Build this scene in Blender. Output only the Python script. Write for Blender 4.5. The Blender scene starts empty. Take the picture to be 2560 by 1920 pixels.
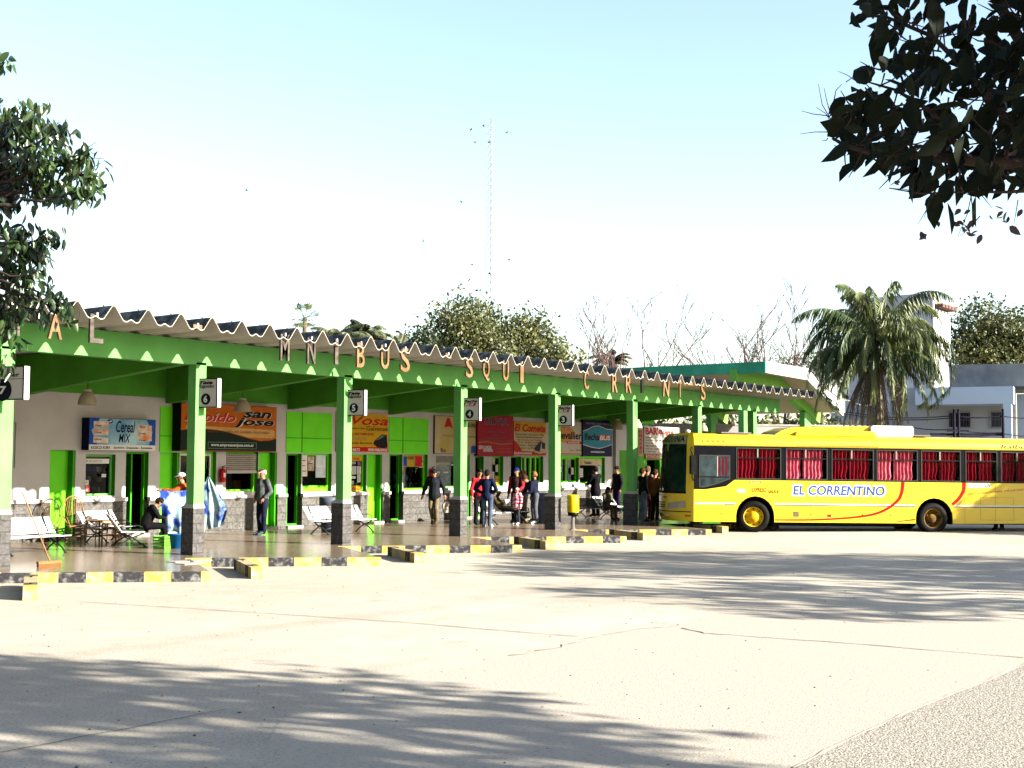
import bpy, bmesh, math, random
import numpy as np
from mathutils import Vector, Matrix, Euler
R_ = math.radians
rng = random.Random(7); nrg = np.random.RandomState(11)
S = bpy.context.scene
COL = S.collection
# ------------------------------------------------------------------ camera
# surveyed camera: looks along the platform, horizon a little below the middle
f_, cz = 3200.0, 2.05
vx, vy, roll = 3598.0, 1169.0, .0045
p0 = np.array([-1280.0, vy+roll*(-vx)-960, f_]); p1 = np.array([vx-1280, vy-960, f_])
up_ = np.cross(p1, p0); up_ /= np.linalg.norm(up_)
if up_[1] > 0: up_ = -up_
Xa = p1/np.linalg.norm(p1); Ya = np.cross(up_, Xa)
RW = np.stack([Xa, Ya, up_]); CAM = np.array([0, 0, cz])
def ray(x, y): return RW @ np.array([x-1280.0, y-960.0, f_])
def onz(x, y, z=0.0): d = ray(x, y); return Vector(CAM+d*((z-cz)/d[2]))
def ony(x, y, Y): d = ray(x, y); return Vector(CAM+d*(Y/d[1]))
def PP(x, y): p = onz(x, y, .16); return p.x, p.y
def far(x, y, D): d = ray(x, y); return Vector(CAM+d*(D/f_))          # point at depth D metres
def proj(p):
    c = RW.T @ (np.array(p, float)-CAM); return 1280+f_*c[0]/c[2], 960+f_*c[1]/c[2], c[2]
cam = bpy.data.cameras.new('camera'); co = bpy.data.objects.new('camera', cam); COL.objects.link(co)
r_, d_, b_ = RW @ np.array([1, 0, 0.]), RW @ np.array([0, -1, 0.]), RW @ np.array([0, 0, -1.])
M4 = Matrix.Identity(4)
for i in range(3): M4[i][0] = r_[i]; M4[i][1] = d_[i]; M4[i][2] = b_[i]; M4[i][3] = CAM[i]
co.matrix_world = M4
cam.sensor_width = 36; cam.lens = 36*f_/2560; cam.clip_start = .1; cam.clip_end = 3000
S.camera = co
# ------------------------------------------------------------------ light
SUN = Vector((.25, -1, .41)).normalized()
w = bpy.data.worlds.new('World'); S.world = w; w.use_nodes = True
nt = w.node_tree; nt.nodes.clear()
sky = nt.nodes.new('ShaderNodeTexSky'); sky.sky_type = 'NISHITA'; sky.sun_disc = False
sky.sun_elevation = math.asin(SUN.z); sky.sun_rotation = math.atan2(SUN.x, SUN.y)
sky.altitude = 50; sky.air_density = 1.0; sky.dust_density = 1.3; sky.ozone_density = .4
bg = nt.nodes.new('ShaderNodeBackground'); bg.inputs[1].default_value = .060
wo = nt.nodes.new('ShaderNodeOutputWorld')
nt.links.new(sky.outputs[0], bg.inputs[0]); nt.links.new(bg.outputs[0], wo.inputs[0])
sl = bpy.data.lights.new('sun', 'SUN'); sl.energy = 5.0; sl.angle = R_(.5); sl.color = (1, .93, .80)
so = bpy.data.objects.new('sun', sl); COL.objects.link(so)
so.rotation_euler = SUN.to_track_quat('Z', 'Y').to_euler(); so.location = (0, -30, 40)
S.view_settings.view_transform = 'Standard'; S.view_settings.look = 'None'
S.view_settings.exposure = 2.75; S.view_settings.gamma = 1
S.render.engine = 'CYCLES'
# ------------------------------------------------------------------ materials
ALB = .47
def mat(name, col, rough=.6, var=.12, sc=6.0, bump=0.0, bsc=40.0, metal=0.0, col2=None, spec=.06, trans=0.0, emit=None, stretch=(1, 1, 1), coat=0.0, thr=(.35, .65)):
    col = tuple(c*ALB for c in col); col2 = tuple(c*ALB for c in col2) if col2 else None
    m = bpy.data.materials.new(name); m.use_nodes = True
    n = m.node_tree.nodes; L = m.node_tree.links; P = n['Principled BSDF']
    P.inputs['Roughness'].default_value = rough; P.inputs['Metallic'].default_value = metal
    P.inputs['Specular IOR Level'].default_value = spec; P.inputs['Coat Weight'].default_value = coat
    tc = n.new('ShaderNodeTexCoord'); mp = n.new('ShaderNodeMapping'); mp.inputs['Scale'].default_value = stretch
    L.new(tc.outputs['Object'], mp.inputs[0])
    nz = n.new('ShaderNodeTexNoise'); nz.inputs['Scale'].default_value = sc; nz.inputs['Detail'].default_value = 5
    L.new(mp.outputs[0], nz.inputs['Vector'])
    rp = n.new('ShaderNodeValToRGB'); rp.color_ramp.elements[0].position = thr[0]; rp.color_ramp.elements[1].position = thr[1]
    a = tuple(max(0, c*(1-var)) for c in col)+(1,); b = tuple(min(1, c*(1+var)) for c in col)+(1,)
    if col2: a, b = tuple(col)+(1,), tuple(col2)+(1,)
    rp.color_ramp.elements[0].color = a; rp.color_ramp.elements[1].color = b
    L.new(nz.outputs[0], rp.inputs[0]); L.new(rp.outputs[0], P.inputs['Base Color'])
    if bump:
        n2 = n.new('ShaderNodeTexNoise'); n2.inputs['Scale'].default_value = bsc; n2.inputs['Detail'].default_value = 6
        L.new(mp.outputs[0], n2.inputs['Vector'])
        bp = n.new('ShaderNodeBump'); bp.inputs['Strength'].default_value = bump; bp.inputs['Distance'].default_value = .02
        L.new(n2.outputs[0], bp.inputs['Height']); L.new(bp.outputs[0], P.inputs['Normal'])
    if emit: P.inputs['Emission Color'].default_value = tuple(emit[:3])+(1,); P.inputs['Emission Strength'].default_value = emit[3]
    m['P'] = 1
    return m
def brickmat(name, c1, c2, mort, bw, bh, bump=.6, rough=.8, ms=.012, spec=.3, plane='xz', nvar=.35):
    m = bpy.data.materials.new(name); m.use_nodes = True
    n = m.node_tree.nodes; L = m.node_tree.links; P = n['Principled BSDF']
    P.inputs['Roughness'].default_value = rough; P.inputs['Specular IOR Level'].default_value = spec
    tc = n.new('ShaderNodeTexCoord'); sp = n.new('ShaderNodeSeparateXYZ'); cb = n.new('ShaderNodeCombineXYZ')
    L.new(tc.outputs['Object'], sp.inputs[0])
    if plane == 'xz':
        ad = n.new('ShaderNodeMath'); ad.operation = 'ADD'; L.new(sp.outputs[0], ad.inputs[0]); L.new(sp.outputs[1], ad.inputs[1])
        L.new(ad.outputs[0], cb.inputs[0]); L.new(sp.outputs[2], cb.inputs[1])
    else:
        L.new(sp.outputs[0], cb.inputs[0]); L.new(sp.outputs[1], cb.inputs[1])
    bk = n.new('ShaderNodeTexBrick'); bk.inputs['Scale'].default_value = 1
    bk.inputs['Brick Width'].default_value = bw; bk.inputs['Row Height'].default_value = bh
    bk.inputs['Mortar Size'].default_value = ms; bk.inputs['Mortar Smooth'].default_value = .3
    bk.inputs['Color1'].default_value = tuple(c1)+(1,); bk.inputs['Color2'].default_value = tuple(c2)+(1,); bk.inputs['Mortar'].default_value = tuple(mort)+(1,)
    L.new(cb.outputs[0], bk.inputs['Vector'])
    nz = n.new('ShaderNodeTexNoise'); nz.inputs['Scale'].default_value = 14; nz.inputs['Detail'].default_value = 8
    L.new(tc.outputs['Object'], nz.inputs['Vector'])
    mr = n.new('ShaderNodeMapRange'); mr.inputs[1].default_value = .3; mr.inputs[2].default_value = .7; mr.inputs[3].default_value = 1-nvar; mr.inputs[4].default_value = 1+nvar
    L.new(nz.outputs[0], mr.inputs[0])
    mx = n.new('ShaderNodeMix'); mx.data_type = 'RGBA'; mx.blend_type = 'MULTIPLY'; mx.inputs[0].default_value = 1
    L.new(bk.outputs[0], mx.inputs[6]); L.new(mr.outputs[0], mx.inputs[7]); L.new(mx.outputs[2], P.inputs['Base Color'])
    if bump:
        b1 = n.new('ShaderNodeBump'); b1.inputs['Strength'].default_value = bump; b1.inputs['Distance'].default_value = .03
        a2 = n.new('ShaderNodeMath'); a2.operation = 'SUBTRACT'; L.new(nz.outputs[0], a2.inputs[0]); L.new(bk.outputs[1], a2.inputs[1])
        L.new(a2.outputs[0], b1.inputs['Height']); L.new(b1.outputs[0], P.inputs['Normal'])
    return m
def glassmat(name, tint, tr=.25, rough=.03):
    m = bpy.data.materials.new(name); m.use_nodes = True
    n = m.node_tree.nodes; L = m.node_tree.links; n.clear()
    o = n.new('ShaderNodeOutputMaterial'); mx = n.new('ShaderNodeMixShader'); t = n.new('ShaderNodeBsdfTransparent'); g = n.new('ShaderNodeBsdfGlossy')
    t.inputs[0].default_value = tuple(tint)+(1,); g.inputs['Roughness'].default_value = rough
    fr = n.new('ShaderNodeLayerWeight'); fr.inputs[0].default_value = .25
    mr = n.new('ShaderNodeMapRange'); mr.inputs[3].default_value = .0; mr.inputs[4].default_value = tr
    L.new(fr.outputs['Fresnel'], mr.inputs[0]); L.new(mr.outputs[0], mx.inputs[0]); L.new(t.outputs[0], mx.inputs[1]); L.new(g.outputs[0], mx.inputs[2]); L.new(mx.outputs[0], o.inputs[0])
    return m
def leafmat(name, c1, c2, sc=1.2, tl=.25, rough=.5, spec=.35):
    m = mat(name, c1, rough, col2=c2, sc=sc, spec=spec, thr=(.38, .62))
    n = m.node_tree.nodes; L = m.node_tree.links; P = n['Principled BSDF']; o = n['Material Output']
    rp = [x for x in n if x.type == 'VALTORGB'][0]
    mx = n.new('ShaderNodeMixShader'); mx.inputs[0].default_value = tl; t = n.new('ShaderNodeBsdfTranslucent')
    L.new(rp.outputs[0], t.inputs[0]); L.new(P.outputs[0], mx.inputs[1]); L.new(t.outputs[0], mx.inputs[2]); L.new(mx.outputs[0], o.inputs[0])
    return m
G = {}
def C(name, col, rough=.55, **k):
    if name not in G: G[name] = mat(name, col, rough, **k)
    return G[name]
# paints
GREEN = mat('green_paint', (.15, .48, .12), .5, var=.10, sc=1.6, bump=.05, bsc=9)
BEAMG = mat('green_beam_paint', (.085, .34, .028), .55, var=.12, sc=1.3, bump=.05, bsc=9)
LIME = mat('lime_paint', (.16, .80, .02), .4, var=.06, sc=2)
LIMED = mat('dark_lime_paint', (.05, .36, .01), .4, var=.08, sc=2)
WHITE = mat('white_wall', (.54, .53, .535), .8, var=.07, sc=1.1, bump=.12, bsc=14)
PILA = mat('white_trim', (.50, .48, .48), .7, var=.05, sc=2)
SHEET = mat('cement_sheet', (.68, .62, .55), .85, var=.14, sc=.9, bump=.08, bsc=22)
SHTOP = mat('weathered_sheet_top', (.035, .045, .05), .95, col2=(.16, .18, .19), sc=6, bump=.3, bsc=30, thr=(.45, .75))
STONE = brickmat('stone_cladding', (.036, .034, .031), (.048, .045, .042), (.036, .034, .032), .62, .20, bump=.9, nvar=.55)
STONEC = brickmat('column_stone', (.030, .028, .028), (.038, .036, .035), (.024, .023, .023), .40, .20, bump=.9, nvar=.5)
STONED = brickmat('dark_stone', (.03, .03, .035), (.04, .04, .045), (.015, .015, .015), .35, .2, bump=.7, nvar=.4)
FLOORM = brickmat('platform_tiles', (.115, .086, .060), (.145, .11, .08), (.03, .02, .015), .8, .8, bump=.05, rough=.2, ms=.008, spec=.8, plane='xy', nvar=.35)
YEL = mat('kerb_yellow', (.60, .42, .09), .85, col2=(.46, .42, .33), sc=7, bump=.5, bsc=30, thr=(.42, .68))
BLK = mat('kerb_black', (.045, .045, .05), .85, col2=(.34, .34, .33), sc=10, bump=.5, bsc=30, thr=(.48, .74))
CONC = mat('bare_concrete', (.40, .37, .33), .9, var=.2, sc=3, bump=.4, bsc=25)
DARK = mat('dark_interior', (.006, .006, .006), .8, var=.3, sc=3)  # near black stands in for the shade of unlit insides
TAN = mat('brown_interior', (.16, .12, .08), .8, var=.15)
BLACK = mat('black_metal', (.004, .004, .005), .4, var=.2)
WSLAT = mat('white_slat', (.78, .78, .80), .45, var=.04)
IRON = mat('cast_iron', (.02, .035, .025), .45, var=.2)
GLASS = glassmat('window_glass', (.55, .6, .6)); TGLASS = glassmat('tinted_glass', (.84, .78, .80), .10)
# ------------------------------------------------------------------ mesh helpers
class MB:
    def __init__(s): s.v = []; s.f = []; s.m = []; s.mats = []; s.sm = []
    def mi(s, m):
        if m not in s.mats: s.mats.append(m)
        return s.mats.index(m)
    def add(s, vs, fs, m=None, sm=False):
        k = len(s.v); s.v += [tuple(v) for v in vs]; s.f += [tuple(i+k for i in f) for f in fs]
        i = s.mi(m) if m else 0; s.m += [i]*len(fs); s.sm += [sm]*len(fs); return s
    def box(s, x0, x1, y0, y1, z0, z1, m=None, b=0.0):
        if b > 0:                                   # bevelled box: chamfer the vertical profile
            b = min(b, (x1-x0)*.45, (z1-z0)*.45, (y1-y0)*.45)
            P = [(x0+b, z0), (x1-b, z0), (x1, z0+b), (x1, z1-b), (x1-b, z1), (x0+b, z1), (x0, z1-b), (x0, z0+b)]
            return s.prism_y(P, y0, y1, m)
        v = [(x0, y0, z0), (x1, y0, z0), (x1, y1, z0), (x0, y1, z0), (x0, y0, z1), (x1, y0, z1), (x1, y1, z1), (x0, y1, z1)]
        return s.add(v, [(0, 3, 2, 1), (4, 5, 6, 7), (0, 1, 5, 4), (1, 2, 6, 5), (2, 3, 7, 6), (3, 0, 4, 7)], m)
    def prism_y(s, P, y0, y1, m=None, sm=False):    # polygon in x-z extruded along y
        n = len(P); v = [(x, y0, z) for x, z in P]+[(x, y1, z) for x, z in P]
        s.add(v, [tuple(range(n)), tuple(range(2*n-1, n-1, -1))], m)
        return s.add(v, [(i, i+n, (i+1) % n+n, (i+1) % n) for i in range(n)], m, sm)
    def prism_z(s, P, z0, z1, m=None):
        n = len(P); v = [(x, y, z0) for x, y in P]+[(x, y, z1) for x, y in P]
        return s.add(v, [tuple(range(n-1, -1, -1)), tuple(range(n, 2*n))]+[(i, (i+1) % n, (i+1) % n+n, i+n) for i in range(n)], m)
    def tube(s, pts, rad, n=8, m=None, cap=True, sm=True):
        pts = [Vector(p) for p in pts]; rad = rad if hasattr(rad, '__len__') else [rad]*len(pts)
        vs = []; fs = []
        for i, p in enumerate(pts):
            t = (pts[min(i+1, len(pts)-1)]-pts[max(i-1, 0)]);
            if t.length < 1e-9: t = Vector((0, 0, 1))
            t.normalize(); a = t.orthogonal().normalized() if i == 0 else (pa-t*pa.dot(t)).normalized()
            pa = a; b = t.cross(a)
            for k in range(n):
                q = 2*math.pi*k/n; vs.append(p+(a*math.cos(q)+b*math.sin(q))*rad[i])
        for i in range(len(pts)-1):
            for k in range(n): fs.append((i*n+k, i*n+(k+1) % n, (i+1)*n+(k+1) % n, (i+1)*n+k))
        if cap: s.add(vs, fs, m, sm); return s.add(vs, [tuple(range(n-1, -1, -1)), tuple(range((len(pts)-1)*n, len(pts)*n))], m)
        return s.add(vs, fs, m, sm)
    def ball(s, c, r, m=None, nu=12, nv=8, top=None):
        rx, ry, rz = r if hasattr(r, '__len__') else (r, r, r); vs = []; fs = []
        for j in range(nv+1):
            a = math.pi*j/nv
            for i in range(nu): b = 2*math.pi*i/nu; vs.append((c[0]+rx*math.sin(a)*math.cos(b), c[1]+ry*math.sin(a)*math.sin(b), c[2]+rz*math.cos(a)))
        for j in range(nv):
            for i in range(nu): fs.append((j*nu+i, (j+1)*nu+i, (j+1)*nu+(i+1) % nu, j*nu+(i+1) % nu))
        return s.add(vs, fs, m, True)
    def lathe(s, prof, c=(0, 0, 0), n=20, m=None, axis='z', sm=True):   # prof: list of (r, h)
        vs = []; fs = []
        for r, h in prof:
            for k in range(n):
                q = 2*math.pi*k/n; a, b = r*math.cos(q), r*math.sin(q)
                vs.append((c[0]+a, c[1]+b, c[2]+h) if axis == 'z' else (c[0]+a, c[1]+h, c[2]+b) if axis == 'y' else (c[0]+h, c[1]+a, c[2]+b))
        for j in range(len(prof)-1):
            for k in range(n): fs.append((j*n+k, j*n+(k+1) % n, (j+1)*n+(k+1) % n, (j+1)*n+k))
        return s.add(vs, fs, m, sm)
    def quad(s, a, b, c, d, m=None): return s.add([a, b, c, d], [(0, 1, 2, 3)], m)
    def build(s, name, m=None, parent=None, smooth=None, loc=None, fix=True):
        me = bpy.data.meshes.new(name); me.from_pydata([tuple(v) for v in s.v], [], s.f)
        if m is not None and not s.mats: me.materials.append(m)
        for x in s.mats: me.materials.append(x)
        if s.mats: me.polygons.foreach_set('material_index', s.m)
        me.polygons.foreach_set('use_smooth', s.sm if smooth is None else [smooth]*len(s.f))
        if fix:
            bm = bmesh.new(); bm.from_mesh(me); bmesh.ops.recalc_face_normals(bm, faces=bm.faces); bm.to_mesh(me); bm.free()
        me.update(); return link(name, me, parent, loc)
def link(name, me, parent=None, loc=None):
    o = bpy.data.objects.new(name, me); COL.objects.link(o)
    if parent is not None: o.parent = parent
    if loc is not None: o.location = loc
    return o
def tag(o, label, cat, group=None, kind=None):
    if kind: o['kind'] = kind
    if label: o['label'] = label
    if cat: o['category'] = cat
    if group: o['group'] = group
    return o
def empty(name, loc, rz=0, label=None, cat=None, group=None):
    o = bpy.data.objects.new(name, None); COL.objects.link(o); o.location = loc; o.rotation_euler = (0, 0, rz); o.empty_display_size = .2
    return tag(o, label, cat, group)
def struct(o): o['kind'] = 'structure'; return o
def copytree(o, parent=None):
    c = o.copy(); COL.objects.link(c); c.parent = parent
    for ch in list(o.children): copytree(ch, c)
    return c
def textverts(s, size=1.0, shear=0.0, bold=0.0, spacing=1.0):
    cu = bpy.data.curves.new('t', 'FONT'); cu.body = s; cu.size = size; cu.shear = shear; cu.offset = bold; cu.space_character = spacing
    cu.resolution_u = 3; o = bpy.data.objects.new('t', cu); COL.objects.link(o)
    dg = bpy.context.evaluated_depsgraph_get(); me = bpy.data.meshes.new_from_object(o.evaluated_get(dg))
    vs = [v.co.copy() for v in me.vertices]; fs = [tuple(p.vertices) for p in me.polygons]
    bpy.data.objects.remove(o); bpy.data.curves.remove(cu); bpy.data.meshes.remove(me)
    x0 = min(v.x for v in vs); x1 = max(v.x for v in vs); y0 = min(v.y for v in vs); y1 = max(v.y for v in vs)
    return [((v.x-x0)/(x1-x0), (v.y-y0)/(y1-y0)) for v in vs], fs
def text(s, x0, x1, z0, z1, y, m, parent=None, name='lettering', shear=0.0, bold=0.02, th=.004, fn=None, mb=None):
    """letters filling the rectangle x0..x1, z0..z1 on the plane y, readable from -y"""
    uv, fs = textverts(s, 1, shear, bold)
    f = fn or (lambda u, v: (x0+(x1-x0)*u, y, z0+(z1-z0)*v))
    vs = [f(u, v) for u, v in uv]
    mb_ = mb or MB()
    if th: vb = [(p[0], p[1]-th, p[2]) for p in vs]
    else: vb = vs
    mb_.add(vb, fs, m)
    if mb: return mb
    return mb_.build(name, m, parent, fix=False)
# ------------------------------------------------------------------ ground
PZ = .16
YW = 26.95; YC = 20.55
def ground_mat():
    m = bpy.data.materials.new('yard_concrete'); m.use_nodes = True
    n = m.node_tree.nodes; L = m.node_tree.links; P = n['Principled BSDF']; P.inputs['Roughness'].default_value = .85; P.inputs['Specular IOR Level'].default_value = .2
    tc = n.new('ShaderNodeTexCoord')
    def noise(sc, det=6, rough=.6, st=None):
        z = n.new('ShaderNodeTexNoise'); z.inputs['Scale'].default_value = sc; z.inputs['Detail'].default_value = det; z.inputs['Roughness'].default_value = rough
        if st: q = n.new('ShaderNodeMapping'); q.inputs['Scale'].default_value = st; q.inputs['Rotation'].default_value = (0, 0, .85); L.new(tc.outputs['Object'], q.inputs[0]); L.new(q.outputs[0], z.inputs['Vector'])
        else: L.new(tc.outputs['Object'], z.inputs['Vector'])
        return z
    def mrange(z, a, b, c, d):
        r = n.new('ShaderNodeMapRange'); r.inputs[1].default_value = a; r.inputs[2].default_value = b; r.inputs[3].default_value = c; r.inputs[4].default_value = d; L.new(z.outputs[0], r.inputs[0]); return r
    def mul(a, b):
        q = n.new('ShaderNodeMath'); q.operation = 'MULTIPLY'; L.new(a.outputs[0], q.inputs[0]); L.new(b.outputs[0], q.inputs[1]); return q
    a, b, c, d, e, g = noise(.16), noise(1.7), noise(38, 4, .7), noise(.5, 4, .5, (.12, 1.6, 1)), noise(7, 5, .65), noise(.8, 3)
    r1 = n.new('ShaderNodeValToRGB'); q = r1.color_ramp.elements; q[0].position = .3; q[0].color = (.235, .208, .170, 1); q[1].position = .7; q[1].color = (.30, .275, .228, 1)
    L.new(a.outputs[0], r1.inputs[0])
    t = mul(mul(mul(mrange(b, .3, .7, .88, 1.08), mrange(c, .36, .52, .62, 1.03)), mrange(d, .56, .72, 1.0, .84)), mul(mrange(e, .62, .72, 1.0, .72), mrange(g, .66, .74, 1.0, .80)))
    mx = n.new('ShaderNodeMix'); mx.data_type = 'RGBA'; mx.blend_type = 'MULTIPLY'; mx.inputs[0].default_value = 1
    L.new(r1.outputs[0], mx.inputs[6]); L.new(t.outputs[0], mx.inputs[7]); L.new(mx.outputs[2], P.inputs['Base Color'])
    bp = n.new('ShaderNodeBump'); bp.inputs['Strength'].default_value = .4; bp.inputs['Distance'].default_value = .012
    L.new(c.outputs[0], bp.inputs['Height']); L.new(bp.outputs[0], P.inputs['Normal'])
    return m
GM = ground_mat()
mb = MB(); gs = 1200; mb.quad((-gs, -gs, 0), (gs, -gs, 0), (gs, gs, 0), (-gs, gs, 0)); struct(mb.build('ground', GM))
ROUGH = mat('rough_asphalt', (.24, .222, .195), .9, col2=(.52, .48, .415), sc=34, bump=.9, bsc=60, thr=(.38, .56))
WORN = mat('worn_aggregate', (.40, .355, .30), .9, col2=(.54, .49, .415), sc=30, bump=.35, bsc=60, thr=(.30, .50))
def gpoly(name, pts, z, m, jit=0.0):
    P = []
    for i, (x, y) in enumerate(pts):
        q = onz(x, y, 0); P.append((q.x, q.y))
    mb = MB(); mb.add([(x, y, z) for x, y in P], [tuple(range(len(P)))]); return struct(mb.build(name, m))
def seam(name, pts, wd, z, m, jit=.015):
    P = [onz(x, y, 0) for x, y in pts]; Q = []
    for a, b in zip(P[:-1], P[1:]):
        n = max(2, int((b-a).length/.18))
        for i in range(n): Q.append(a.lerp(b, i/n))
    Q.append(P[-1]); mb = MB(); vs = []
    for i, p in enumerate(Q):
        t = (Q[min(i+1, len(Q)-1)]-Q[max(0, i-1)]).normalized(); s = Vector((-t.y, t.x, 0))
        c = p+s*rng.uniform(-jit, jit); ww = wd*rng.uniform(.5, 1.3)
        vs += [(c.x+s.x*ww/2, c.y+s.y*ww/2, z), (c.x-s.x*ww/2, c.y-s.y*ww/2, z)]
    mb.add(vs, [(2*i, 2*i+1, 2*i+3, 2*i+2) for i in range(len(Q)-1)]); return struct(mb.build(name, m))
CRACK = mat('joint_dirt', (.12, .10, .075), .95, var=.4, sc=8)
LCRK = mat('joint_edge', (.52, .48, .42), .9, var=.15, sc=8)
gpoly('asphalt_patch', [(1990, 1921), (2119, 1852), (2298, 1770), (2455, 1709), (2570, 1659), (2900, 1680), (2900, 2100), (1700, 2100)], .004, ROUGH)
wp = [(1280, 1640), (1400, 1618), (1500, 1588), (1600, 1572), (1700, 1566), (1790, 1532), (1905, 1512), (2200, 1530), (2600, 1560), (2600, 1646), (2455, 1708), (2298, 1769), (2119, 1851), (1985, 1919), (1500, 1990), (600, 1990), (700, 1800), (850, 1760), (1040, 1700)]
gpoly('worn_patch', wp, .003, WORN)
seam('pavement_joint', [(202, 1505), (600, 1530), (1000, 1556), (1250, 1577), (1448, 1592)], .022, .008, CRACK)
seam('pavement_joint', [(1705, 1571), (1745, 1580), (1760, 1584), (2100, 1608), (2560, 1645)], .025, .008, CRACK, .02)
seam('pavement_joint', [(1985, 1922), (2119, 1852), (2298, 1770), (2455, 1709), (2570, 1659)], .035, .010, LCRK, .008)
seam('pavement_joint', [(0, 1884), (200, 1845), (405, 1806), (560, 1775)], .012, .008, CRACK)
seam('pavement_joint', [(1280, 1640), (1400, 1618), (1500, 1588), (1600, 1572), (1700, 1566)], .035, .009, LCRK, .05)
# platform
TX = [1.3, 5.9, 10.4, 14.95, 19.35, 24.2, 28.9, 33.7, 38.4, 43.1, 47.8]
YT = 17.2; A_ = Vector((.56, .83)).normalized(); B_ = Vector((-.70, .715)).normalized()
def corner(a, b):
    # inner corner between tip a and tip b
    t = (b-a)/(A_.x - B_.x*A_.y/B_.y); return (a+A_.x*t, YT+A_.y*t)
edge = []
for i, x in enumerate(TX):
    if i: edge.append(corner(TX[i-1], x))
    edge.append((x, YT))
mb = MB(); mb.prism_z([(-6, YT)]+edge+[(75, YT), (75, 32), (-6, 32)], -.05, PZ); struct(mb.build('platform', FLOORM))
for i in range(1, len(TX)-1):
    c = Vector(corner(TX[i-1], TX[i])); t = Vector((TX[i], YT)); d = (t-c); L0 = d.length; d.normalize(); nrm = Vector((d.y, -d.x))
    if nrm.y > 0: nrm = -nrm
    mb = MB(); k = 0; s = -.1; n0 = max(4, round(L0/.5))
    while s < L0-.02:
        e = min(L0, s+L0/n0*rng.uniform(.92, 1.08));
        if L0-e < .15: e = L0
        a = c+d*s; b = c+d*(e-.004)
        q = [a+nrm*.03, b+nrm*.03, b-nrm*.14, a-nrm*.14]; hz = PZ+.006+rng.uniform(-.004, .004)
        mb.prism_z([(p.x, p.y) for p in q], .0, hz, (YEL, BLK)[k % 2]); s = e; k += 1
    struct(mb.build('kerb'))
# broken tiles near the kerb
mb = MB()
for x, y in [(455, 1404), (478, 1409), (500, 1402)]:
    p = onz(x, y, PZ); mb.box(p.x-.25, p.x+.2, p.y-.12, p.y+.15, PZ, PZ+.012)
struct(mb.build('platform_repair', CONC))
# wheel stops
WSG = 'concrete wheel stops in the bus bays'
for i, (x, y) in enumerate([(11.35, 16.85), (15.86, 16.88), (20.44, 17.0), (25.5, 17.2), (30.2, 17.25), (34.9, 17.25)]):
    a = A_; n = Vector((a.y, -a.x)); LL = 2.2; P0 = Vector((x, y))
    lab = ['nearest wheel stop at the left edge below the number 7 bay sign', 'striped concrete wheel stop between the two leftmost kerbs before the column of bay 6', 'striped concrete wheel stop in front of the column of bay 5',
           'striped concrete wheel stop in front of the column of bay 4', 'striped concrete wheel stop in front of the column of bay 3', 'short concrete wheel stop just ahead of the bus front wheel'][i]
    e = empty('wheel_stop', (x, y, 0), math.atan2(a.y, a.x), lab, 'wheel stop', WSG)
    mb = MB(); seg = 6
    for k in range(seg): mb.box(k*LL/seg+.001, (k+1)*LL/seg-.001, 0, .20, 0, .20, YEL if k % 2 == 0 else (BLK if k != 3 else CONC), b=.0)
    mb.build('block', None, e)
    mb = MB(); mb.tube([(.5, .10, .195), (.5, .10, .215)], .02, 8); mb.tube([(1.7, .10, .195), (1.7, .10, .215)], .02, 8); mb.build('anchor_bolt', BLACK, e)
# ------------------------------------------------------------------ bus station building
ST = empty('bus_station', (30, YW, 0), 0, 'long low green and white bus station with wavy cement roof over the platform', 'building')
ST.location = (0, 0, 0)
XE = ony(1533, 1180, YW).x            # right end of the ticket offices
X0, X1 = 8.0, XE
def WX(px, py=1180, Y=YW): return ony(px, py, Y).x
def WZ(px, py, Y=YW): return ony(px, py, Y).z
ZT = 3.72
# (px0, px1, top py, bottom py or None for the floor, kind)
OPEN = [
 (124, 188, 1125, None, 'door'), (214, 288, 1136, 1240, 'kiosk'), (314.5, 371, 1130, None, 'dark'),
 (399, 448, 1131, None, 'door'), (451, 540, 1129, 1229, 'win'), (565, 645, 1130, 1229, 'shutter'), (647.5, 692, 1131, None, 'door'),
 (715, 753.5, 1134, None, 'dark'), (756, 829, 1134, 1229, 'win'), (862, 916, 1136, 1229, 'win'), (918, 955, 1136, None, 'door'),
 (973, 1006, 1136, None, 'dark'), (1008, 1069, 1136, 1225, 'win'), (1090, 1148, 1140, 1220, 'steelwin'), (1160, 1174, 1138, None, 'door'),
 (1188, 1209, 1141, None, 'teal'), (1229, 1258, 1141, 1215, 'teal2'), (1277, 1303, 1141, None, 'dark'), (1305, 1358, 1141, 1206, 'win3'),
 (1395, 1447, 1144, 1206, 'win2'), (1449, 1512, 1144, 1209, 'ticket')]
zs = 1.145
holes = []
for a, b, t, bt, k in OPEN:
    xm = (a+b)/2; z1 = WZ(xm, t); z0 = PZ if bt is None else max(zs, WZ(xm, bt))
    holes.append((WX(a), WX(b), z0+(.07 if bt is None else 0), z1, k))
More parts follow.
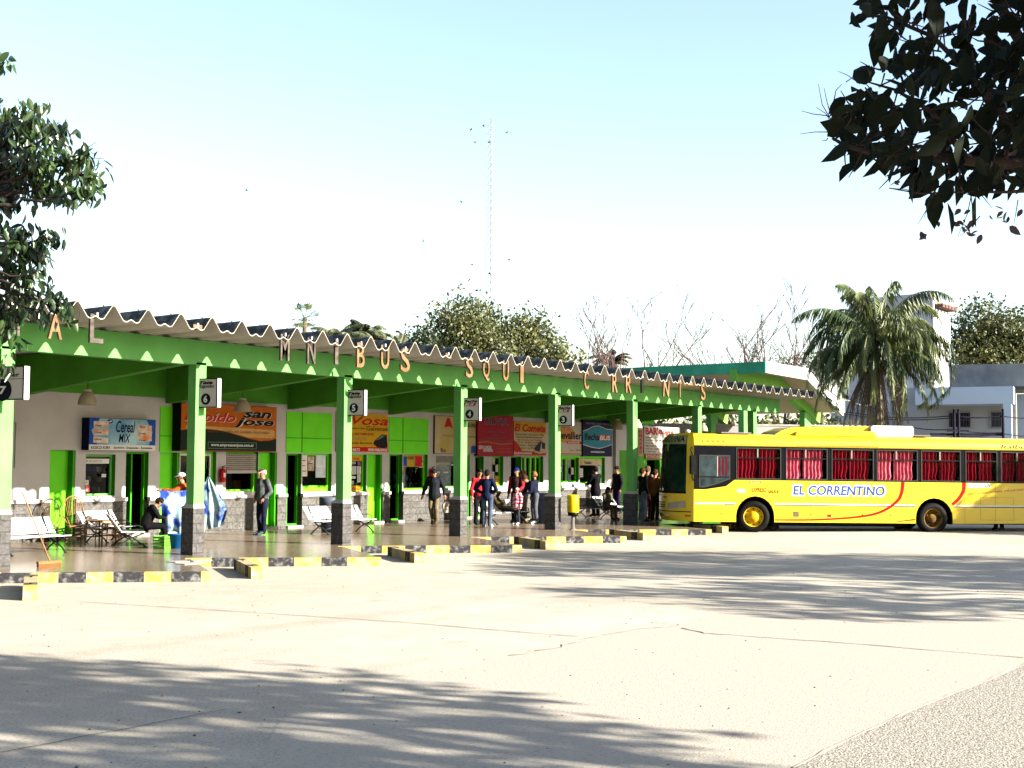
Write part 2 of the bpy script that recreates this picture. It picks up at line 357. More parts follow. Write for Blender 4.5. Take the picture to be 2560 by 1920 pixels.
def wallgrid(mb, x0, x1, z0, z1, y, hs, rev, m, mrev=None):
    xs = sorted(set([x0, x1]+[v for h in hs for v in h[:2] if x0 < v < x1])); zz = sorted(set([z0, z1]+[v for h in hs for v in h[2:4] if z0 < v < z1]))
    for a, b in zip(xs[:-1], xs[1:]):
        for c, d in zip(zz[:-1], zz[1:]):
            xm, zm = (a+b)/2, (c+d)/2
            if not any(h[0] < xm < h[1] and h[2] < zm < h[3] for h in hs): mb.quad((a, y, c), (b, y, c), (b, y, d), (a, y, d), m)
    for h in hs:
        a, b, c, d = h[0], h[1], max(h[2], z0), min(h[3], z1)
        if d <= c: continue
        mr = mrev or m
        mb.quad((a, y, c), (a, y+rev, c), (a, y+rev, d), (a, y, d), mr); mb.quad((b, y, c), (b, y, d), (b, y+rev, d), (b, y+rev, c), mr)
        if h[3] <= z1: mb.quad((a, y, d), (a, y+rev, d), (b, y+rev, d), (b, y, d), mr)
        if h[2] >= z0: mb.quad((a, y, c), (b, y, c), (b, y+rev, c), (a, y+rev, c), mr)
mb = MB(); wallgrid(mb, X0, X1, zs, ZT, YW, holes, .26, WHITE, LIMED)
mb.quad((X1, YW, 0), (X1, YW+5, 0), (X1, YW+5, ZT), (X1, YW, ZT), WHITE); mb.quad((X0, YW, 0), (X0, YW, ZT), (X0, YW+5, ZT), (X0, YW+5, 0), WHITE)
mb.build('wall', None, ST, fix=False)
mb = MB(); wallgrid(mb, X0, X1, PZ, 1.06, YW-.05, [(h[0], h[1], PZ-.1 if h[2] < .3 else h[2], 3, 0) for h in holes if h[2] < .3], .31, STONE)
mb.build('stone_wainscot', None, ST, fix=False)
mb = MB(); xs = [X0]
for h in holes:
    if h[2] < .3: xs += [h[0]-.0, h[1]+.0]
xs.append(X1+.06)
for a, b in zip(xs[::2], xs[1::2]):
    if b-a > .05: mb.box(a, b, YW-.10, YW+.02, 1.06, 1.148, PILA)
mb.build('sill_band', None, ST)
for h in holes:
    if h[2] < .3: mb = MB(); mb.box(h[0], h[1], YW-.12, YW+.3, PZ, PZ+.07, CONC); mb.build('doorstep', None, ST)
# rooms behind the openings
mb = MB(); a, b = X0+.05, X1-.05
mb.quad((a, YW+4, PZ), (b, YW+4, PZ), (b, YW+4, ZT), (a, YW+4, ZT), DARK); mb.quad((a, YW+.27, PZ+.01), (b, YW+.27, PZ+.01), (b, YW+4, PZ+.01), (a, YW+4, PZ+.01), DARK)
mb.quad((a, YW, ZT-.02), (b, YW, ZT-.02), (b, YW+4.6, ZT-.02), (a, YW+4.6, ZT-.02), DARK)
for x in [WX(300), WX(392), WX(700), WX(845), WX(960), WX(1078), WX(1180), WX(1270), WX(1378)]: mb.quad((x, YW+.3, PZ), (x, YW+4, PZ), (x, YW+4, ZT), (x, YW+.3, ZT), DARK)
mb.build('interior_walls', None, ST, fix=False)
# green upper panels over the doors and windows
def upanel(p0, p1, t, b, splits=(), hs=()):
    x0, x1 = WX(p0, 1080), WX(p1, 1080); z1, z0 = WZ((p0+p1)/2, t), WZ((p0+p1)/2, b)
    mb = MB(); mb.box(x0, x1, YW-.02, YW+.01, z0, z1, LIME, b=.008)
    for s in splits: x = WX(s, 1080); mb.box(x-.012, x+.012, YW-.035, YW-.02, z0, z1, LIMED)
    for s in hs: z = WZ((p0+p1)/2, s); mb.box(x0, x1, YW-.035, YW-.02, z-.012, z+.012, LIMED)
    mb.build('transom_panel', None, ST)
upanel(399, 432, 1016, 1130, (), (1090,)); upanel(715, 829, 1032, 1132, (754,), (1096,)); upanel(972, 1070, 1045, 1134, (1006,), (1102,)); upanel(1395, 1512, 1139, 1144)
PAPER = C('paper_sheet', (.75, .75, .72), .8, var=.06, sc=12); PAPERB = C('pale_blue_poster', (.45, .58, .66), .7, col2=(.7, .75, .78), sc=5)
INK = C('black_ink', (.0015, .0015, .002), .5); INKN = C('navy_ink', (.002, .006, .05), .5); REDI = C('red_ink', (.55, .015, .015), .5); WHT = C('white_paint', (.80, .80, .80), .5, var=.03)
ORG = C('orange_board', (.52, .13, .01), .5, var=.08); YLB = C('yellow_board', (.62, .36, .01), .5, var=.08); CRM = C('cream_board', (.60, .50, .30), .6, var=.1); MAR = C('crimson_board', (.42, .015, .04), .5, var=.1)
TEAL = C('teal_board', (.02, .22, .33), .5, var=.08); NAVY = C('navy_board', (.002, .004, .04), .5); BLUE = C('blue_board', (.01, .08, .42), .5, var=.15); PURP = C('purple_paper', (.25, .03, .28), .6)
WGREY = C('faded_glass_film', (.10, .10, .11), .4, var=.3)
def frame(mb, x0, x1, z0, z1, y, w, m, d=.06):
    mb.box(x0, x0+w, y, y+d, z0, z1, m); mb.box(x1-w, x1, y, y+d, z0, z1, m); mb.box(x0+w, x1-w, y, y+d, z1-w, z1, m); mb.box(x0+w, x1-w, y, y+d, z0, z0+w, m)
def sheet(par, x0, x1, z0, z1, y, m, name='notice', lines=4, ink=INK, ttl=None):
    mb = MB(); mb.box(x0, x1, y-.006, y, z0, z1, m); h = z1-z0
    for i in range(lines):
        zz = z1-h*(i+1)/(lines+1); mb.box(x0+(x1-x0)*.12, x1-(x1-x0)*rng.uniform(.12, .35), y-.009, y-.0065, zz-h*.025, zz+h*.025, ink)
    return mb.build(name, None, par)
for (x0, x1, z0, z1, k), (a, b, t, bt, _) in zip(holes, OPEN):
    y = YW+.13
    if k == 'door':
        mb = MB(); mb.box(x0, x1, YW+.22, YW+.26, z0, z1, LIME, b=.01); d = mb.build('door', None, ST)
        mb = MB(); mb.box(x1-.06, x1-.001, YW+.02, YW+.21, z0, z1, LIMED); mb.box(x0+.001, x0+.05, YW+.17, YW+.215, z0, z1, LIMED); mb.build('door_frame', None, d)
        mb = MB(); mb.tube([(x0+.12, YW+.20, 1.15), (x0+.22, YW+.19, 1.15)], .012); mb.build('door_handle', BLACK, d)
        continue
    f = MB(); fm = GREEN if k in ('kiosk', 'steelwin') else LIME
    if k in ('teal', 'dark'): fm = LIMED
    w_ = .055 if k != 'dark' else .045
    frame(f, x0+.002, x1-.002, z0+.002, z1-.002, y, w_, fm if k != 'ticket' else LIME, .1)
    W_ = f.build('window' if k not in ('dark', 'teal') else 'doorway', None, ST)
    if k == 'dark':
        mb = MB(); mb.box(x1-.36, x1-.32, y+.11, y+.9, z0, z1-.05, LIMED); mb.build('open_door', None, W_)
    if k in ('kiosk', 'win', 'win2', 'win3', 'teal2', 'steelwin'):
        mb = MB(); mb.box(x0+w_, x1-w_, y+.045, y+.055, z0+w_, z1-w_); mb.build('pane', GLASS, W_)
    if k == 'win' and a in (451,):
        mb = MB(); frame(mb, x0+.06, x1-.06, z0+.06, z1-.06, y+.012, .05, WHT, .03); mb.build('sash', None, W_)
    if k == 'win2':
        mb = MB(); xm = (x0+x1)/2; mb.box(xm-.03, xm+.03, y-.01, y+.04, z0+.05, z1-.05, LIME); mb.build('mullion', None, W_)
        mb = MB()
        for q in range(14): mb.tube([(xm+.2+q*.035, y+.5+.03*(q % 2), z0), (xm+.2+q*.035, y+.5, z1)], .03, 6)
        mb.build('curtain', C('grey_curtain', (.28, .27, .26), .9), W_)
    if k == 'win3':
        mb = MB()
        for q in range(1, 4): xm = x0+(x1-x0)*q/4; mb.box(xm-.045, xm+.045, y-.02, y+.04, z0+.05, z1-.05, LIME)
        mb.build('mullion', None, W_)
    if k == 'teal':
        mb = MB(); mb.box(x0+.05, x1-.4, y+.03, y+.06, z0, z1-.05); mb.build('glazed_leaf', C('teal_glass', (.02, .10, .12), .15, var=.3), W_)
    if k == 'teal2':
        mb = MB(); mb.box(x0+.07, x1-.07, y+.2, y+.22, z0, z1-.05); mb.build('screen', C('teal_glass', (.02, .10, .12), .15, var=.3), W_)
    if k == 'shutter':
        zb = WZ((a+b)/2, 1177); mb = MB(); n = 9
        for q in range(n):
            c = zb+(z1-.04-zb)*q/n; d = zb+(z1-.04-zb)*(q+1)/n
            P = [(YW+.02, c), (YW+.035, c+.01), (YW-.0, (c+d)/2), (YW+.035, d-.01)]
            mb.add([(x0+.03, p[0], p[1]) for p in P]+[(x1-.06, p[0], p[1]) for p in P], [(0, 1, 2, 3), (7, 6, 5, 4), (0, 4, 5, 1), (1, 5, 6, 2), (2, 6, 7, 3), (3, 7, 4, 0)], C('shutter_slats', (.55, .50, .45), .5, var=.06))
        mb.box(x0+.03, x1-.06, YW-.01, YW+.05, zb-.07, zb, PILA)
        mb.build('roller_shutter', None, W_)
        mb = MB()
        for q in range(5): xx = x0+.3+q*.35; mb.box(xx, xx+.3, YW+1.2, YW+1.5, z0-.1, z0+.3+.1*(q % 3), (C('office_wood', (.35, .16, .04), .6), BLACK, WGREY)[q % 3])
        mb.build('office_furniture', None, ST)
    if k == 'ticket':
        mb = MB(); mb.box(x0+.05, x1-.06, y-.03, y+.0, z1-.30, z1-.06, CRM); text('Nuestra', x0+.5, x0+1.0, z1-.26, z1-.12, y-.031, INK, mb=mb); mb.box(x0+.1, x0+.35, y-.035, y-.03, z1-.27, z1-.1, YLB); mb.build('banner', None, W_)
        mb = MB(); mb.box(x1-.52, x1-.1, y-.02, y+.01, z0+.05, z1-.12, C('pale_sticker_film', (.55, .68, .74), .4, var=.15)); mb.box(x1-.40, x1-.15, y-.026, y-.02, z0+.7, z0+.85, NAVY); mb.box(x1-.45, x1-.2, y-.026, y-.02, z0+.3, z0+.38, NAVY); mb.build('sticker_panel', None, W_)
        sheet(W_, x0+.25, x0+.5, z0+.75, z0+1.05, y-.01, PAPER); sheet(W_, x0+.2, x0+.42, z0+.25, z0+.6, y-.01, PAPER)
    if k == 'kiosk':
        mb = MB(); zt = WZ(250, 1147); zb = WZ(250, 1159); mb.box(WX(217), WX(276), YW+.06, YW+.08, zb, zt, WHT)
        text('KIOSCO', WX(219), WX(257), zb+.03, zt-.03, YW+.059, INK, mb=mb, bold=.0); mb.build('kiosk_banner', None, W_)
        sheet(W_, WX(260), WX(271), WZ(265, 1193), WZ(265, 1185), YW+.1, PAPER, lines=2); sheet(W_, WX(213), WX(222), WZ(215, 1213), WZ(215, 1200), YW-.005, PAPER, lines=3); sheet(W_, WX(213), WX(224), WZ(215, 1230), WZ(215, 1214), YW-.005, C('red_sticker', (.6, .04, .04), .5), ink=WHT)
        mb = MB()
        for q in range(22): xx = rng.uniform(x0+.15, x1-.15); zz = z0+rng.choice([.08, .08, .35, .6]); mb.box(xx, xx+.09, y+.3, y+.4, zz, zz+.13, rng.choice([REDI, YLB, BLUE, CRM, WHT]))
        mb.build('shop_goods', None, ST)
    if a == 756:      # posters and a green lower board
        mb = MB(); z_ = WZ(790, 1214); mb.box(x0+.05, x1-.05, y-.03, y+.03, z0, z_, LIME); mb.build('lower_board', None, W_)
        mb = MB(); mb.box(x0+.06, x1-.06, y+.06, y+.08, z_, z1-.05, C('dim_board', (.085, .08, .06), .8)); mb.build('back_board', None, W_)
        sheet(W_, WX(757), WX(775), WZ(765, 1191), WZ(765, 1138), y-.01, PAPER, 'poster', 3, REDI); sheet(W_, WX(777), WX(792), WZ(785, 1177), WZ(785, 1141), y-.01, C('photo_poster', (.30, .18, .12), .6, col2=(.7, .62, .5), sc=9), 'poster', 1)
        p = sheet(W_, WX(796), WX(821), WZ(808, 1194), WZ(808, 1138), y-.01, PAPERB, 'poster', 1, WHT)
    if a == 862:
        def ss(p0, p1, q0, q1, m, **kk): return sheet(W_, WX(p0), WX(p1), WZ(p0, q1), WZ(p0, q0), y-.012, m, **kk)
        mb = MB(); mb.box(WX(883), WX(911), y-.02, y-.01, WZ(895, 1152), WZ(895, 1140), YLB); text('Vosa', WX(888), WX(905), WZ(895, 1150), WZ(895, 1142), y-.021, REDI, mb=mb, shear=.3); mb.build('advert', None, W_)
        mb = MB(); mb.box(WX(881), WX(910), y-.02, y-.01, WZ(895, 1228), WZ(895, 1214), YLB); text('Vosa', WX(886), WX(906), WZ(895, 1226), WZ(895, 1216), y-.021, REDI, mb=mb, shear=.3); mb.build('advert', None, W_)
        ss(875, 881, 1141, 1150, PAPERB, lines=2); ss(887, 897, 1166, 1186, PAPER, lines=6); ss(899, 909, 1166, 1186, PAPER, lines=6); ss(875, 885, 1171, 1179, PAPER, lines=2); ss(900, 908, 1187, 1206, PAPER, lines=6); ss(880, 896, 1191, 1197, PAPER, lines=1); ss(874, 892, 1202, 1212, C('grey_notice', (.35, .37, .38), .6), lines=2, ink=WHT); ss(900, 908, 1153, 1164, PURP, lines=2, ink=WHT); ss(873, 896, 1154, 1160, C('grey_notice', (.35, .37, .38), .6), lines=1); ss(876, 881, 1218, 1227, PAPER, lines=1)
    if a == 1008:
        mb = MB(); zt, zb = WZ(1035, 1138), WZ(1035, 1167); xa, xb = WX(1008.5), WX(1061)
        mb.box(xa, xb, y-.02, y, zb, zt, YLB); mb.box(xb-.35, xb-.001, y-.026, y-.02, zb+.02, zt-.02, REDI); mb.box(xa+.05, xa+.3, y-.026, y-.02, zt-.35, zt-.05, BLUE)
        text('NOTA', xa+.6, xa+1.0, zt-.38, zt-.12, y-.021, GREEN, mb=mb); text('SANTA FE - RECONQUISTA', xa+.1, xb-.4, zb+.22, zb+.34, y-.021, INK, mb=mb); mb.build('banner', None, W_)
        mb = MB()
        for q in range(24): xx = rng.uniform(x0+.1, x1-.25); zz = z0+rng.choice([.06, .06, .3]); hh = rng.uniform(.12, .3); mb.lathe([(.0, 0), (.05, 0), (.05, hh*.7), (.02, hh), (0, hh)], (xx, y+.25+rng.random()*.2, zz), 8, rng.choice([PAPERB, CRM, BLUE, C('amber_bottle', (.35, .12, .03), .3), WHT]))
        mb.box(x0+.05, x1-.05, y+.06, y+.7, z0+.27, z0+.295, BLACK); mb.build('shop_goods', None, ST)
        for q in range(3): sheet(W_, x1-.30, x1-.1, z0+.72+.22*q, z0+.9+.22*q, y-.012, CRM, lines=2)
    if a == 1090:
        mb = MB(); mb.box(x0+.02, x1-.02, y-.05, y-.02, z1-.22, z1, C('steel_header', (.25, .24, .23), .5)); mb.build('roller_housing', None, W_)
        mb = MB()
        for q in range(7): xx = x0+.1+.35*(q % 4)+.1*q; zz = z0+.5+.25*(q//2); mb.box(xx, xx+.3, y+.035, y+.04, zz, zz+.05, PAPER)
        mb.build('window_lettering', None, W_)
        mb = MB(); mb.ball((x0+1.1, y+.5, z0+.55), (.28, .2, .35), WGREY); mb.ball((x0+1.1, y+.5, z0+1.0), .13, WGREY); mb.build('desk_chair', None, ST)
    if k == 'teal2':
        sheet(W_, x0+.1, x0+.3, z0+.15, z0+.5, y-.01, PAPER); sheet(W_, x1-.35, x1-.12, z0+.02, z0+.36, y-.01, YLB); sheet(W_, x1-.3, x1-.15, z0+.5, z0+.75, y-.01, PAPER)
    if k == 'win2': sheet(W_, x0+.25, x0+.42, z1-.55, z1-.35, y-.01, PAPER); sheet(W_, x1-.35, x1-.2, z0+.3, z0+.55, y-.01, PAPER)
# column standing at the end of the office wall
mb = MB(); mb.box(X1-.02, X1+.24, YW-.14, YW+.25, 1.1, ZT, PILA, b=.01); c = mb.build('corner_post', None, ST)
mb = MB(); mb.box(X1-.04, X1+.27, YW-.17, YW+.27, PZ, 1.1, STONE); mb.build('post_base', None, c)
# bar wall set back beyond the offices
YB = YW+.5; bx1 = 62.0
mb = MB(); bh = [(ony(1617, 1180, YB).x, ony(1649, 1180, YB).x, PZ+.02, ony(1630, 1150, YB).z, 0)]
wallgrid(mb, X1+.01, bx1, PZ, 2.62, YB, bh, .25, BEAMG, LIMED); wallgrid(mb, X1+.01, ony(1700, 1100, YB).x, 2.62, ony(1650, 1067, YB).z, YB, [], .2, WHITE)  # darker beam green used here to paint in the wall's shade
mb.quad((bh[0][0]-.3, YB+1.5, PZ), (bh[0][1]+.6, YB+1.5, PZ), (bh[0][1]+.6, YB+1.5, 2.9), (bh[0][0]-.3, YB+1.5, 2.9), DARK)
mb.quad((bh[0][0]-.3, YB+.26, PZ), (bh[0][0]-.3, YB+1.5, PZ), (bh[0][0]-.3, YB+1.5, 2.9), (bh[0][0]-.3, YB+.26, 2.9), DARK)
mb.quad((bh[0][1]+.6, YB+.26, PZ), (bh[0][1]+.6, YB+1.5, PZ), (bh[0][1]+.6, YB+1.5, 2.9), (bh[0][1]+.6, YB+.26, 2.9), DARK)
mb.build('bar_wall', None, ST, fix=False)
# columns, beams, fascia
COLX = [17.385+4.387*i for i in range(-3, 7)]
ZF0, ZF1 = 4.04, 4.545
XR = 46.07
for i, x in enumerate(COLX):
    c = MB(); c.box(x, x+.265, YC, YC+.24, 1.16, ZF0+.05, GREEN, b=.006); c = c.build('column', None, ST)
    mb = MB(); mb.box(x-.012, x+.278, YC-.012, YC+.36, PZ, 1.11, STONED if i == 7 else STONEC, b=.0); mb.build('column_base', None, c)
    mb = MB(); q = [(x-.02, YC-.02), (x+.286, YC-.02), (x+.286, YC+.37), (x-.02, YC+.37)]; r = [(x, YC), (x+.265, YC), (x+.265, YC+.24), (x, YC+.24)]
    mb.add([(a, b, 1.11) for a, b in q]+[(a, b, 1.13) for a, b in q]+[(a, b, 1.19) for a, b in r], [(3, 2, 1, 0), (0, 1, 5, 4), (1, 2, 6, 5), (2, 3, 7, 6), (3, 0, 4, 7), (4, 5, 9, 8), (5, 6, 10, 9), (6, 7, 11, 10), (7, 4, 8, 11), (8, 9, 10, 11)]); mb.build('base_cap', PILA, c)
    # cross beam, deeper at the wall, tapering towards the fascia
    mb = MB(); y0, y1 = YC+.26, YW-.01
    P = [(y0, ZF0+.06), (y1, 3.58), (y1, 4.52), (y0, 4.52)]
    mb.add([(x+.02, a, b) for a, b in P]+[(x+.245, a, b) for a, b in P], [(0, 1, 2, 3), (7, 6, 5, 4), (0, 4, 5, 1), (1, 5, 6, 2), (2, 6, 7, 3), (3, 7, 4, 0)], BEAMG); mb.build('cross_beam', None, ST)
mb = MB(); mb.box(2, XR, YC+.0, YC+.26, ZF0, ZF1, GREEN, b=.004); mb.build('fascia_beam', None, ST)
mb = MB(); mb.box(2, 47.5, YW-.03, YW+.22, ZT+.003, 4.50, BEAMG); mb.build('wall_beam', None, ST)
for i, x in enumerate(COLX[-4:]):        # rear columns beyond the offices
    if x > X1: mb = MB(); mb.box(x, x+.27, YW+3.0, YW+3.25, PZ, 4.4, GREEN, b=.006); mb.build('rear_column', None, ST)
# corrugated roof
PER, AMP, YR = .7553, .27, 19.08
def prof(t):
    t = t % 1.0; d = min(t, 1-t)
    if d < .06: return AMP-.03*(d/.06)**2
    if d < .27: return AMP-.03-(AMP-.05)*((d-.06)/.21)
    if d < .36: return .02*(1-(d-.27)/.09)**2
    q = (d-.36)/.14; return .045*(.5-.5*math.cos(math.pi*min(1, q)))
pk = ony(984, 847, YR).x-4*.7553                      # a measured crest
ZV = 4.555                                  # valley height
xs = []; n = 0; x = pk-30*PER; xend = ony(2043, 984, YR).x+.05
ts = [0, .03, .06, .12, .19, .27, .31, .36, .41, .46, .5, .54, .59, .64, .69, .73, .81, .88, .94, .97]
while x < xend:
    for t in ts:
        if x+t*PER <= xend: xs.append((x+t*PER, prof(t)))
    x += PER
ys = [YR, YR+.02, YC, 22.5, 24.5, YW, YW+5.2]
def zroof(y): return ZV+ (y-YR)*(-.006) if y > YR else ZV
TH = .016
V = []; F = []; Mi = []
nx = len(xs); ny = len(ys)
# sag / unevenness per sheet
for top in (0, 1):
    for y in ys:
        for X, h in xs: V.append((X, y, zroof(y)+h+TH*top))
for j in range(ny-1):
    for i in range(nx-1):
        a = j*nx+i; F.append((a, a+nx, a+nx+1, a+1)); Mi.append(0)
        b = a+nx*ny; F.append((b, b+1, b+nx+1, b+nx)); Mi.append(1)
for i in range(nx-1): a = i; b = i+nx*ny; F.append((a, a+1, b+1, b)); Mi.append(2)
mbr = MB(); EDGE = mat('sheet_edge', (.62, .55, .46), .8)
mats = (SHEET, SHTOP, EDGE)
for f, k in zip(F, Mi): mbr.mi(mats[k])
mbr.v = V; mbr.f = F; mbr.m = [mbr.mi(mats[k]) for k in Mi]; mbr.sm = [True]*len(F)
ro = mbr.build('corrugated_roof', None, ST, fix=False)
mb = MB()
for k in range(60):
    X = pk-28*PER+k*PER
    if X < xend-.1 and X > 12: mb = MB(); mb.tube([(X, YR+.3, ZV+AMP), (X, YR+.3, ZV+AMP+.04)], .012, 6); mb.build('roof_bolt', BLACK, ST)

# ------------------------------------------------------------------ roof letters
LG = 'letters hanging from the roof edge'
OL = mat('faded_orange_letter', (.17, .085, .035), .6, col2=(.24, .16, .09), sc=5); GL = mat('bare_grey_letter', (.06, .045, .04), .7, col2=(.14, .12, .10), sc=7)
BL = C('black_letter', (.01, .01, .01), .6)
LET = [('N', 8, 49, 756, 839, GL, 'bare grey letter N half hidden by the leaves at the left edge of the roof'),
 ('A', 120, 154, 783, 848, OL, 'faded orange letter A near the left end of the roof edge'), ('L', 224, 257, 786, 858, GL, 'bare grey letter L hanging from the roof edge right of the A'),
 ('-', 481, 503, 812, 826, OL, 'orange stub of a lost letter between the L and the M'), ('M', 700, 722, 836, 902, GL, 'bare grey letter M hanging from the roof edge'),
 ('N', 767, 787, 845, 910, GL, 'rust streaked letter N between the M and the I'), ('I', 836, 844, 850, 911, GL, 'bare grey letter I between the N and the B'), ('B', 891, 910, 857, 919, OL, 'orange letter B hanging from the roof edge'),
 ('U', 951, 971, 863, 923, OL, 'orange letter U between the B and the first S'), ('S', 1000, 1023, 870, 930, OL, 'orange letter S right after the U of the first word'), ('-', 1112, 1126, 884, 896, OL, 'small orange dash between the two groups of letters'),
 ('S', 1163, 1181, 892, 944, OL, 'orange letter S just left of the Q'), ('Q', 1206, 1222, 897, 953, OL, 'orange letter Q hanging from the roof edge'), ('U', 1256, 1270, 901, 952, OL, 'orange letter U just right of the Q'),
 ('I', 1299, 1307, 907, 957, OL, 'narrow orange letter I after the Q and U'), ('C', 1459, 1470, 927, 974, OL, 'orange letter C standing alone on the roof edge'), ('R', 1529, 1542, 934, 981, OL, 'left one of the two orange letters R'),
 ('R', 1563, 1577, 937, 982, OL, 'right one of the two orange letters R beside the black I'), ('I', 1602, 1607, 942, 982, BL, 'black letter I hanging from the roof edge'), ('N', 1656, 1672, 951, 992, OL, 'tilted orange letter N between the black I and the T'),
 ('T', 1694, 1703, 952, 994, OL, 'orange letter T hanging from the roof edge'), ('-', 1720, 1730, 955, 963, OL, 'orange stub of a lost letter between the T and the last S'), ('S', 1751, 1762, 960, 1000, OL, 'last orange letter S at the right end of the lettering')]
for s, a, b, t, bt, m, lab in LET:
    Y = YR+.10; xm = (a+b)/2; x0, x1 = ony(a, t, Y).x, ony(b, t, Y).x; z1, z0 = ony(xm, t, Y).z, ony(xm, bt, Y).z
    mb = MB()
    if s == '-': mb.box(x0, x1, Y-.03, Y+.02, z0, z1, m)
    elif s == 'I': mb.box(x0, x1, Y-.03, Y+.02, z0, z1, m)
    else:
        uv, fs = textverts(s, 1, .12 if (s == 'N' and a > 1600) else 0, .012)
        n = len(uv); vf = [(x0+(x1-x0)*u, Y-.03, z0+(z1-z0)*v) for u, v in uv]; vb = [(p[0], Y+.02, p[2]) for p in vf]
        mb.add(vf, fs, m); mb.add(vb, [tuple(reversed(f)) for f in fs], m)
        ed = {}
        for f in fs:
            for i in range(len(f)): e = (f[i], f[(i+1) % len(f)]); ed[e] = 1
        side = [e for e in ed if (e[1], e[0]) not in ed]; k = len(mb.v); mb.add(vf+vb, [(e[0], e[1], e[1]+n, e[0]+n) for e in side], m)
    xc = (x0+x1)/2; mb.box(xc-.02, xc+.02, Y-.04, Y+.03, z1-.04, max(z1+.03, ZV+.03), C('hanger_bracket', (.45, .42, .4), .5))
    tag(mb.build('roof_letter', None), lab, 'letter', LG)
# ------------------------------------------------------------------ bay signs
SG = 'numbered bay signs hanging on the columns'
SFACE = mat('sign_face', (.60, .57, .54), .45, var=.03); SSIDE = mat('sign_side', (.62, .60, .62), .5, var=.04)
def baysign(px, top, bot, num, lines, lab, tilt=0.0):
    # px: left, right edges of the face; the face is square to the driver coming in
    a, b = px; Y = YC-.16; c = ony((a+b)/2, (top+bot)/2, Y)
    D = (RW.T @ (np.array(c)-CAM))[2]; rd = ray((a+b)/2, 1000)[:2]; rd = rd/np.linalg.norm(rd); W_ = (b-a)*D/f_/abs(rd[0]*-math.cos(R_(13))-rd[1]*math.sin(R_(13)))*.98; H_ = (bot-top)*D/f_
    e = empty('bay_sign', c, math.atan2(-math.cos(R_(13)), math.sin(R_(13))), lab, 'sign', SG)
    mb = MB(); w, h = W_/2, H_/2; mb.box(-w, w, .0, .13, -h, h, SSIDE, b=.012); bx = mb.build('box', None, e)
    mb = MB(); frame(mb, -w-.002, w+.002, -h-.002, h+.002, -.014, .018, BLACK, .018); mb.build('border', None, bx)
    mb = MB(); mb.box(-w+.02, w-.02, -.008, -.001, -h+.02, h-.02, SFACE); fc = mb.build('face', None, e)
    mb = MB(); mb.lathe([(0, -.004), (w*.42, -.004), (w*.42, -.0005)], (0, -.011, -h*.42), 28, C('number_disc', (.003, .007, .018), .4), axis='y', sm=False); mb.build('number_disc', None, e)
    text(num, -w*.17, w*.17, -h*.42-h*.24, -h*.42+h*.24, -.018, WHT, e, 'number', bold=.03)
    if lines == 'tr':
        text('Tata', -w*.62, w*.62, h*.60, h*.82, -.012, INK, e, 'lettering', .3, .05); text('Rápido', -w*.72, w*.72, h*.28, h*.58, -.012, INK, e, 'lettering', .3, .02)
    elif lines == 'fb':
        text('flecha', -w*.55, w*.80, h*.58, h*.84, -.012, INK, e, 'lettering', .3, .03)
        mb = MB(); mb.add([(-w*.78, -.011, h*.28), (w*.55, -.011, h*.28), (w*.70, -.011, h*.54), (-w*.63, -.011, h*.54)], [(0, 1, 2, 3)], C('dark_red_block', (.33, .02, .02), .5)); text('BUS', -w*.50, w*.48, h*.32, h*.50, -.014, WHT, mb=mb, shear=.3, bold=.03); mb.build('logo_block', None, e)
    else:
        text('chevallier', -w*.8, w*.8, h*.36, h*.62, -.012, INK, e, 'lettering', .0, .02); mb = MB(); mb.box(-w+.02, w-.02, -.011, -.0085, h*.22, h*.25, INK); mb.build('rule', None, e)
    mb = MB(); mb.tube([(-w*.5, .13, h-.02), (-w*.9, .22, h+.02)], .012, 6); mb.tube([(-w*.5, .13, -h*.5), (-w*1.1, .25, -h*.5)], .012, 6); mb.build('bracket', BLACK, e)
baysign((0-38, 57), 916, 1000, '7', 'ch', 'white bay sign with the number 7 at the left edge under the leaves')
baysign((488, 543), 946, 1019, '6', 'tr', 'white bay sign with the number 6')
baysign((859.5, 911), 974, 1039, '5', 'tr', 'white bay sign with the number 5')
baysign((1149.5, 1199), 994.5, 1052, '4', 'fb', 'white bay sign with the number 4')
baysign((1385.5, 1431.5), 1012, 1064.5, '3', 'fb', 'white bay sign with the number 3')
# ------------------------------------------------------------------ company signboards on the wall
BG = 'signboards over the ticket offices'
def board(name, a, b, t, bt, d, m, side, lab):
    Y = YW-d-.003; xm = (a+b)/2; x0, x1 = ony(a, t, Y).x, ony(b, t, Y).x; z1, z0 = ony(xm, t, Y).z, ony(xm, bt, Y).z
    e = empty(name, (x0, Y, z0), 0, lab, 'signboard', BG)
    W_, H_ = x1-x0, z1-z0
    mb = MB(); mb.box(0, W_, .004, d, 0, H_, side, b=.004); mb.build('case', None, e)
    mb = MB(); mb.box(.012, W_-.012, -.002, .0035, .012, H_-.012, m); mb.build('panel', None, e)
    return e, W_, H_
def T(e, W_, H_, s, u0, u1, v0, v1, m, **k):
    return text(s, W_*u0, W_*u1, H_*v0, H_*v1, -.003, m, e, 'lettering', **k)
def blob(e, W_, H_, P, m, y=-.0035, name='graphic'):
    mb = MB(); mb.add([(W_*u, y, H_*v) for u, v in P], [tuple(range(len(P)))], m); return mb.build(name, None, e, fix=False)
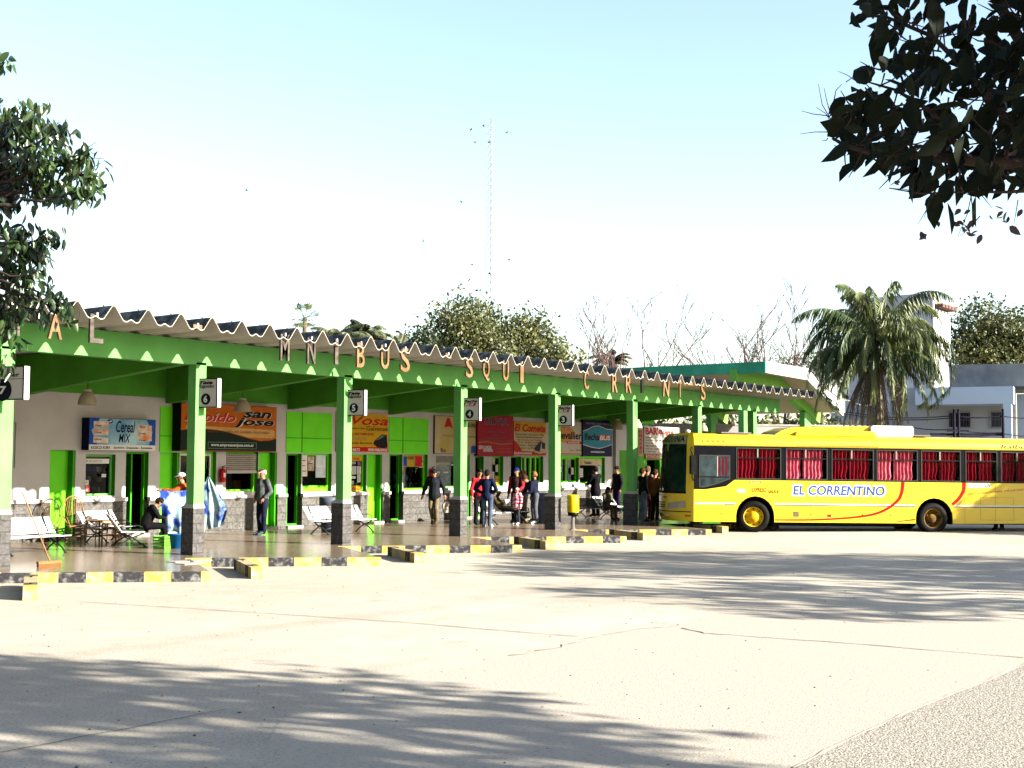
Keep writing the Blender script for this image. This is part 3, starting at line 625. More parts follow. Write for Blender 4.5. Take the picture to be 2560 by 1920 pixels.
# kiosk sign
e, a, b = board('signboard', 224, 389.5, 1046.5, 1126, .30, C('sky_blue_print', (.03, .18, .45), .5, col2=(.45, .72, .80), sc=1.3), NAVY, 'blue and white snack kiosk signboard over the barred kiosk window at left')
blob(e, a, b, [(0, 0), (1, 0), (1, .17), (0, .17)], WHT, -.003); T(e, a, b, 'KIOSCO KURY', .03, .31, .035, .125, INK, bold=.03); T(e, a, b, 'Sandwich - Empanadas - Regionales', .36, .95, .03, .125, INK)
T(e, a, b, 'Cereal', .39, .68, .56, .93, INKN, shear=.25, bold=.015); T(e, a, b, 'MIX', .43, .61, .25, .52, INKN, shear=.25, bold=.015)
blob(e, a, b, [(.30+.045*math.cos(q*.4), .90+.07*math.sin(q*.4)) for q in range(16)], BLUE, -.0036); blob(e, a, b, [(.28, .89), (.32, .93), (.335, .92), (.30, .87)], WHT, -.0042)
blob(e, a, b, [(0, .17), (.12, .17), (.03, .6), (.16, 1), (0, 1)], BLUE, -.003); blob(e, a, b, [(1, .17), (.9, .17), (.95, .6), (.85, 1), (1, 1)], BLUE, -.003)
for q in range(3):
    for s_, sx in ((.06, 1), (.72, -1)):
        v = .26+.21*q; P = [(s_, v+.03*sx*(q-1)), (s_+.22, v-.05*sx*(1-q)), (s_+.22, v+.17-.05*sx*(1-q)), (s_, v+.18+.03*sx*(q-1))]
        blob(e, a, b, P, C('packet_print', (.75, .78, .7), .5, col2=(.75, .25, .08), sc=5), -.0042-.0003*q)
        T(e, a, b, 'Cereal', s_+.02, s_+.12, v+.05, v+.11, INKN, shear=.3).location.y = -.003
# orange sign
e, a, b = board('signboard', 453, 692, 1012, 1129, .36, ORG, BLACK, 'large orange and dark green signboard above the roller shutter')
blob(e, a, b, [(0, .02), (1, .02), (1, .30), (.92, .255), (.82, .24), (.70, .29), (.55, .37), (.40, .44), (.25, .47), (.1, .45), (0, .43)], C('dark_green_print', (.0015, .012, .008), .4), -.003)
blob(e, a, b, [(.05, .47), (.35, .465), (.5, .41), (.62, .35), (.70, .31), (.95, .31), (.98, .34), (.98, .46), (.95, .49), (.2, .53), (.05, .53)], C('ochre_print', (.62, .36, .12), .5), -.0034)
T(e, a, b, 'Rápido', .03, .55, .56, .82, WHT, shear=.3, bold=.035).location.x = .02; T(e, a, b, 'Rápido', .03, .55, .565, .825, REDI, shear=.3, bold=.02).location.y = -.003
for s_, q in (('san', (.63, .94, .74, .87)), ('jose', (.54, .97, .52, .73))):
    T(e, a, b, s_, *q, WHT, shear=.3, bold=.06).location.x = .02; T(e, a, b, s_, *q, INK, shear=.3, bold=.035).location.y = -.003
T(e, a, b, 'MORENO - SAN JUSTO - PTE. LA NORIA - CRUCE VARELA', .26, .92, .385, .445, C('brown_ink', (.12, .05, .02), .5), shear=.2).location.y = -.002
T(e, a, b, 'www.empresasanjose.com.ar', .30, .75, .09, .17, WHT)
mb = MB(); frame(mb, a*.27, a*.78, b*.06, b*.20, -.006, .012, C('dull_green_line', (.15, .3, .2), .5), .003); mb.build('outline', None, e)
# yellow / vosa sign
e, a, b = board('signboard', 842, 971, 1033, 1131, .05, YLB, CRM, 'bright yellow signboard with red script and a red foot, behind the column of bay 5')
blob(e, a, b, [(.0, .02), (1, .02), (1, .14), (0, .14)], REDI, -.003); T(e, a, b, '0800-333-8672', .02, .44, .035, .105, WHT, bold=.02).location.y = -.001; T(e, a, b, 'www.vosa.com.ar', .60, .99, .035, .105, WHT).location.y = -.001
T(e, a, b, 'Vosa', .28, .99, .70, .94, REDI, shear=.3, bold=.02); T(e, a, b, 'Galvense', .56, .99, .56, .68, INK, shear=.1, bold=.01); T(e, a, b, 'Primera la Clase', .24, .53, .59, .635, INK, shear=.3)
T(e, a, b, 'VIAJES y ENCOMIENDAS', .14, .70, .42, .50, C('dark_red_ink', (.35, .01, .02), .5), bold=.03); T(e, a, b, 'A TODO EL PAIS', .18, .56, .32, .38, C('grey_ink', (.25, .2, .15), .5)); T(e, a, b, 'Tel. 0342-455-0000', .16, .68, .21, .26, INK)
blob(e, a, b, [(.72, .30), (.86, .47), (.97, .46), (.99, .16), (.93, .11), (.78, .14), (.70, .22)], BLACK, -.0042); blob(e, a, b, [(.74, .31), (.86, .45), (.94, .44), (.82, .34)], C('bus_grey_print', (.12, .16, .16), .4), -.0048)
# cream / yellow sign with the red emblem
e, a, b = board('signboard', 1087, 1193, 1041, 1135, .06, CRM, BLACK, 'faded cream and yellow signboard behind the column of bay 4')
blob(e, a, b, [(.13, .03), (1, .02), (1, .98), (.13, .98)], C('faded_yellow', (.55, .42, .08), .6, col2=(.60, .50, .28), sc=.9), -.003)
blob(e, a, b, [(.22, .70), (.28, .95), (.34, .95), (.42, .68), (.33, .72), (.26, .70)], REDI, -.0038); T(e, a, b, 'Bus', .14, .25, .05, .15, INKN).location.y = -.001
T(e, a, b, 'PASAJES', .18, .5, .44, .50, C('olive_ink', (.2, .2, .1), .6)).location.y = -.001; T(e, a, b, 'NUEVO EXPRESO', .72, .97, .72, .83, INKN, bold=.02).location.y = -.001; T(e, a, b, 'ENCOMIENDAS', .72, .97, .44, .50, C('olive_ink', (.2, .2, .1), .6)).location.y = -.001
blob(e, a, b, [(.85, .03), (.99, .03), (.99, .20), (.9, .24), (.85, .2)], BLUE, -.0042)
e, a, b = board('signboard', 1194, 1283.5, 1038, 1140, .14, MAR, C('dark_crimson', (.15, .005, .01), .5), 'crimson signboard with grey company lettering between the yellow boards')
T(e, a, b, 'SILVIA', .20, .86, .76, .93, C('grey_blue_print', (.30, .36, .45), .5), bold=.03); T(e, a, b, 'SILVIA', .21, .85, .77, .92, NAVY, bold=.0).location.y = -.002
for q, s_ in enumerate(['BUENOS AIRES - ROSARIO', 'SANTA FE', 'PARANA - SAN NICOLAS', 'RESISTENCIA - CORRIENTES - POSADAS']): T(e, a, b, s_, (.28, .4, .25, .06)[q], (.75, .6, .78, .97)[q], .56-.07*q, .605-.07*q, C('grey_red_print', (.30, .10, .12), .5))
blob(e, a, b, [(.03, .33), (.3, .35), (.6, .30), (.97, .32), (.97, .305), (.6, .285), (.3, .335), (.03, .315)], YLB, -.0034)
T(e, a, b, 'SERVI-CARGAS', .03, .38, .16, .25, WHT, bold=.03); T(e, a, b, 'EXPRESS', .16, .42, .10, .16, WHT, bold=.03); T(e, a, b, 'Pasajes y Encomiendas', .52, .92, .16, .20, ORG); T(e, a, b, 'Tel. 03777-421000', .52, .92, .08, .12, ORG)
e, a, b = board('signboard', 1284.5, 1365, 1054.5, 1139.5, .05, CRM, REDI, 'yellow, cream and red signboard with a coach picture, left of the column of bay 3')
blob(e, a, b, [(0, .72), (1, .66), (1, .98), (0, .98)], YLB, -.003); blob(e, a, b, [(0, .02), (1, .02), (1, .12), (.25, .14), (.1, .38), (0, .45)], C('bright_red_print', (.5, .015, .01), .5), -.003)
T(e, a, b, 'El Cometa', .02, .98, .70, .93, C('bright_red_print', (.5, .015, .01), .5), shear=.2, bold=.04).location.y = -.001
for q, s_ in enumerate(['Buenos Aires-Cura Uria-La Plata', 'Rosario-Resistencia-Santa Fe', 'San Lorenzo-San Nicolas', 'Zarate - San Justo - La Plata', 'Ezeiza - Quilmes', 'Retiro - La Plata']): T(e, a, b, s_, .06+.02*q, .93-.05*q, .60-.08*q, .655-.08*q, (INK, INK, REDI, INK, INK, INK)[q])
T(e, a, b, 'SALIDAS DIARIAS', .0, .55, .04, .11, WHT).location.y = -.001
blob(e, a, b, [(.62, .28), (.82, .50), (.98, .42), (.98, .10), (.80, .06), (.62, .12)], C('coach_print', (.5, .42, .3), .5), -.0042); blob(e, a, b, [(.64, .24), (.82, .44), (.86, .43), (.80, .12), (.64, .16)], BLACK, -.0048); blob(e, a, b, [(.86, .42), (.97, .38), (.97, .2), (.87, .22)], BLACK, -.0048)
e, a, b = board('signboard', 1382, 1456, 1053, 1138, .06, C('pale_board', (.55, .50, .42), .6, var=.05), C('dark_red_ink', (.35, .01, .02), .5), 'pale signboard with black lettering and an orange swirl, right of the column of bay 3')
blob(e, a, b, [(.20+.28*math.cos(q*.2618)*(1.1 if q % 2 else 1)+.22, .62+.26*math.sin(q*.2618)) for q in range(24)], C('orange_wash', (.60, .28, .12), .6), -.003)
T(e, a, b, 'Chevallier', .02, .96, .47, .70, INK, bold=.025).location.y = -.001; blob(e, a, b, [(.46, .34), (.98, .34), (.98, .41), (.46, .41)], REDI, -.0034); T(e, a, b, 'NUEVA', .5, .9, .355, .395, WHT).location.y = -.001
T(e, a, b, 'Expreso', .55, .72, .12, .18, REDI); T(e, a, b, 'Singer', .78, .96, .12, .18, INK); T(e, a, b, 'ROCA', .1, .32, .12, .19, C('orange_wash', (.60, .28, .12), .6))
blob(e, a, b, [(0, .03), (1, .03), (1, .05), (0, .05)], REDI, -.0034)
e, a, b = board('signboard', 1457, 1530, 1051, 1141, .12, NAVY, BLACK, 'navy signboard with a turquoise wave band, last one before the wall corner')
blob(e, a, b, [(.0, .70), (.15, .74), (.35, .84), (.55, .86), (.8, .78), (1, .77), (1, .33), (.8, .27), (.55, .21), (.3, .24), (0, .31)], C('pale_line', (.6, .55, .6), .5), -.003)
blob(e, a, b, [(.0, .68), (.15, .72), (.35, .82), (.55, .84), (.8, .76), (1, .75), (1, .35), (.8, .29), (.55, .23), (.3, .26), (0, .33)], TEAL, -.0034)
T(e, a, b, 'flecha', .05, .55, .44, .64, INK, bold=.03, shear=.1).location.y = -.001; blob(e, a, b, [(.53, .44), (.93, .44), (.96, .60), (.56, .60)], REDI, -.004); T(e, a, b, 'BUS', .57, .93, .455, .585, WHT, bold=.03, shear=.1).location.y = -.002
T(e, a, b, 'BUENOS AIRES  ROSARIO  MENDOZA', .1, .9, .88, .93, C('grey_print', (.25, .25, .3), .5)); T(e, a, b, 'www.flechabus.com.ar', .26, .74, .10, .16, WHT)
# bar boards (on the bar wall)
def board2(a, b, t, bt, m, side, lab, name='signboard'):
    Y = YB-.06; xm = (a+b)/2; x0, x1 = ony(a, t, Y).x, ony(b, t, Y).x; z1, z0 = ony(xm, t, Y).z, ony(xm, bt, Y).z
    e = empty(name, (x0, Y, z0), 0, lab, 'signboard'); W_, H_ = x1-x0, z1-z0
    mb = MB(); mb.box(0, W_, .004, .05, 0, H_, side, b=.004); mb.build('case', None, e); mb = MB(); mb.box(.02, W_-.02, -.002, .0035, .02, H_-.02, m); mb.build('panel', None, e); return e, W_, H_
MENU = C('menu_white', (.55, .50, .42), .6, var=.05); CRI = C('dark_red_ink', (.35, .01, .02), .5)
e, a, b = board2(1611, 1690, 1068, 1134, MENU, MENU, 'big white menu board hand lettered in red and black beside the bus nose')
T(e, a, b, "BAR'", .02, .42, .70, .98, CRI, bold=.04, shear=-.1); T(e, a, b, 'Bugui', .44, .92, .68, .92, CRI, bold=.04, shear=.1)
for q, s_ in enumerate(['SERVICIO', 'SANDWICH de MIGA', 'PANCHOS', 'EMPANADAS', 'PASTAS CASERAS', 'CHIPITAS']): T(e, a, b, s_, .02, (.36, .6, .32, .4, .56, .34)[q], .56-.105*q, .63-.105*q, INK, bold=.02)
for q, s_ in enumerate(['ASADO', 'POLLO', 'TARTA', 'COMIDAS', 'ENSALADAS']): T(e, a, b, s_, .68, (.9, .86, .88, .96, .97)[q], .455-.105*q, .525-.105*q, INK, bold=.02)
e, a, b = board2(1595, 1607.5, 1073, 1140, C('dull_pink_board', (.35, .22, .15), .6), CRM, 'narrow upright board with red letters left of the menu board')
for q, s_ in enumerate('DIARIOS'[:6]): T(e, a, b, s_, .2, .8, .86-.15*q, .96-.15*q, CRI, bold=.04)
e, a, b = board2(1614, 1690, 1136, 1147.5, MENU, CRI, 'low red lettered strip board under the menu board')
T(e, a, b, 'GAUCHITO', .03, .44, .12, .88, CRI, bold=.04); T(e, a, b, 'GIL', .58, .8, .12, .88, CRI, bold=.04)
# ------------------------------------------------------------------ pendant lamps
LP = 'pendant lamps under the roof'
def lamp(px, py, Y, r, zc, lab, hook=True):
    p = ony(px, py, Y); e = empty('pendant_lamp', p, 0, lab, 'lamp', LP)
    mb = MB(); mb.lathe([(r, -r*.85), (r*.96, -r*.5), (r*.85, -r*.1), (r*.62, r*.35), (r*.42, r*.55), (r*.40, r*.55), (r*.60, r*.32), (r*.82, -r*.12), (r*.93, -r*.5), (r*.97, -r*.85)], n=24, m=C('lamp_enamel', (.42, .36, .26), .35, var=.06)); mb.build('shade', None, e)
    mb = MB(); mb.lathe([(0, r*.8), (r*.42, r*.8), (r*.42, r*.5), (0, r*.5)], n=16, m=C('lamp_socket', (.55, .5, .42), .5)); mb.build('socket', None, e)
    mb = MB(); mb.tube([(0, 0, r*.8), (0, 0, zc-p.z)], .008, 6); mb.build('cord', BLACK, e)
    mb = MB(); mb.ball((0, 0, -r*.35), r*.3, C('bulb_glass', (.6, .62, .65), .2)); mb.build('bulb', None, e)
lamp(219, 992, 24.2, .21, 4.45, 'pale pendant lamp hanging at left over the kiosk signboard'); lamp(607, 1012, 24.2, .21, 4.45, 'pale pendant lamp in front of the large orange signboard')
lamp(1543, 1060, 25.6, .24, 4.45, 'pale pendant lamp just right of the navy signboard'); lamp(1593, 1059, 21.6, .17, 4.45, 'sunlit white pendant lamp beside the dark based column'); lamp(1758, 1068, 21.6, .17, 4.45, 'sunlit white lamp behind the bus roof, farthest lamp')
# fire extinguishers
for px, t, b, lab in ((557, 1163, 1206, 'red fire extinguisher on the white wall strip left of the roller shutter'), (1081, 1165, 1197, 'red fire extinguisher on the wall behind the walking man')):
    p = ony(px, (t+b)/2, YW-.11); h = ony(px, t, YW-.11).z-ony(px, b, YW-.11).z
    e = empty('fire_extinguisher', (p.x, YW-.105, p.z-h/2), 0, lab, 'fire extinguisher', 'fire extinguishers on the office wall')
    mb = MB(); mb.lathe([(0, 0), (.075, 0), (.085, .02), (.085, h*.70), (.06, h*.78), (.025, h*.82), (0, h*.82)], n=18, m=C('extinguisher_red', (.55, .015, .02), .3)); mb.build('cylinder', None, e)
    mb = MB(); mb.box(-.04, .04, -.0865, -.083, h*.3, h*.55, WHT); mb.build('instruction_label', None, e)
    mb = MB(); mb.tube([(0, 0, h*.8), (0, 0, h*.92)], .02, 8); mb.tube([(-.03, -.02, h*.92), (.07, -.04, h*.97)], .012, 6); mb.tube([(.03, 0, h*.9), (.1, -.03, h*.8), (.11, -.03, h*.5), (.1, -.03, h*.35)], .01, 6); mb.tube([(0, .05, h*.6), (0, .105, h*.6)], .02, 6); mb.build('valve', BLACK, e)
# pipes and brackets on the wall
mb = MB(); a = ony(27, 1056, YW-.02); b = ony(40, 1056, YW-.02); c = ony(36, 1170, YW-.02); mb.tube([a, b, c], .01, 6); mb.build('wall_cable', C('cable_grey', (.2, .2, .2), .6), ST)
# ------------------------------------------------------------------ bus
BU = Vector((.682, -.732, 0)).normalized(); BP = Vector((35.872, 16.838, 0))
bus = empty('bus', BP - BU*1.91 + Vector((0, 0, .0)), math.atan2(BU.y, BU.x), 'yellow city coach with red curtains parked nose in at the platform', 'bus')
bus.rotation_euler = (0, .0095, math.atan2(BU.y, BU.x))
BYE = mat('bus_yellow', (.80, .58, .004), .32, col2=(.72, .50, .012), sc=2.2, stretch=(.5, 1, 2.5), coat=.25, spec=.4, bump=.04, bsc=1.3, thr=(.45, .8)); BRED = C('bus_red_stripe', (.55, .01, .01), .35); BDK = C('bus_black_band', (.004, .004, .007), .35, var=.2)
RUB = C('rubber', (.008, .008, .008), .7, var=.3); CURT = mat('red_curtain', (.34, .005, .022), .85, var=.2, sc=8); CURT_LIT = mat('sunlit_pink_curtain', (.75, .16, .20), .85, col2=(.50, .05, .10), sc=8)  # pink copy of the curtain carries the sunlight at the open windows
BW, BL_ = 2.5, 12.0; WX1, WX2 = 1.91, 7.61
def fr(a, z):      # front surface: a 0..1 from the near side to the far side
    q = abs(2*a-1); bul = .70 if z < 1.3 else .70-.10*(z-1.3)/1.7
    if z < .5: bul -= .08*(1-(z-.33)/.17)
    if z > 2.7: bul -= .22*((z-2.7)/.3)**2
    return (-bul*(1-q**2.6)+.0, BW*(.5-(.5-a)*(1.0 if z < 2.7 else 1-.10*((z-2.7)/.3)**2)), z)
def fgrid(a0, a1, z0, z1, m, name, par, off=.0, na=24, nz=12, crop=None):
    mb = MB(); vs = []; idx = {}
    for j in range(nz+1):
        for i in range(na+1):
            a = a0+(a1-a0)*i/na; z = z0+(z1-z0)*j/nz; p = fr(a, z); vs.append((p[0]-off, p[1], p[2]))
    fs = []
    for j in range(nz):
        for i in range(na):
            am = a0+(a1-a0)*(i+.5)/na; zm = z0+(z1-z0)*(j+.5)/nz
            if crop and not crop(am, zm): continue
            k = j*(na+1)+i; fs.append((k, k+1, k+na+2, k+na+1))
    mb.add(vs, fs, m, True); return mb.build(name, None, par)
# body shell
mb = MB()
def sidepanel(y0, y1):
    P = [(0, .33)]
    for cx in (WX1, WX2):
        r = .60; P.append((cx-r, .33))
        for q in range(0, 13): an = math.pi-math.pi*q/12; P.append((cx+r*math.cos(an), .50+r*math.sin(an)*1.02))
        P.append((cx+r, .33))
    P += [(BL_-.35, .36), (BL_, .60), (BL_, 1.60), (0, 1.60)]
    mb.prism_y(P, y0, y1, BYE)
sidepanel(0, .04); sidepanel(BW-.04, BW)
# roof cove and roof
cs = [(0, 2.62), (0, 2.70), (.03, 2.82), (.10, 2.91), (.25, 2.97), (.7, 3.01), (1.25, 3.02)]
cs = cs+[(BW-y, z) for y, z in cs[-2::-1]]
xsB = [0.0, .15, BL_-.25, BL_]
vs = []; n = len(cs)
for i, x in enumerate(xsB):
    for y, z in cs: vs.append((x, y, z if i not in (3,) else 2.62+(z-2.62)*.8))
mb.add(vs, [(i*n+k, i*n+k+1, (i+1)*n+k+1, (i+1)*n+k) for i in range(3) for k in range(n-1)], BYE, True)
mb.add([(BL_, 0, .6), (BL_, BW, .6), (BL_, BW, 2.65), (BL_, 0, 2.65)], [(0, 1, 2, 3)], BYE)
mb.add([vs[k] for k in range(3*n, 4*n)], [tuple(range(n))], BYE)
mb.box(.0, BL_-.02, .40, BW-.40, .30, .34, RUB); mb.box(WX1+.7, WX2-.7, .5, BW-.5, .2, .3, RUB)
body = mb.build('body', None, bus)
def cropl(a, z):       # leave the windscreen and sign openings
    return not (abs(a-.5) < .44 and 1.22+.12*abs(2*a-1)**3 < z < 2.96)
fgrid(0, 1, .33, 3.0, BYE, 'front_panel', body, 0, 48, 40, lambda a, z: not (.055 < a < .945 and 1.20 < z < 2.93))
f = MB(); tp = [fr(i/30, 3.0) for i in range(31)]; f.add(tp+[(.1, p[1], 3.01) for p in tp], [(i, i+1, i+32, i+31) for i in range(30)], BYE, True); f.build('roof_edge', None, body)
# windscreen
fgrid(.055, .945, 1.20, 2.66, C('windscreen_glass', (.008, .03, .018), .06, var=.5, sc=2.5), 'windscreen', bus, -.01)
ds = fgrid(.07, .93, 2.665, 2.93, C('sign_glass', (.30, .32, .16), .3), 'destination_sign', bus, -.005)
uv, fs = textverts('GOYA-ESQUINA', 1, 0, .012); mb = MB()
# near end of the front is on the image right, so the text runs from the far side to the near side
vs = []
for u, v in uv:
    p = fr(.70-.62*u, 2.69+.21*v); vs.append((p[0]-.012, p[1], p[2]))
mb.add(vs, fs, INK); mb.build('lettering', None, ds, fix=False)
fgrid(.06, .94, 1.16, 1.23, RUB, 'windscreen_seal', bus, .006, 24, 1)
for a0, a1 in ((.48, .52),): fgrid(a0, a1, 1.22, 2.66, RUB, 'windscreen_pillar', bus, .004, 2, 8)
# grille, lights, bumper, plate
for q in range(3): fgrid(.34, .48, .86-.07*q, .89-.07*q, RUB, 'grille_slot', bus, .012, 6, 1); fgrid(.52, .66, .86-.07*q, .89-.07*q, RUB, 'grille_slot', bus, .012, 6, 1)
fgrid(.30, .70, 1.02, 1.05, C('chrome', (.5, .5, .5), .2, metal=1), 'badge_strip', bus, .012, 6, 1)
def hl(a0, a1):
    mb = MB(); P = [(a0, .66), (a1, .74), (a1, .95), (a0+(a1-a0)*.15, .86)]; vs = []
    N = 6
    for j in range(N+1):
        for i in range(N+1):
            u, v = i/N, j/N; lo = (P[0][0]+(P[1][0]-P[0][0])*u, P[0][1]+(P[1][1]-P[0][1])*u); hi = (P[3][0]+(P[2][0]-P[3][0])*u, P[3][1]+(P[2][1]-P[3][1])*u)
            a = lo[0]+(hi[0]-lo[0])*v; z = lo[1]+(hi[1]-lo[1])*v; p = fr(a, z); vs.append((p[0]-.015-.02*math.sin(math.pi*u)*math.sin(math.pi*v), p[1], p[2]))
    mb.add(vs, [(j*(N+1)+i, j*(N+1)+i+1, (j+1)*(N+1)+i+1, (j+1)*(N+1)+i) for j in range(N) for i in range(N)], C('headlight_lens', (.42, .40, .30), .12), True); mb.build('headlight', None, bus)
hl(.30, .06); hl(.70, .94)
fgrid(.02, .98, .60, .63, RUB, 'bumper_gap', bus, .004, 24, 1); fgrid(.42, .58, .44, .54, C('plate_black', (.03, .03, .03), .4), 'number_plate', bus, .02, 2, 1)
fgrid(.02, .07, .47, .52, ORG, 'side_lamp', bus, .01, 2, 1); fgrid(.25, .35, .46, .52, WHT, 'fog_lamp', bus, .01, 3, 1)
# mirrors
for y0, s in ((-.06, -1), (BW+.12, 1)):
    mb = MB(); mb.box(-.13, .03, y0-.12, y0+.10, 1.75, 2.32, RUB, b=.03); mb.tube([(.0, .1 if s < 0 else BW-.1, 2.62), (-.12, y0, 2.5), (-.06, y0, 2.3)], .02, 8, RUB); mb.tube([(.0, .03 if s < 0 else BW-.03, 1.55), (-.08, y0, 1.66), (-.06, y0, 1.78)], .02, 8, RUB); mb.build('mirror', None, bus)
mb = MB()
for a in (.3, .62):
    p, q = fr(a, 1.25), fr(a+.16, 1.75); mb.tube([(p[0]-.03, p[1], p[2]), (q[0]-.035, q[1], q[2])], .01, 6)
    mb.build('wiper', RUB, bus); mb = MB()
# window band
mb = MB()
WIN = [(.62-.0, 1.84)]      # placeholder for the driver window
def bx(px): return None
nrmB = np.array([BU.y, -BU.x, 0]); OB = np.array(bus.location)
def bs(px, py):
    d = ray(px, py); t = ((OB-CAM) @ nrmB)/(d @ nrmB); p = CAM+d*t; return float((p-OB) @ np.array(BU))
wins = [(bs(a, 1160), bs(b, 1160)) for a, b in ((1840, 1950), (1964, 2066), (2078.5, 2181.5), (2191, 2291.5), (2302, 2399), (2413, 2490.5), (2501, 2585))]
band = MB()
ZA, ZB = 1.62, 2.62
def bandside(y, hs):
    m2 = MB(); wallgrid(m2, .0, BL_-.05, 1.60, 2.63, y, hs, .05 if y < 1 else -.05, BDK); return m2
dz = 1.30
hs = [(a, b, 1.64, 2.56, 0) for a, b in wins]+[(.16, bs(1824, 1180), 1.66, 2.34, 0)]
mband = bandside(.004, hs); mband.build('window_band', None, bus, fix=False)
m2 = MB(); m2.box(0, BL_-.05, BW-.03, BW-.004, 1.60, 2.63, BDK); m2.build('window_band', None, bus)
# black skirt under the driver window, sloping
mb = MB(); mb.prism_y([(.0, 1.605), (.0, 1.30), (.35, 1.30), (1.0, 1.40), (bs(1824, 1180)+.15, 1.605)], -.004, .0, BDK); mb.build('driver_window_surround', None, bus)
for i, (a, b) in enumerate(wins):
    F_ = MB(); frame(F_, a-.015, b+.015, 1.625, 2.575, -.012, .028, C('window_rubber', (.045, .05, .045), .5), .03)
    W_ = F_.build('window', None, bus)
    mb = MB(); zb = 2.27 if i in (1, 3) else 1.64
    mb.box(a+.01, b-.01, .02, .026, zb, 2.56); mb.build('pane', TGLASS, W_)
    mb = MB(); mb.box(a, b, -.004, .03, 2.25, 2.285, RUB); xm = a+(b-a)*.48; mb.box(xm-.018, xm+.018, .0, .03, 2.285, 2.56, C('grey_mullion', (.30, .29, .26), .5)); mb.build('transom', None, W_)
    mb = MB(); cm = CURT_LIT if i in (1, 3) else CURT
    gap = rng.uniform(.40, .5)
    for (u0, u1) in ((a-.02, a+(b-a)*(gap-.02)), (a+(b-a)*(gap+.03), b-.10)):
        n = 44; vs = []
        for j, z in enumerate((1.60, 1.75, 2.0, 2.3, 2.60)):
            for q in range(n+1):
                t = q/n; x = u0+(u1-u0)*t; ph = rng.random()*.15; sq = 1-.12*(1-(z-1.6))*((i+j) % 2)
                vs.append((u0+(x-u0)*sq, .085+.032*math.sin(t*(u1-u0)*52+i*2+.5*math.sin(t*9+i))+.008*math.sin(z*9+q), z))
        mb.add(vs, [(j*(n+1)+q, j*(n+1)+q+1, (j+1)*(n+1)+q+1, (j+1)*(n+1)+q) for j in range(4) for q in range(n)], cm, True)
    mb.build('curtain', None, W_, fix=False)
# driver window
a, b = .16, bs(1824, 1180)
F_ = MB(); P = [(a, 1.36), (a, 2.34), (b, 2.34), (b, 1.62), (b-.45, 1.45), (b-.8, 1.36)]
Q = [(a+.03, 1.39), (a+.03, 2.31), (b-.03, 2.31), (b-.03, 1.64), (b-.46, 1.48), (b-.8, 1.39)]
F_.add([(x, -.010, z) for x, z in P]+[(x, -.010, z) for x, z in Q], [(i, (i+1) % 6, (i+1) % 6+6, i+6) for i in range(6)], C('window_rubber', (.045, .05, .045), .5))
DW = F_.build('driver_window', None, bus, fix=False)
mb = MB(); mb.add([(x, -.007, z) for x, z in Q], [tuple(range(6))]); mb.build('pane', C('driver_glass', (.03, .045, .05), .08, var=.5, sc=3), DW)
mb = MB(); mb.box(a+.03, b-.03, -.016, -.008, 1.66, 1.70, RUB); mb.box(a+.55, a+.58, -.014, -.0075, 1.70, 2.30, C('grey_mullion', (.30, .29, .26), .5)); mb.build('sash_bar', None, DW)
mb = MB(); 
for q in range(3): mb.box(b-.36+q*.11, b-.30+q*.11, -.0125, -.0078, 1.72, 2.28, C('dim_curtain', (.09, .003, .012), .8))  # curtain red darkened in colour to look dimmed by glass
mb.build('curtain', None, DW)
# inside: dark sheet added for the shade behind the curtains
mb = MB(); mb.box(.1, BL_-.1, .9, .95, .9, 2.6, DARK); mb.build('shade_backing', None, bus)
# stripes and lettering on the near side
def bz(z): return z
mb = MB(); mb.box(.05, WX1-.62, -.003, .0, .86, .905, WHT); mb.box(WX1+.62, WX2-.62, -.003, .0, .86, .905, WHT); mb.box(WX2+.62, BL_-.05, -.003, .0, .86, .905, WHT)
mb.box(.95, WX1-.62, -.003, .0, .835, .859, NAVY); mb.box(WX1+.62, WX2-.62, -.003, .0, .835, .859, NAVY); mb.box(WX2+.62, BL_-.9, -.003, .0, .835, .859, NAVY); mb.build('side_stripe', None, bus)
def ribbon(pts, wd, y, m, name='red_swoosh'):
    P = [Vector((p[0], 0, p[1])) for p in pts]; Q = []
    for i in range(len(P)-1):
        a0, a1, a2, a3 = P[max(0, i-1)], P[i], P[i+1], P[min(len(P)-1, i+2)]
        for k in range(8):
            t = k/8; Q.append(.5*((2*a1)+(a2-a0)*t+(2*a0-5*a1+4*a2-a3)*t*t+(3*a1-3*a2+a3-a0)*t**3))
    Q.append(P[-1]); ws = wd if hasattr(wd, '__len__') else [wd]*2; vs = []
    for i, p in enumerate(Q):
        t = (Q[min(i+1, len(Q)-1)]-Q[max(0, i-1)]).normalized(); s = Vector((-t.z, 0, t.x)); ww = ws[0]+(ws[1]-ws[0])*i/(len(Q)-1)
        vs += [(p.x+s.x*ww/2, y, p.z+s.z*ww/2), (p.x-s.x*ww/2, y, p.z-s.z*ww/2)]
    mb = MB(); mb.add(vs, [(2*i, 2*i+1, 2*i+3, 2*i+2) for i in range(len(Q)-1)]); return mb.build(name, m, bus, fix=False)
ribbon([(WX1+.62, .40), (3.9, .42), (5.2, .52), (5.9, .68), (6.38, .98), (6.55, 1.25), (6.60, 1.60)], (.035, .12), -.0045, BRED)
ribbon([(WX2-1.35, .36), (WX2-.62, .45)], (.01, .05), -.0045, BRED)
ribbon([(WX2+.58, .92), (8.40, 1.10), (8.56, 1.35), (8.58, 1.60)], (.09, .13), -.0045, BRED)
ribbon([(3.2, 2.655), (4.5, 2.655), (5.0, 2.66), (5.7, 2.665), (5.82, 2.64)], .018, -.004, BRED)
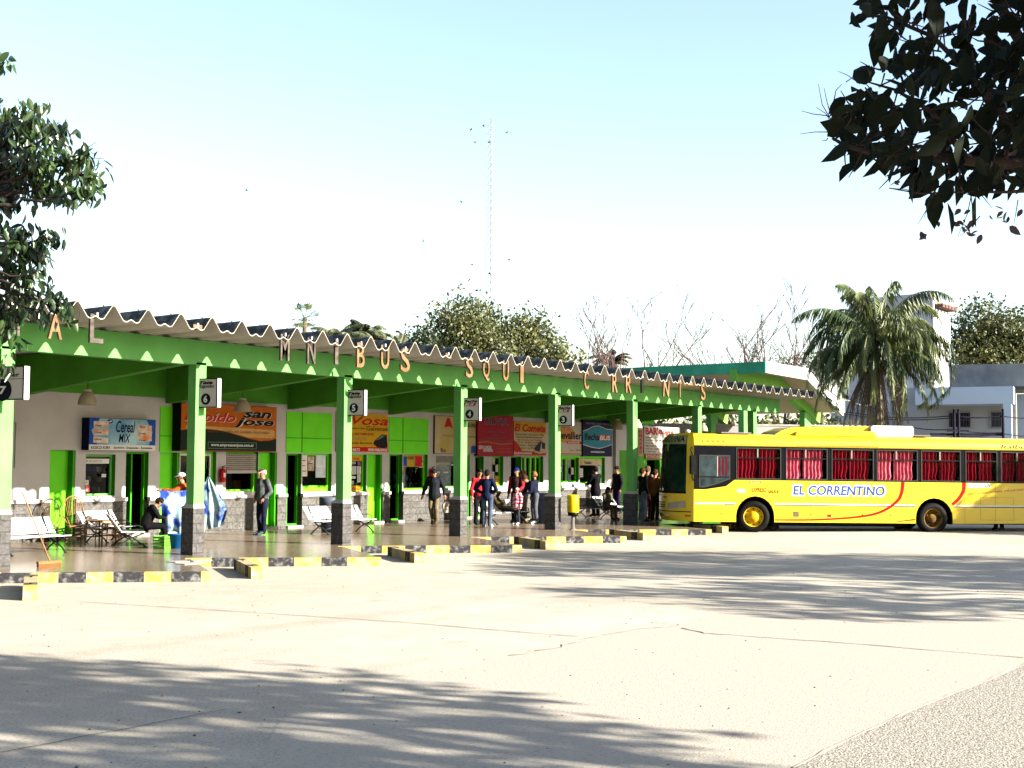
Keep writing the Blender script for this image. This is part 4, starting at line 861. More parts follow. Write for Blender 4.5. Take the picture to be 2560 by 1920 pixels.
# lettering
HALO = C('white_halo', (.85, .85, .88), .4, var=.02); LB = C('letter_blue', (.03, .07, .30), .4)
xa, xb = bs(1982, 1235), bs(2211, 1235)
uv, fs = textverts('EL CORRENTINO', 1, .12, .085); mb = MB(); mb.add([(xa-.05+(xb-xa+.1)*u, -.004, 1.12+.38*v) for u, v in uv], fs); mb.build('letter_halo', HALO, bus, fix=False)
text('EL CORRENTINO', xa, xb, 1.165, 1.455, -.008, LB, bus, 'lettering', .12, 0.022, 0)
BRN = C('brown_letter', (.06, .012, .004), .5)
xa, xb = bs(1878, 1225), bs(1915, 1225); text('EXPRESO', xa, xb, 1.25, 1.37, -.004, BRN, bus, 'lettering', 0, .015, 0)
xa, xb = bs(1920, 1230), bs(1946, 1230); text('SAUCE', xa, xb, 1.20, 1.32, -.004, BRN, bus, 'lettering', 0, .015, 0)
mb = MB(); mb.box(bs(1879, 1225), bs(1953, 1225), -.0035, -.001, 1.238, 1.246, BRN); mb.build('underline', None, bus)
mb = MB(); mb.box(bs(1842, 1220), bs(1862, 1220), -.0035, 0, 1.22, 1.32, HALO); text('201', bs(1844, 1220), bs(1860, 1220), 1.235, 1.30, -.005, C('pale_digit', (.22, .18, .30), .4), mb=mb, shear=.2, th=0); mb.build('fleet_number', None, bus)
mb = MB(); mb.box(bs(1872, 1203), bs(1902, 1203), -.0035, 0, 1.515, 1.56, BLACK); text('Mercedes-Benz', bs(1874, 1203), bs(1900, 1203), 1.523, 1.552, -.005, WHT, mb=mb, th=0); mb.build('maker_plate', None, bus)
text('MetalSur', bs(1879, 1213), bs(1898, 1213), 1.405, 1.43, -.004, BRN, bus, 'lettering', 0, 0, 0)
xa, xb = bs(2420, 1218), bs(2474, 1218)
uv, fs = textverts('ESQUINA', 1, .12, .09); mb = MB(); mb.add([(xa-.03+(xb-xa+.06)*u, -.004, 1.42+.17*v) for u, v in uv], fs); mb.build('letter_halo', HALO, bus, fix=False)
text('ESQUINA', xa, xb, 1.44, 1.57, -.006, C('letter_sky', (.01, .10, .35), .4), bus, 'lettering', .12, 0, 0)
x0_ = bs(2418, 1232); text('FIESTA NACIONAL DE LA SANDIA', 0, 1, 0, 1, 0, REDI, bus, 'lettering', .1, 0, 0, fn=lambda u, v: (x0_+2.1*u, -.004, 1.22+.06*v+.12*math.sin(u*3.1)*(.3)+.10*u*u*2*.8+.03*u))
text('Italbus', bs(2500, 1112), bs(2500, 1112)+.98, 2.675, 2.79, -.003, BRN, bus, 'lettering', .2, .01, 0, fn=lambda u, v: (bs(2500, 1112)+.98*u, -.006+.02*v, 2.675+.12*v))
def star(cx, cz, r):
    P = [(cx+(r if k % 2 == 0 else r*.42)*math.sin(k*math.pi/5), cz+(r if k % 2 == 0 else r*.42)*math.cos(k*math.pi/5)) for k in range(10)]
    mb = MB(); mb.add([(x, -.004+.12*(max(0, z-2.70)), z) for x, z in P], [tuple(range(10))]); mb.build('star', C('star_brown', (.30, .12, .0), .5), bus, fix=False)
for q in range(5): star(bs(1755+13*q, 1096), 2.76, .045)
# hatches
GAP = C('panel_gap', (.10, .07, .01), .7)
def hatch(x0, x1, z0, z1):
    mb = MB(); frame(mb, x0, x1, z0, z1, -.0025, .006, GAP, .002); mb.build('hatch_outline', None, bus)
hatch(.18, .62*1.0+.35, .36, .83); hatch(3.0, 4.2, .36, .80); hatch(5.2, 6.3, .36, .80); hatch(WX2+1.5+.0, WX2+2.6, .45, 1.15)
mb = MB(); mb.box(3.1, 3.28, -.006, 0, .50, .66, C('vent_brown', (.16, .12, .06), .6)); mb.build('air_vent', None, bus)
mb = MB(); mb.box(4.18, 4.30, -.006, 0, .50, .58, CRI); mb.build('side_reflector', None, bus)
for x in (.85, 3.66, 5.3, 6.2): mb = MB(); mb.lathe([(0, 0), (.018, 0), (.018, .01), (0, .01)], (x, -.012, .58), 10, BLACK, axis='y'); mb.build('hatch_lock', None, bus)
for x in (2.9, 4.7, 6.55, 8.6, 9.6): mb = MB(); mb.box(x, x+.006, -.0024, .0, .36, 1.60, GAP); mb.build('panel_seam', None, bus)
mb = MB(); mb.box(.02, BL_-.1, -.006, .002, 1.598, 1.612, RUB); mb.build('band_trim', None, bus)
mb = MB(); mb.box(.02, BL_-.3, -.012, .01, 2.632, 2.65, C('rain_gutter', (.5, .32, .01), .5)); mb.build('rain_gutter', None, bus)
# wheels
def wheel(cx, y, steer, dark):
    e = empty('wheel', (cx, y, .485), steer); e.parent = bus
    mb = MB(); mb.lathe([(.30, -.13), (.34, -.15), (.44, -.145), (.475, -.10), (.485, 0), (.475, .10), (.44, .145), (.30, .13)], n=40, m=RUB, axis='y'); mb.build('tyre', None, e)
    mb = MB(); RM = C('rim_yellow', (.72, .44, .01), .45, var=.15) if not dark else C('rim_dirty', (.30, .16, .02), .6, col2=(.06, .04, .02), sc=6)
    if not dark: mb.lathe([(.30, -.13), (.29, -.12), (.27, -.05), (.20, -.06), (.13, -.13), (.10, -.16), (.06, -.17), (0, -.17)], n=32, m=RM, axis='y')
    else: mb.lathe([(.30, -.13), (.28, -.12), (.26, .06), (.15, .05), (.13, -.02), (.12, -.08), (0, -.09)], n=32, m=RM, axis='y')
    mb.build('rim', None, e)
    yb = -.075 if not dark else .03
    for q in range(10):
        an = q*math.pi/5; mb = MB(); mb.tube([(.165*math.cos(an), yb+.02, .165*math.sin(an)), (.165*math.cos(an), yb-.03, .165*math.sin(an))], .016, 6); mb.build('wheel_nut', RM, e)
    for q in range(8):
        an = q*math.pi/4; mb = MB(); mb.lathe([(0, 0), (.022, 0)], (.235*math.cos(an), yb+.008, .235*math.sin(an)), 8, BLACK, axis='y'); mb.build('rim_slot', None, e)
wheel(WX1, .19, R_(-14), False); wheel(WX2, .20, 0, True); wheel(WX1, BW-.2, R_(-14), False); wheel(WX2, BW-.25, 0, True)
mb = MB()
for cx in (WX1, WX2):
    r = .60; pts = [(cx+r*math.cos(math.pi-math.pi*q/16), .50+r*math.sin(math.pi-math.pi*q/16)*1.02) for q in range(17)]; pts = [(cx-r, .3)]+pts+[(cx+r, .3)]; n = len(pts)
    mb.add([(x, .04, z) for x, z in pts]+[(x, .75, z) for x, z in pts], [(i, i+1, i+n+1, i+n) for i in range(n-1)]+[tuple(range(n, 2*n))], RUB)
    mb.build('wheel_well', None, bus); mb = MB()
# roof units
mb = MB(); P = [(bs(1945, 1080), 2.99), (bs(1962, 1080), 3.12), (bs(1990, 1070), 3.24), (bs(2170, 1070), 3.30), (bs(2290, 1070), 3.28), (bs(2296, 1080), 2.99)]
mb.prism_y(P, .40, BW-.4, BYE); P2 = [(bs(1993, 1080), 2.98), (bs(1998, 1080), 3.10), (bs(2060, 1070), 3.14), (bs(2190, 1070), 3.14), (bs(2197, 1080), 2.98)]; mb.prism_y(P2, .22, .42, BYE); mb.build('air_conditioner_cowl', None, bus)
mb = MB(); mb.box(bs(2185, 1080), bs(2292, 1080), .28, BW-.3, 2.99, 3.33, WHT, b=.06); mb.build('roof_vent_box', None, bus)
mb = MB(); mb.box(bs(2275, 1090), bs(2335, 1090), .3, 1.6, 3.02, 3.06, C('hatch_grey', (.25, .2, .2), .6), b=.01); mb.build('roof_hatch', None, bus)
mb = MB(); mb.box(.95, 1.9, .35, 1.2, 3.01, 3.05, C('hatch_grey', (.25, .2, .2), .6), b=.01); mb.build('roof_hatch', None, bus)
mb = MB(); mb.ball((.0, .75, 3.06), (.09, .09, .06), C('pale_lamp', (.6, .58, .55), .4)); mb.build('roof_lamp', None, bus)
for q in range(4): mb = MB(); mb.box(bs(2076+3*q, 1076), bs(2078+3*q, 1076)+.02, .395, .402, 3.14+.02*q, 3.15+.02*q, BLACK); mb.build('cowl_slot', None, bus)
# ------------------------------------------------------------------ benches
BNG = 'slatted benches with iron legs on the platform'
def bench(x, y, rz, lab, L=1.65, m=None):
    e = empty('bench', (x, y, PZ), rz, lab, 'bench', BNG); m = m or WSLAT; e.scale = (1, 1.1, .78)
    mb = MB()
    for q in range(6): yy = -.22+.078*q; mb.box(-L/2, L/2, yy, yy+.070, .425+.012*abs(q-2.5)/2.5, .447+.012*abs(q-2.5)/2.5, m, b=.004)
    mb.build('seat', None, e); mb = MB()
    for q in range(7):
        z = .50+.062*q; yy = .24+.035*q*.62+.01*q; mb.add([(-L/2, yy, z), (L/2, yy, z), (L/2, yy+.022, z-.006), (-L/2, yy+.022, z-.006), (-L/2, yy+.018, z+.052), (L/2, yy+.018, z+.052), (L/2, yy+.04, z+.046), (-L/2, yy+.04, z+.046)], [(0, 1, 5, 4), (3, 7, 6, 2), (0, 3, 2, 1), (4, 5, 6, 7), (0, 4, 7, 3), (1, 2, 6, 5)], m)
    mb.build('backrest', None, e)
    for s in (-1, 1):
        X = s*(L/2-.18); mb = MB()
        mb.tube([(X, -.26, .0), (X, -.18, .12), (X, -.02, .26), (X, .14, .34), (X, .20, .42)], [.022, .018, .02, .018, .018], 8)
        mb.tube([(X, .30, .0), (X, .22, .12), (X, .06, .26), (X, -.12, .35), (X, -.22, .41)], [.022, .018, .02, .018, .018], 8)
        mb.tube([(X, -.22, .415), (X, .22, .415)], .016, 8); mb.tube([(X, .22, .42), (X, .30, .62), (X, .42, .93)], .016, 8)
        mb.tube([(X, .30, .58), (X, .1, .62), (X, -.12, .62), (X, -.2, .56), (X, -.2, .44)], .014, 8)
        mb.tube([(X, -.08, .30), (X, .02, .19), (X, .12, .30)], .012, 6); mb.ball((X, -.27, .015), (.03, .035, .015)); mb.ball((X, .31, .015), (.03, .035, .015))
        mb.build('leg', IRON, e)
    return e
bench(15.57, 23.4, R_(4), 'sunlit white bench nearest the left edge, with a broom leaning in front')
bench(*PP(326, 1366), R_(58), 'bench seen from its shaded back, with the seated person in black on it', 1.3)
bench(*PP(275, 1354), R_(12), 'white bench end by the wicker chairs behind the person in black', 1.2)
bench(25.35, 23.9, R_(0), 'empty white bench passing behind the column of bay 5', 2.1)
bench(*PP(1266, 1308), R_(5), 'bench on which the person in black trousers reclines', 2.4)
bench(*PP(1484, 1297), R_(80), 'dark backed bench carrying the seated woman by the ticket window', 1.6, C('dark_slat', (.10, .11, .12), .5))
bench(*PP(1536, 1291), R_(8), 'white bench to the left of the dark based column', 1.7)
# ------------------------------------------------------------------ bins, chairs, broom, bucket
def bin_(x, y, lab):
    e = empty('rubbish_bin', (x, y, PZ), 0, lab, 'bin', 'grey plastic rubbish bins'); M_ = C('bin_grey', (.085, .10, .14), .5, var=.08)
    mb = MB(); mb.lathe([(0, .0), (.19, .0), (.20, .03), (.235, .62), (.245, .64), (.25, .72), (.225, .72), (.18, .1), (0, .1)], n=24, m=M_); mb.build('body', None, e)
    mb = MB(); mb.lathe([(.247, .70), (.265, .71), (.265, .92), (.25, .935), (.235, .93), (.235, .70)], n=24, m=M_); mb.build('rim', None, e)
bin_(*PP(821, 1327), 'tall grey rubbish bin half hidden by the column of bay 5'); bin_(*PP(1352, 1305), 'grey rubbish bin just left of the column of bay 3')
e = empty('litter_bin', (30.95, 20.2, PZ), 0, 'small yellow litter bin on a short post at the bay 3 column', 'bin')
mb = MB(); mb.lathe([(0, .40), (.14, .40), (.15, .42), (.16, .52), (.15, .52), (.0, .45)], n=20, m=BLACK); mb.build('lower_cup', None, e)
mb = MB(); mb.lathe([(.165, .50), (.17, .52), (.17, .98), (.155, 1.0), (.15, .98), (.15, .52)], n=20, m=C('bin_yellow', (.75, .50, .01), .4)); mb.build('body', None, e)
mb = MB(); mb.lathe([(0, 0), (.11, 0), (.10, .02), (.05, .04), (.045, .40), (0, .40)], n=16, m=C('post_grey', (.18, .17, .16), .6)); mb.build('post', None, e)
WICK = mat('cane_wood', (.30, .15, .06), .5, var=.25, sc=14); DKW = mat('dark_cane', (.12, .07, .03), .5, var=.25, sc=14)
def chair(x, y, rz, m, lab, back=True, s=1.0):
    e = empty('cane_chair' if back else 'cane_stool', (x, y, PZ), rz, lab, 'chair' if back else 'stool', 'cane chairs and stools by the wall')
    e.scale = (s, s, s); mb = MB(); mb.box(-.22, .22, -.21, .21, .42, .45, m, b=.01); mb.build('seat', None, e)
    for a in (-.19, .19):
        for b in (-.18, .18): mb = MB(); mb.tube([(a*1.08, b*1.08, 0), (a, b, .43)], [.017, .02], 8); mb.build('leg', m, e)
    mb = MB()
    for z in (.14, .28):
        for a in (-.2, .2): mb.tube([(a, -.19, z), (a, .19, z)], .011, 6); mb.tube([(-.2, a*.95, z+.03), (.2, a*.95, z+.03)], .011, 6)
    mb.build('stretcher', m, e)
    if back:
        mb = MB(); C_ = Vector((0, .27, .82)); P = [(C_.x+.27*math.cos(q*math.pi/12), .22+.14*((C_.z+.40*math.sin(q*math.pi/12)-.45)/.75), C_.z+.40*math.sin(q*math.pi/12)) for q in range(25)]
        mb.tube(P, .017, 8, cap=False)
        for k in range(-4, 5):
            x = k*.052; h = .40*math.sqrt(max(0, 1-(x/.27)**2)); mb.tube([(x*.45, .22, .44), (x, .22+.14*(.82+h-.45)/.75, .82+h)], .008, 6)
        for a in (-1, 1): mb.tube([(a*.27, .28, .80), (a*.30, .1, .68), (a*.28, -.18, .66), (a*.2, -.2, .45)], .013, 8)
        mb.build('backrest', m, e)
chair(18.45, 25.95, R_(-20), WICK, 'tall oval backed cane chair against the wall between the lime door and the kiosk', True, .88); chair(18.05, 26.35, R_(-30), DKW, 'shaded dark cane chair at the far left of the cane furniture', True, .82)
chair(18.6, 25.2, R_(15), WICK, 'small cane stool in front of the oval backed chair', False, 1.2); chair(19.3, 25.9, R_(10), WICK, 'low cane stool between the oval backed chair and the white bench', False, .95)
e = empty('broom', (13.75, 20.35, PZ), 0, 'wooden push broom leaning on the column at the left edge', 'broom')
mb = MB(); mb.box(-.05, .42, -.03, .04, .05, .10, WICK, b=.01); mb.build('head', None, e); mb = MB()
for q in range(40): x = -.04+.45*q/39; mb.box(x-.004, x+.004, -.025, .035, 0, .055)
mb.build('bristles', C('bristle_brown', (.25, .10, .03), .8), e)
mb = MB(); mb.tube([(.2, 0, .09), (-.22, .28, 1.35)], .013, 8, m=WICK); mb.build('handle', None, e)
e = empty('bucket', (*PP(440, 1371), PZ), 0, 'blue bucket on the floor beside the column of bay 6', 'bucket')
mb = MB(); mb.lathe([(0, 0), (.14, 0), (.18, .30), (.19, .30), (.19, .32), (.17, .32), (.13, .02), (0, .02)], n=24, m=C('bucket_blue', (.01, .10, .28), .4)); mb.build('pail', None, e)
mb = MB(); mb.tube([(.185*math.cos(q*math.pi/10), .0+.12, .30+.10*math.sin(q*math.pi/10)) for q in range(11)], .006, 6); mb.build('handle', BLACK, e)
e = empty('plastic_crate', (*PP(415, 1371), PZ), R_(10), 'bright green plastic crate under the held up cloth', 'crate'); mb = MB(); GC = C('crate_green', (.15, .5, .05), .5)
for q in range(4): z = .02+.07*q; frame(mb, -.24, .24, z, z+.05, -.16, .02, GC, .02); frame(mb, -.24, .24, z, z+.05, .14, .02, GC, .02); mb.box(-.24, -.22, -.15, .15, z, z+.04, GC); mb.box(.22, .24, -.15, .15, z, z+.04, GC)
for q in range(6): x = -.22+.088*q; mb.box(x-.01, x+.01, -.165, -.155, 0, .28, GC)
mb.box(-.23, .23, -.15, .15, .0, .02, GC); mb.build('slats', None, e)
# ------------------------------------------------------------------ people
SKIN = mat('skin', (.42, .20, .12), .55, var=.08, sc=9); 
def caps(mb, a, ra, b, rb, n=10):
    a, b = Vector(a), Vector(b); mb.ball(a, ra, None, 10, 6); mb.ball(b, rb, None, 10, 6)
    if (b-a).length > 1e-4: mb.tube([a, b], [ra, rb], n)
def fuse(mb, name, m, parent, vox=.02, extra=None, it=2):
    o = mb.build(name+'_raw', None); md = o.modifiers.new('r', 'REMESH'); md.mode = 'VOXEL'; md.voxel_size = vox
    sm = o.modifiers.new('s', 'SMOOTH'); sm.iterations = it; sm.factor = .5
    dg = bpy.context.evaluated_depsgraph_get(); dg.update(); me = bpy.data.meshes.new_from_object(o.evaluated_get(dg)); old = o.data; bpy.data.objects.remove(o); bpy.data.meshes.remove(old)
    me.name = name; me.materials.clear(); me.materials.append(m)
    n0 = len(me.vertices)
    if extra:
        vs = [v.co.copy() for v in me.vertices]; fs = [tuple(p.vertices) for p in me.polygons]; k = MB(); k.add(vs, fs, m, True)
        off = len(k.v); k.v += extra.v; k.f += [tuple(i+off for i in f) for f in extra.f]
        for q in extra.mats: k.mi(q)
        k.m += [k.mi(extra.mats[i]) if extra.mats else 0 for i in extra.m]; k.sm += extra.sm
        bpy.data.meshes.remove(me); return k.build(name, None, parent)
    me.polygons.foreach_set('use_smooth', [True]*len(me.polygons)); return link(name, me, parent)
JD = dict(pel=(0, 0, .93), waist=(0, .01, 1.08), chest=(0, 0, 1.30), neck=(0, -.01, 1.45), head=(0, .02, 1.60),
          ls=(-.17, 0, 1.40), rs=(.17, 0, 1.40), le=(-.24, -.03, 1.12), re=(.24, -.03, 1.12), lw=(-.25, .06, .88), rw=(.25, .06, .88),
          lh=(-.09, 0, .90), rh=(.09, 0, .90), lk=(-.10, .03, .50), rk=(.10, .03, .50), la=(-.10, -.02, .09), ra=(.10, -.02, .09), lt=(-.11, .14, .03), rt=(.11, .14, .03))
SIT = dict(pel=(0, 0, .53), waist=(0, .0, .68), chest=(0, .03, .90), neck=(0, .05, 1.05), head=(0, .10, 1.19), ls=(-.17, .04, 1.0), rs=(.17, .04, 1.0), le=(-.22, .10, .74), re=(.22, .10, .74), lw=(-.12, .32, .68), rw=(.12, .32, .68),
           lh=(-.09, .02, .52), rh=(.09, .02, .52), lk=(-.12, .43, .52), rk=(.12, .43, .52), la=(-.12, .42, .09), ra=(.12, .46, .09), lt=(-.13, .58, .03), rt=(.13, .62, .03))
EYE = C('eye_dark', (.015, .01, .01), .3); LIP = C('lip', (.30, .08, .07), .5)
def person(x, y, rz, lab, pose=None, base=JD, top=(.02, .02, .03), legs=(.02, .03, .06), shoe=(.03, .03, .03), hair=(.012, .008, .006), long=False, cap=None, s=1.0, z=PZ, sleeve=None, coat=0.0, bulk=1.0, beard=False, skin=None, turn=0, brim=True):
    J = {k: Vector(v) for k, v in base.items()}
    for k, v in (pose or {}).items(): J[k] = Vector(v)
    e = empty('person', (x, y, z), rz, lab, 'person', 'people waiting on the platform'); e.scale = (s, s, s)
    sk = SKIN
    hd = J['head']; nk = J['neck']; up = (hd-nk).normalized(); fw = Matrix.Rotation(turn, 3, 'Z') @ Vector((0, 1, 0)); fw = (fw-up*fw.dot(up)).normalized(); rt = fw.cross(up)
    def hp(a, b, c): return hd+rt*a+fw*b+up*c
    b = MB()
    caps(b, nk-up*.05, .058, hd-up*.04, .052); 
    for p, r in ((hp(0, -.012, .03), .088), (hp(0, .012, .0), .080), (hp(0, .03, -.055), .056), (hp(0, .045, -.075), .040)): b.ball(p, r, None, 12, 8)
    caps(b, J['pel'], .115, J['waist'], .105); caps(b, J['waist'], .105, J['chest'], .12); caps(b, J['chest'], .11, nk-up*.04, .06)
    for a in 'lr':
        caps(b, J['chest']+Vector((0, 0, .03)), .09, J[a+'s'], .055); caps(b, J[a+'s'], .052, J[a+'e'], .040); caps(b, J[a+'e'], .040, J[a+'w'], .027)
        caps(b, J['pel'], .10, J[a+'h'], .095); caps(b, J[a+'h'], .088, J[a+'k'], .058); caps(b, J[a+'k'], .055, J[a+'a'], .038); caps(b, J[a+'a'], .04, J[a+'t'], .035)
    ex = MB()
    for a in 'lr':      # hands: palm, four fingers of different length, thumb
        w = J[a+'w']; d = (w-J[a+'e']).normalized(); sx = -1 if a == 'l' else 1; side = Vector((sx, 0, 0)); side = (side-d*side.dot(d)); side = side.normalized() if side.length > .1 else Vector((0, sx, 0))
        nrm = d.cross(side).normalized()*sx; wd = d.cross(nrm).normalized()
        ex.tube([w-d*.01, w+d*.03, w+d*.085], [.024, .032, .030], 8, sk)
        for q in range(4):
            o_ = (q-1.5)*.017; L_ = (.062, .074, .068, .052)[q]; p = w+d*.078+wd*o_; ex.tube([p, p+d*L_*.5+nrm*.006, p+d*L_*.85+nrm*.022, p+d*L_+nrm*.032], [.0095, .009, .008, .006], 6, sk)
        p = w+d*.03+wd*.026; ex.tube([p, p+d*.022+wd*.022+nrm*.01, p+d*.05+wd*.028+nrm*.02], [.011, .010, .008], 6, sk)
    ex.tube([hp(0, .092, .035), hp(0, .108, .0), hp(0, .112, -.012), hp(0, .09, -.022)], [.009, .013, .015, .010], 8, sk)
    for a in (-1, 1):
        ex.ball(hp(a*.031, .083, .022), .0115, EYE, 8, 6); ex.ball(hp(a*.082, -.005, .0), (.014, .022, .032), sk, 8, 6)
        ex.tube([hp(a*.015, .095, .042), hp(a*.048, .083, .044)], .005, 6, C('brow', tuple(hair), .8) if False else EYE)
    ex.tube([hp(-.022, .083, -.045), hp(0, .092, -.046), hp(.022, .083, -.045)], .006, 6, LIP)
    fuse(b, 'body', sk, e, .022, ex)
    # jacket
    tm = top if not isinstance(top, tuple) else C('cloth_%d_%d_%d' % tuple(int(c*999) for c in top), top, .8, var=.25, sc=7, bump=.35, bsc=12)
    lm = legs if not isinstance(legs, tuple) else C('cloth_%d_%d_%d' % tuple(int(c*999) for c in legs), legs, .85, var=.25, sc=7, bump=.35, bsc=14)
    t = MB(); k = bulk; t_ = .018
    caps(t, J['waist']-Vector((0, 0, .02)), (.125+t_)*k, J['chest'], (.135+t_)*k); caps(t, J['chest'], (.13+t_)*k, nk-up*.075, .07)
    if coat: caps(t, J['pel']-Vector((0, 0, coat)), (.155+t_)*k, J['waist'], (.13+t_)*k)
    else: caps(t, J['pel']+Vector((0, 0, .02)), (.135+t_)*k, J['waist'], (.125+t_)*k)
    for a in 'lr':
        caps(t, J['chest']+Vector((0, 0, .03)), .10*k, J[a+'s'], .072*k); caps(t, J[a+'s'], .070*k, J[a+'e'], .058*k); w = J[a+'w']; d = (w-J[a+'e']).normalized(); caps(t, J[a+'e'], .057*k, w-d*.03, .043*k)
        for q in (.3, .55, .8): p = J[a+'e'].lerp(w, q); t.ball(p, .052*k, None, 8, 6)      # sleeve folds
    col = MB(); col.tube([nk-up*.06, nk+up*.0], [.085, .075], 14)
    T_ = fuse(t, 'jacket', tm, e, .02, None, 1)
    col.build('collar', tm, T_, True)
    if sleeve:
        for a in 'lr':
            q = MB(); w = J[a+'w']; d = (w-J[a+'e']).normalized(); q.tube([J[a+'s'], J[a+'e'], w-d*.03], [.080*k, .066*k, .052*k], 12); q.build('sleeve', C('sleeve_%d' % int(sleeve[0]*999), sleeve, .7), T_, True)
    t = MB(); caps(t, J['pel']-Vector((0, 0, .02)), .125, J['waist']-Vector((0, 0, .06)), .12)
    for a in 'lr':
        caps(t, J['pel'], .12, J[a+'h'], .105); caps(t, J[a+'h'], .100, J[a+'k'], .076); d = (J[a+'a']-J[a+'k']).normalized(); caps(t, J[a+'k'], .074, J[a+'a']+d*.02, .066)
        for q in (.45, .8): t.ball(J[a+'k'].lerp(J[a+'a'], q), .073, None, 8, 6)
    fuse(t, 'trousers', lm, e, .02, None, 1)
    sm = C('shoe_%d_%d' % (int(shoe[0]*999), int(shoe[2]*999)), shoe, .5)
    for a in 'lr':
        q = MB(); A, B = J[a+'a'], J[a+'t']; d = (B-A); d = d.normalized(); q.tube([A-d*.05-Vector((0, 0, .035)), A+Vector((0, 0, -.02)), A.lerp(B, .5)+Vector((0, 0, .0)), B+d*.05], [.04, .052, .048, .030], 10); q.build('shoe', sm, e, True)
    hm = C('hair_%d' % int(hair[0]*9999), hair, .7, bump=.5, bsc=30)
    if not cap or long:
        q = MB()
        for p, r in ((hp(0, -.022, .045), .098), (hp(0, -.045, .01), .088), (hp(-.04, -.02, .03), .062), (hp(.04, -.02, .03), .062), (hp(0, .03, .088), .055)): q.ball(p, r, None, 12, 8)
        if long:
            for p, r in ((hp(0, -.06, -.08), .075), (hp(0, -.07, -.16), .065), (hp(0, -.075, -.25), .045), (hp(-.06, -.02, -.06), .04), (hp(.06, -.02, -.06), .04)): q.ball(p, r, None, 10, 6)
        q.build('hair', hm, e, True)
    else:
        q = MB(); 
        for p, r in ((hp(0, -.05, .0), .075), (hp(-.055, -.02, .0), .04), (hp(.055, -.02, .0), .04)): q.ball(p, r, None, 10, 6)
        q.build('hair', hm, e, True)
    if cap:
        q = MB(); q.ball(hp(0, -.01, .055), (.098, .105, .068), None, 14, 8)
        if brim: q.add([hp(-.075, .06, .05), hp(-.05, .15, .035), hp(0, .175, .032), hp(.05, .15, .035), hp(.075, .06, .05), hp(-.075, .06, .062), hp(-.05, .15, .045), hp(0, .175, .042), hp(.05, .15, .045), hp(.075, .06, .062)], [(0, 1, 2, 3, 4), (9, 8, 7, 6, 5), (0, 5, 6, 1), (1, 6, 7, 2), (2, 7, 8, 3), (3, 8, 9, 4)])
        q.build('cap', C('cap_%d_%d' % (int(cap[0]*999), int(cap[2]*999)), cap, .8), e, True)
    return e
def face(dx, dy): return math.atan2(-dx, dy)
LEFT, RIGHT, TOC, AWAY = (-.586, .81), (.586, -.81), (-.81, -.585), (.81, .585)
def mixd(a, b, t): return face(a[0]*(1-t)+b[0]*t, a[1]*(1-t)+b[1]*t)
DEN = mat('denim', (.035, .055, .10), .85, col2=(.10, .13, .19), sc=5, bump=.35, bsc=14); DENL = mat('pale_denim', (.12, .18, .26), .85, col2=(.30, .36, .42), sc=4, bump=.3, bsc=14); NVY = (.008, .012, .035); BK = (.008, .008, .010)
DGR = mat('grey_denim_jacket', (.05, .06, .065), .8, col2=(.12, .135, .14), sc=6, bump=.35, bsc=14)
# 1 seated reader in black
person(*PP(364, 1368), face(.85, -.5), 'person in black seated on the shaded bench, bent over something white in the hands', dict(waist=(0, .02, .68), chest=(0, .12, .88), neck=(0, .20, 1.0), head=(0, .31, 1.09), ls=(-.17, .14, .98), rs=(.17, .14, .98), le=(-.2, .28, .74), re=(.2, .28, .74), lw=(-.07, .50, .72), rw=(.09, .50, .72)), SIT, top=(.004, .004, .005), legs=(.004, .004, .006), s=.90)
e = empty('paper_sheet', (PP(364, 1368)[0]+.42, PP(364, 1368)[1]-.26, PZ+.66), R_(-8), 'white paper held by the seated person in black', 'paper'); mb = MB(); mb.add([(-.12, -.15, 0), (.12, -.15, .02), (.14, .15, .03), (-.1, .15, .0), (.02, 0, -.02)], [(0, 1, 4), (1, 2, 4), (2, 3, 4), (3, 0, 4)]); mb.build('sheet', WHT, e)
# 2, 3 two people stretching a cloth behind the column of bay 6
person(*PP(452, 1362), mixd(LEFT, TOC, .3), 'person in orange sleeves holding a blue cloth, mostly behind the bay 6 column', dict(le=(-.2, .22, 1.28), lw=(-.06, .46, 1.30), re=(.25, .2, 1.25), rw=(.1, .44, 1.28)), top=(.55, .10, .02), legs=NVY, shoe=(.7, .7, .7), cap=(.6, .6, .62), s=.96)
person(*PP(492, 1362), mixd(LEFT, TOC, .2), 'person in white shoes and jeans behind the bay 6 column raising a cloth', dict(le=(-.28, .14, 1.38), lw=(-.34, .20, 1.58), re=(.28, .14, 1.36), rw=(.42, .26, 1.40), rt=(.16, .10, .03)), top=(.02, .05, .25), legs=DENL, shoe=(.75, .72, .75), s=.97)
def clothmat():
    m = mat('printed_cloth', (.015, .04, .26), .8, col2=(.34, .50, .56), sc=3.2, thr=(.42, .54)); return m
CL = clothmat(); mb = MB(); nu, nv = 40, 26; vs = []
pA, pB = onz(396, 1368, PZ), onz(512, 1362, PZ); A0, A1 = Vector((pA.x, pA.y, 1.42)), Vector((pB.x, pB.y, 1.60))
for j in range(nv+1):
    v = j/nv
    for i in range(nu+1):
        u = i/nu; p = A0.lerp(A1, u*(1-.12*v)+.02*v); sag = .10*math.sin(math.pi*u); low = .30+.18*math.sin(u*5)+.15*abs(u-.5)
        z = p.z-sag*(1-v) - v*(p.z-low+.0); off = .07*math.sin(u*22+2*math.sin(v*3))*(.3+v)+.05*math.sin(u*9+v*4)
        vs.append((p.x+off*.5, p.y+off-.1*math.sin(v*3), z))
mb.add(vs, [(j*(nu+1)+i, j*(nu+1)+i+1, (j+1)*(nu+1)+i+1, (j+1)*(nu+1)+i) for j in range(nv) for i in range(nu)], CL, True)
tag(mb.build('cloth', None, fix=False), 'large blue and white printed cloth stretched between two people behind the bay 6 column', 'cloth')
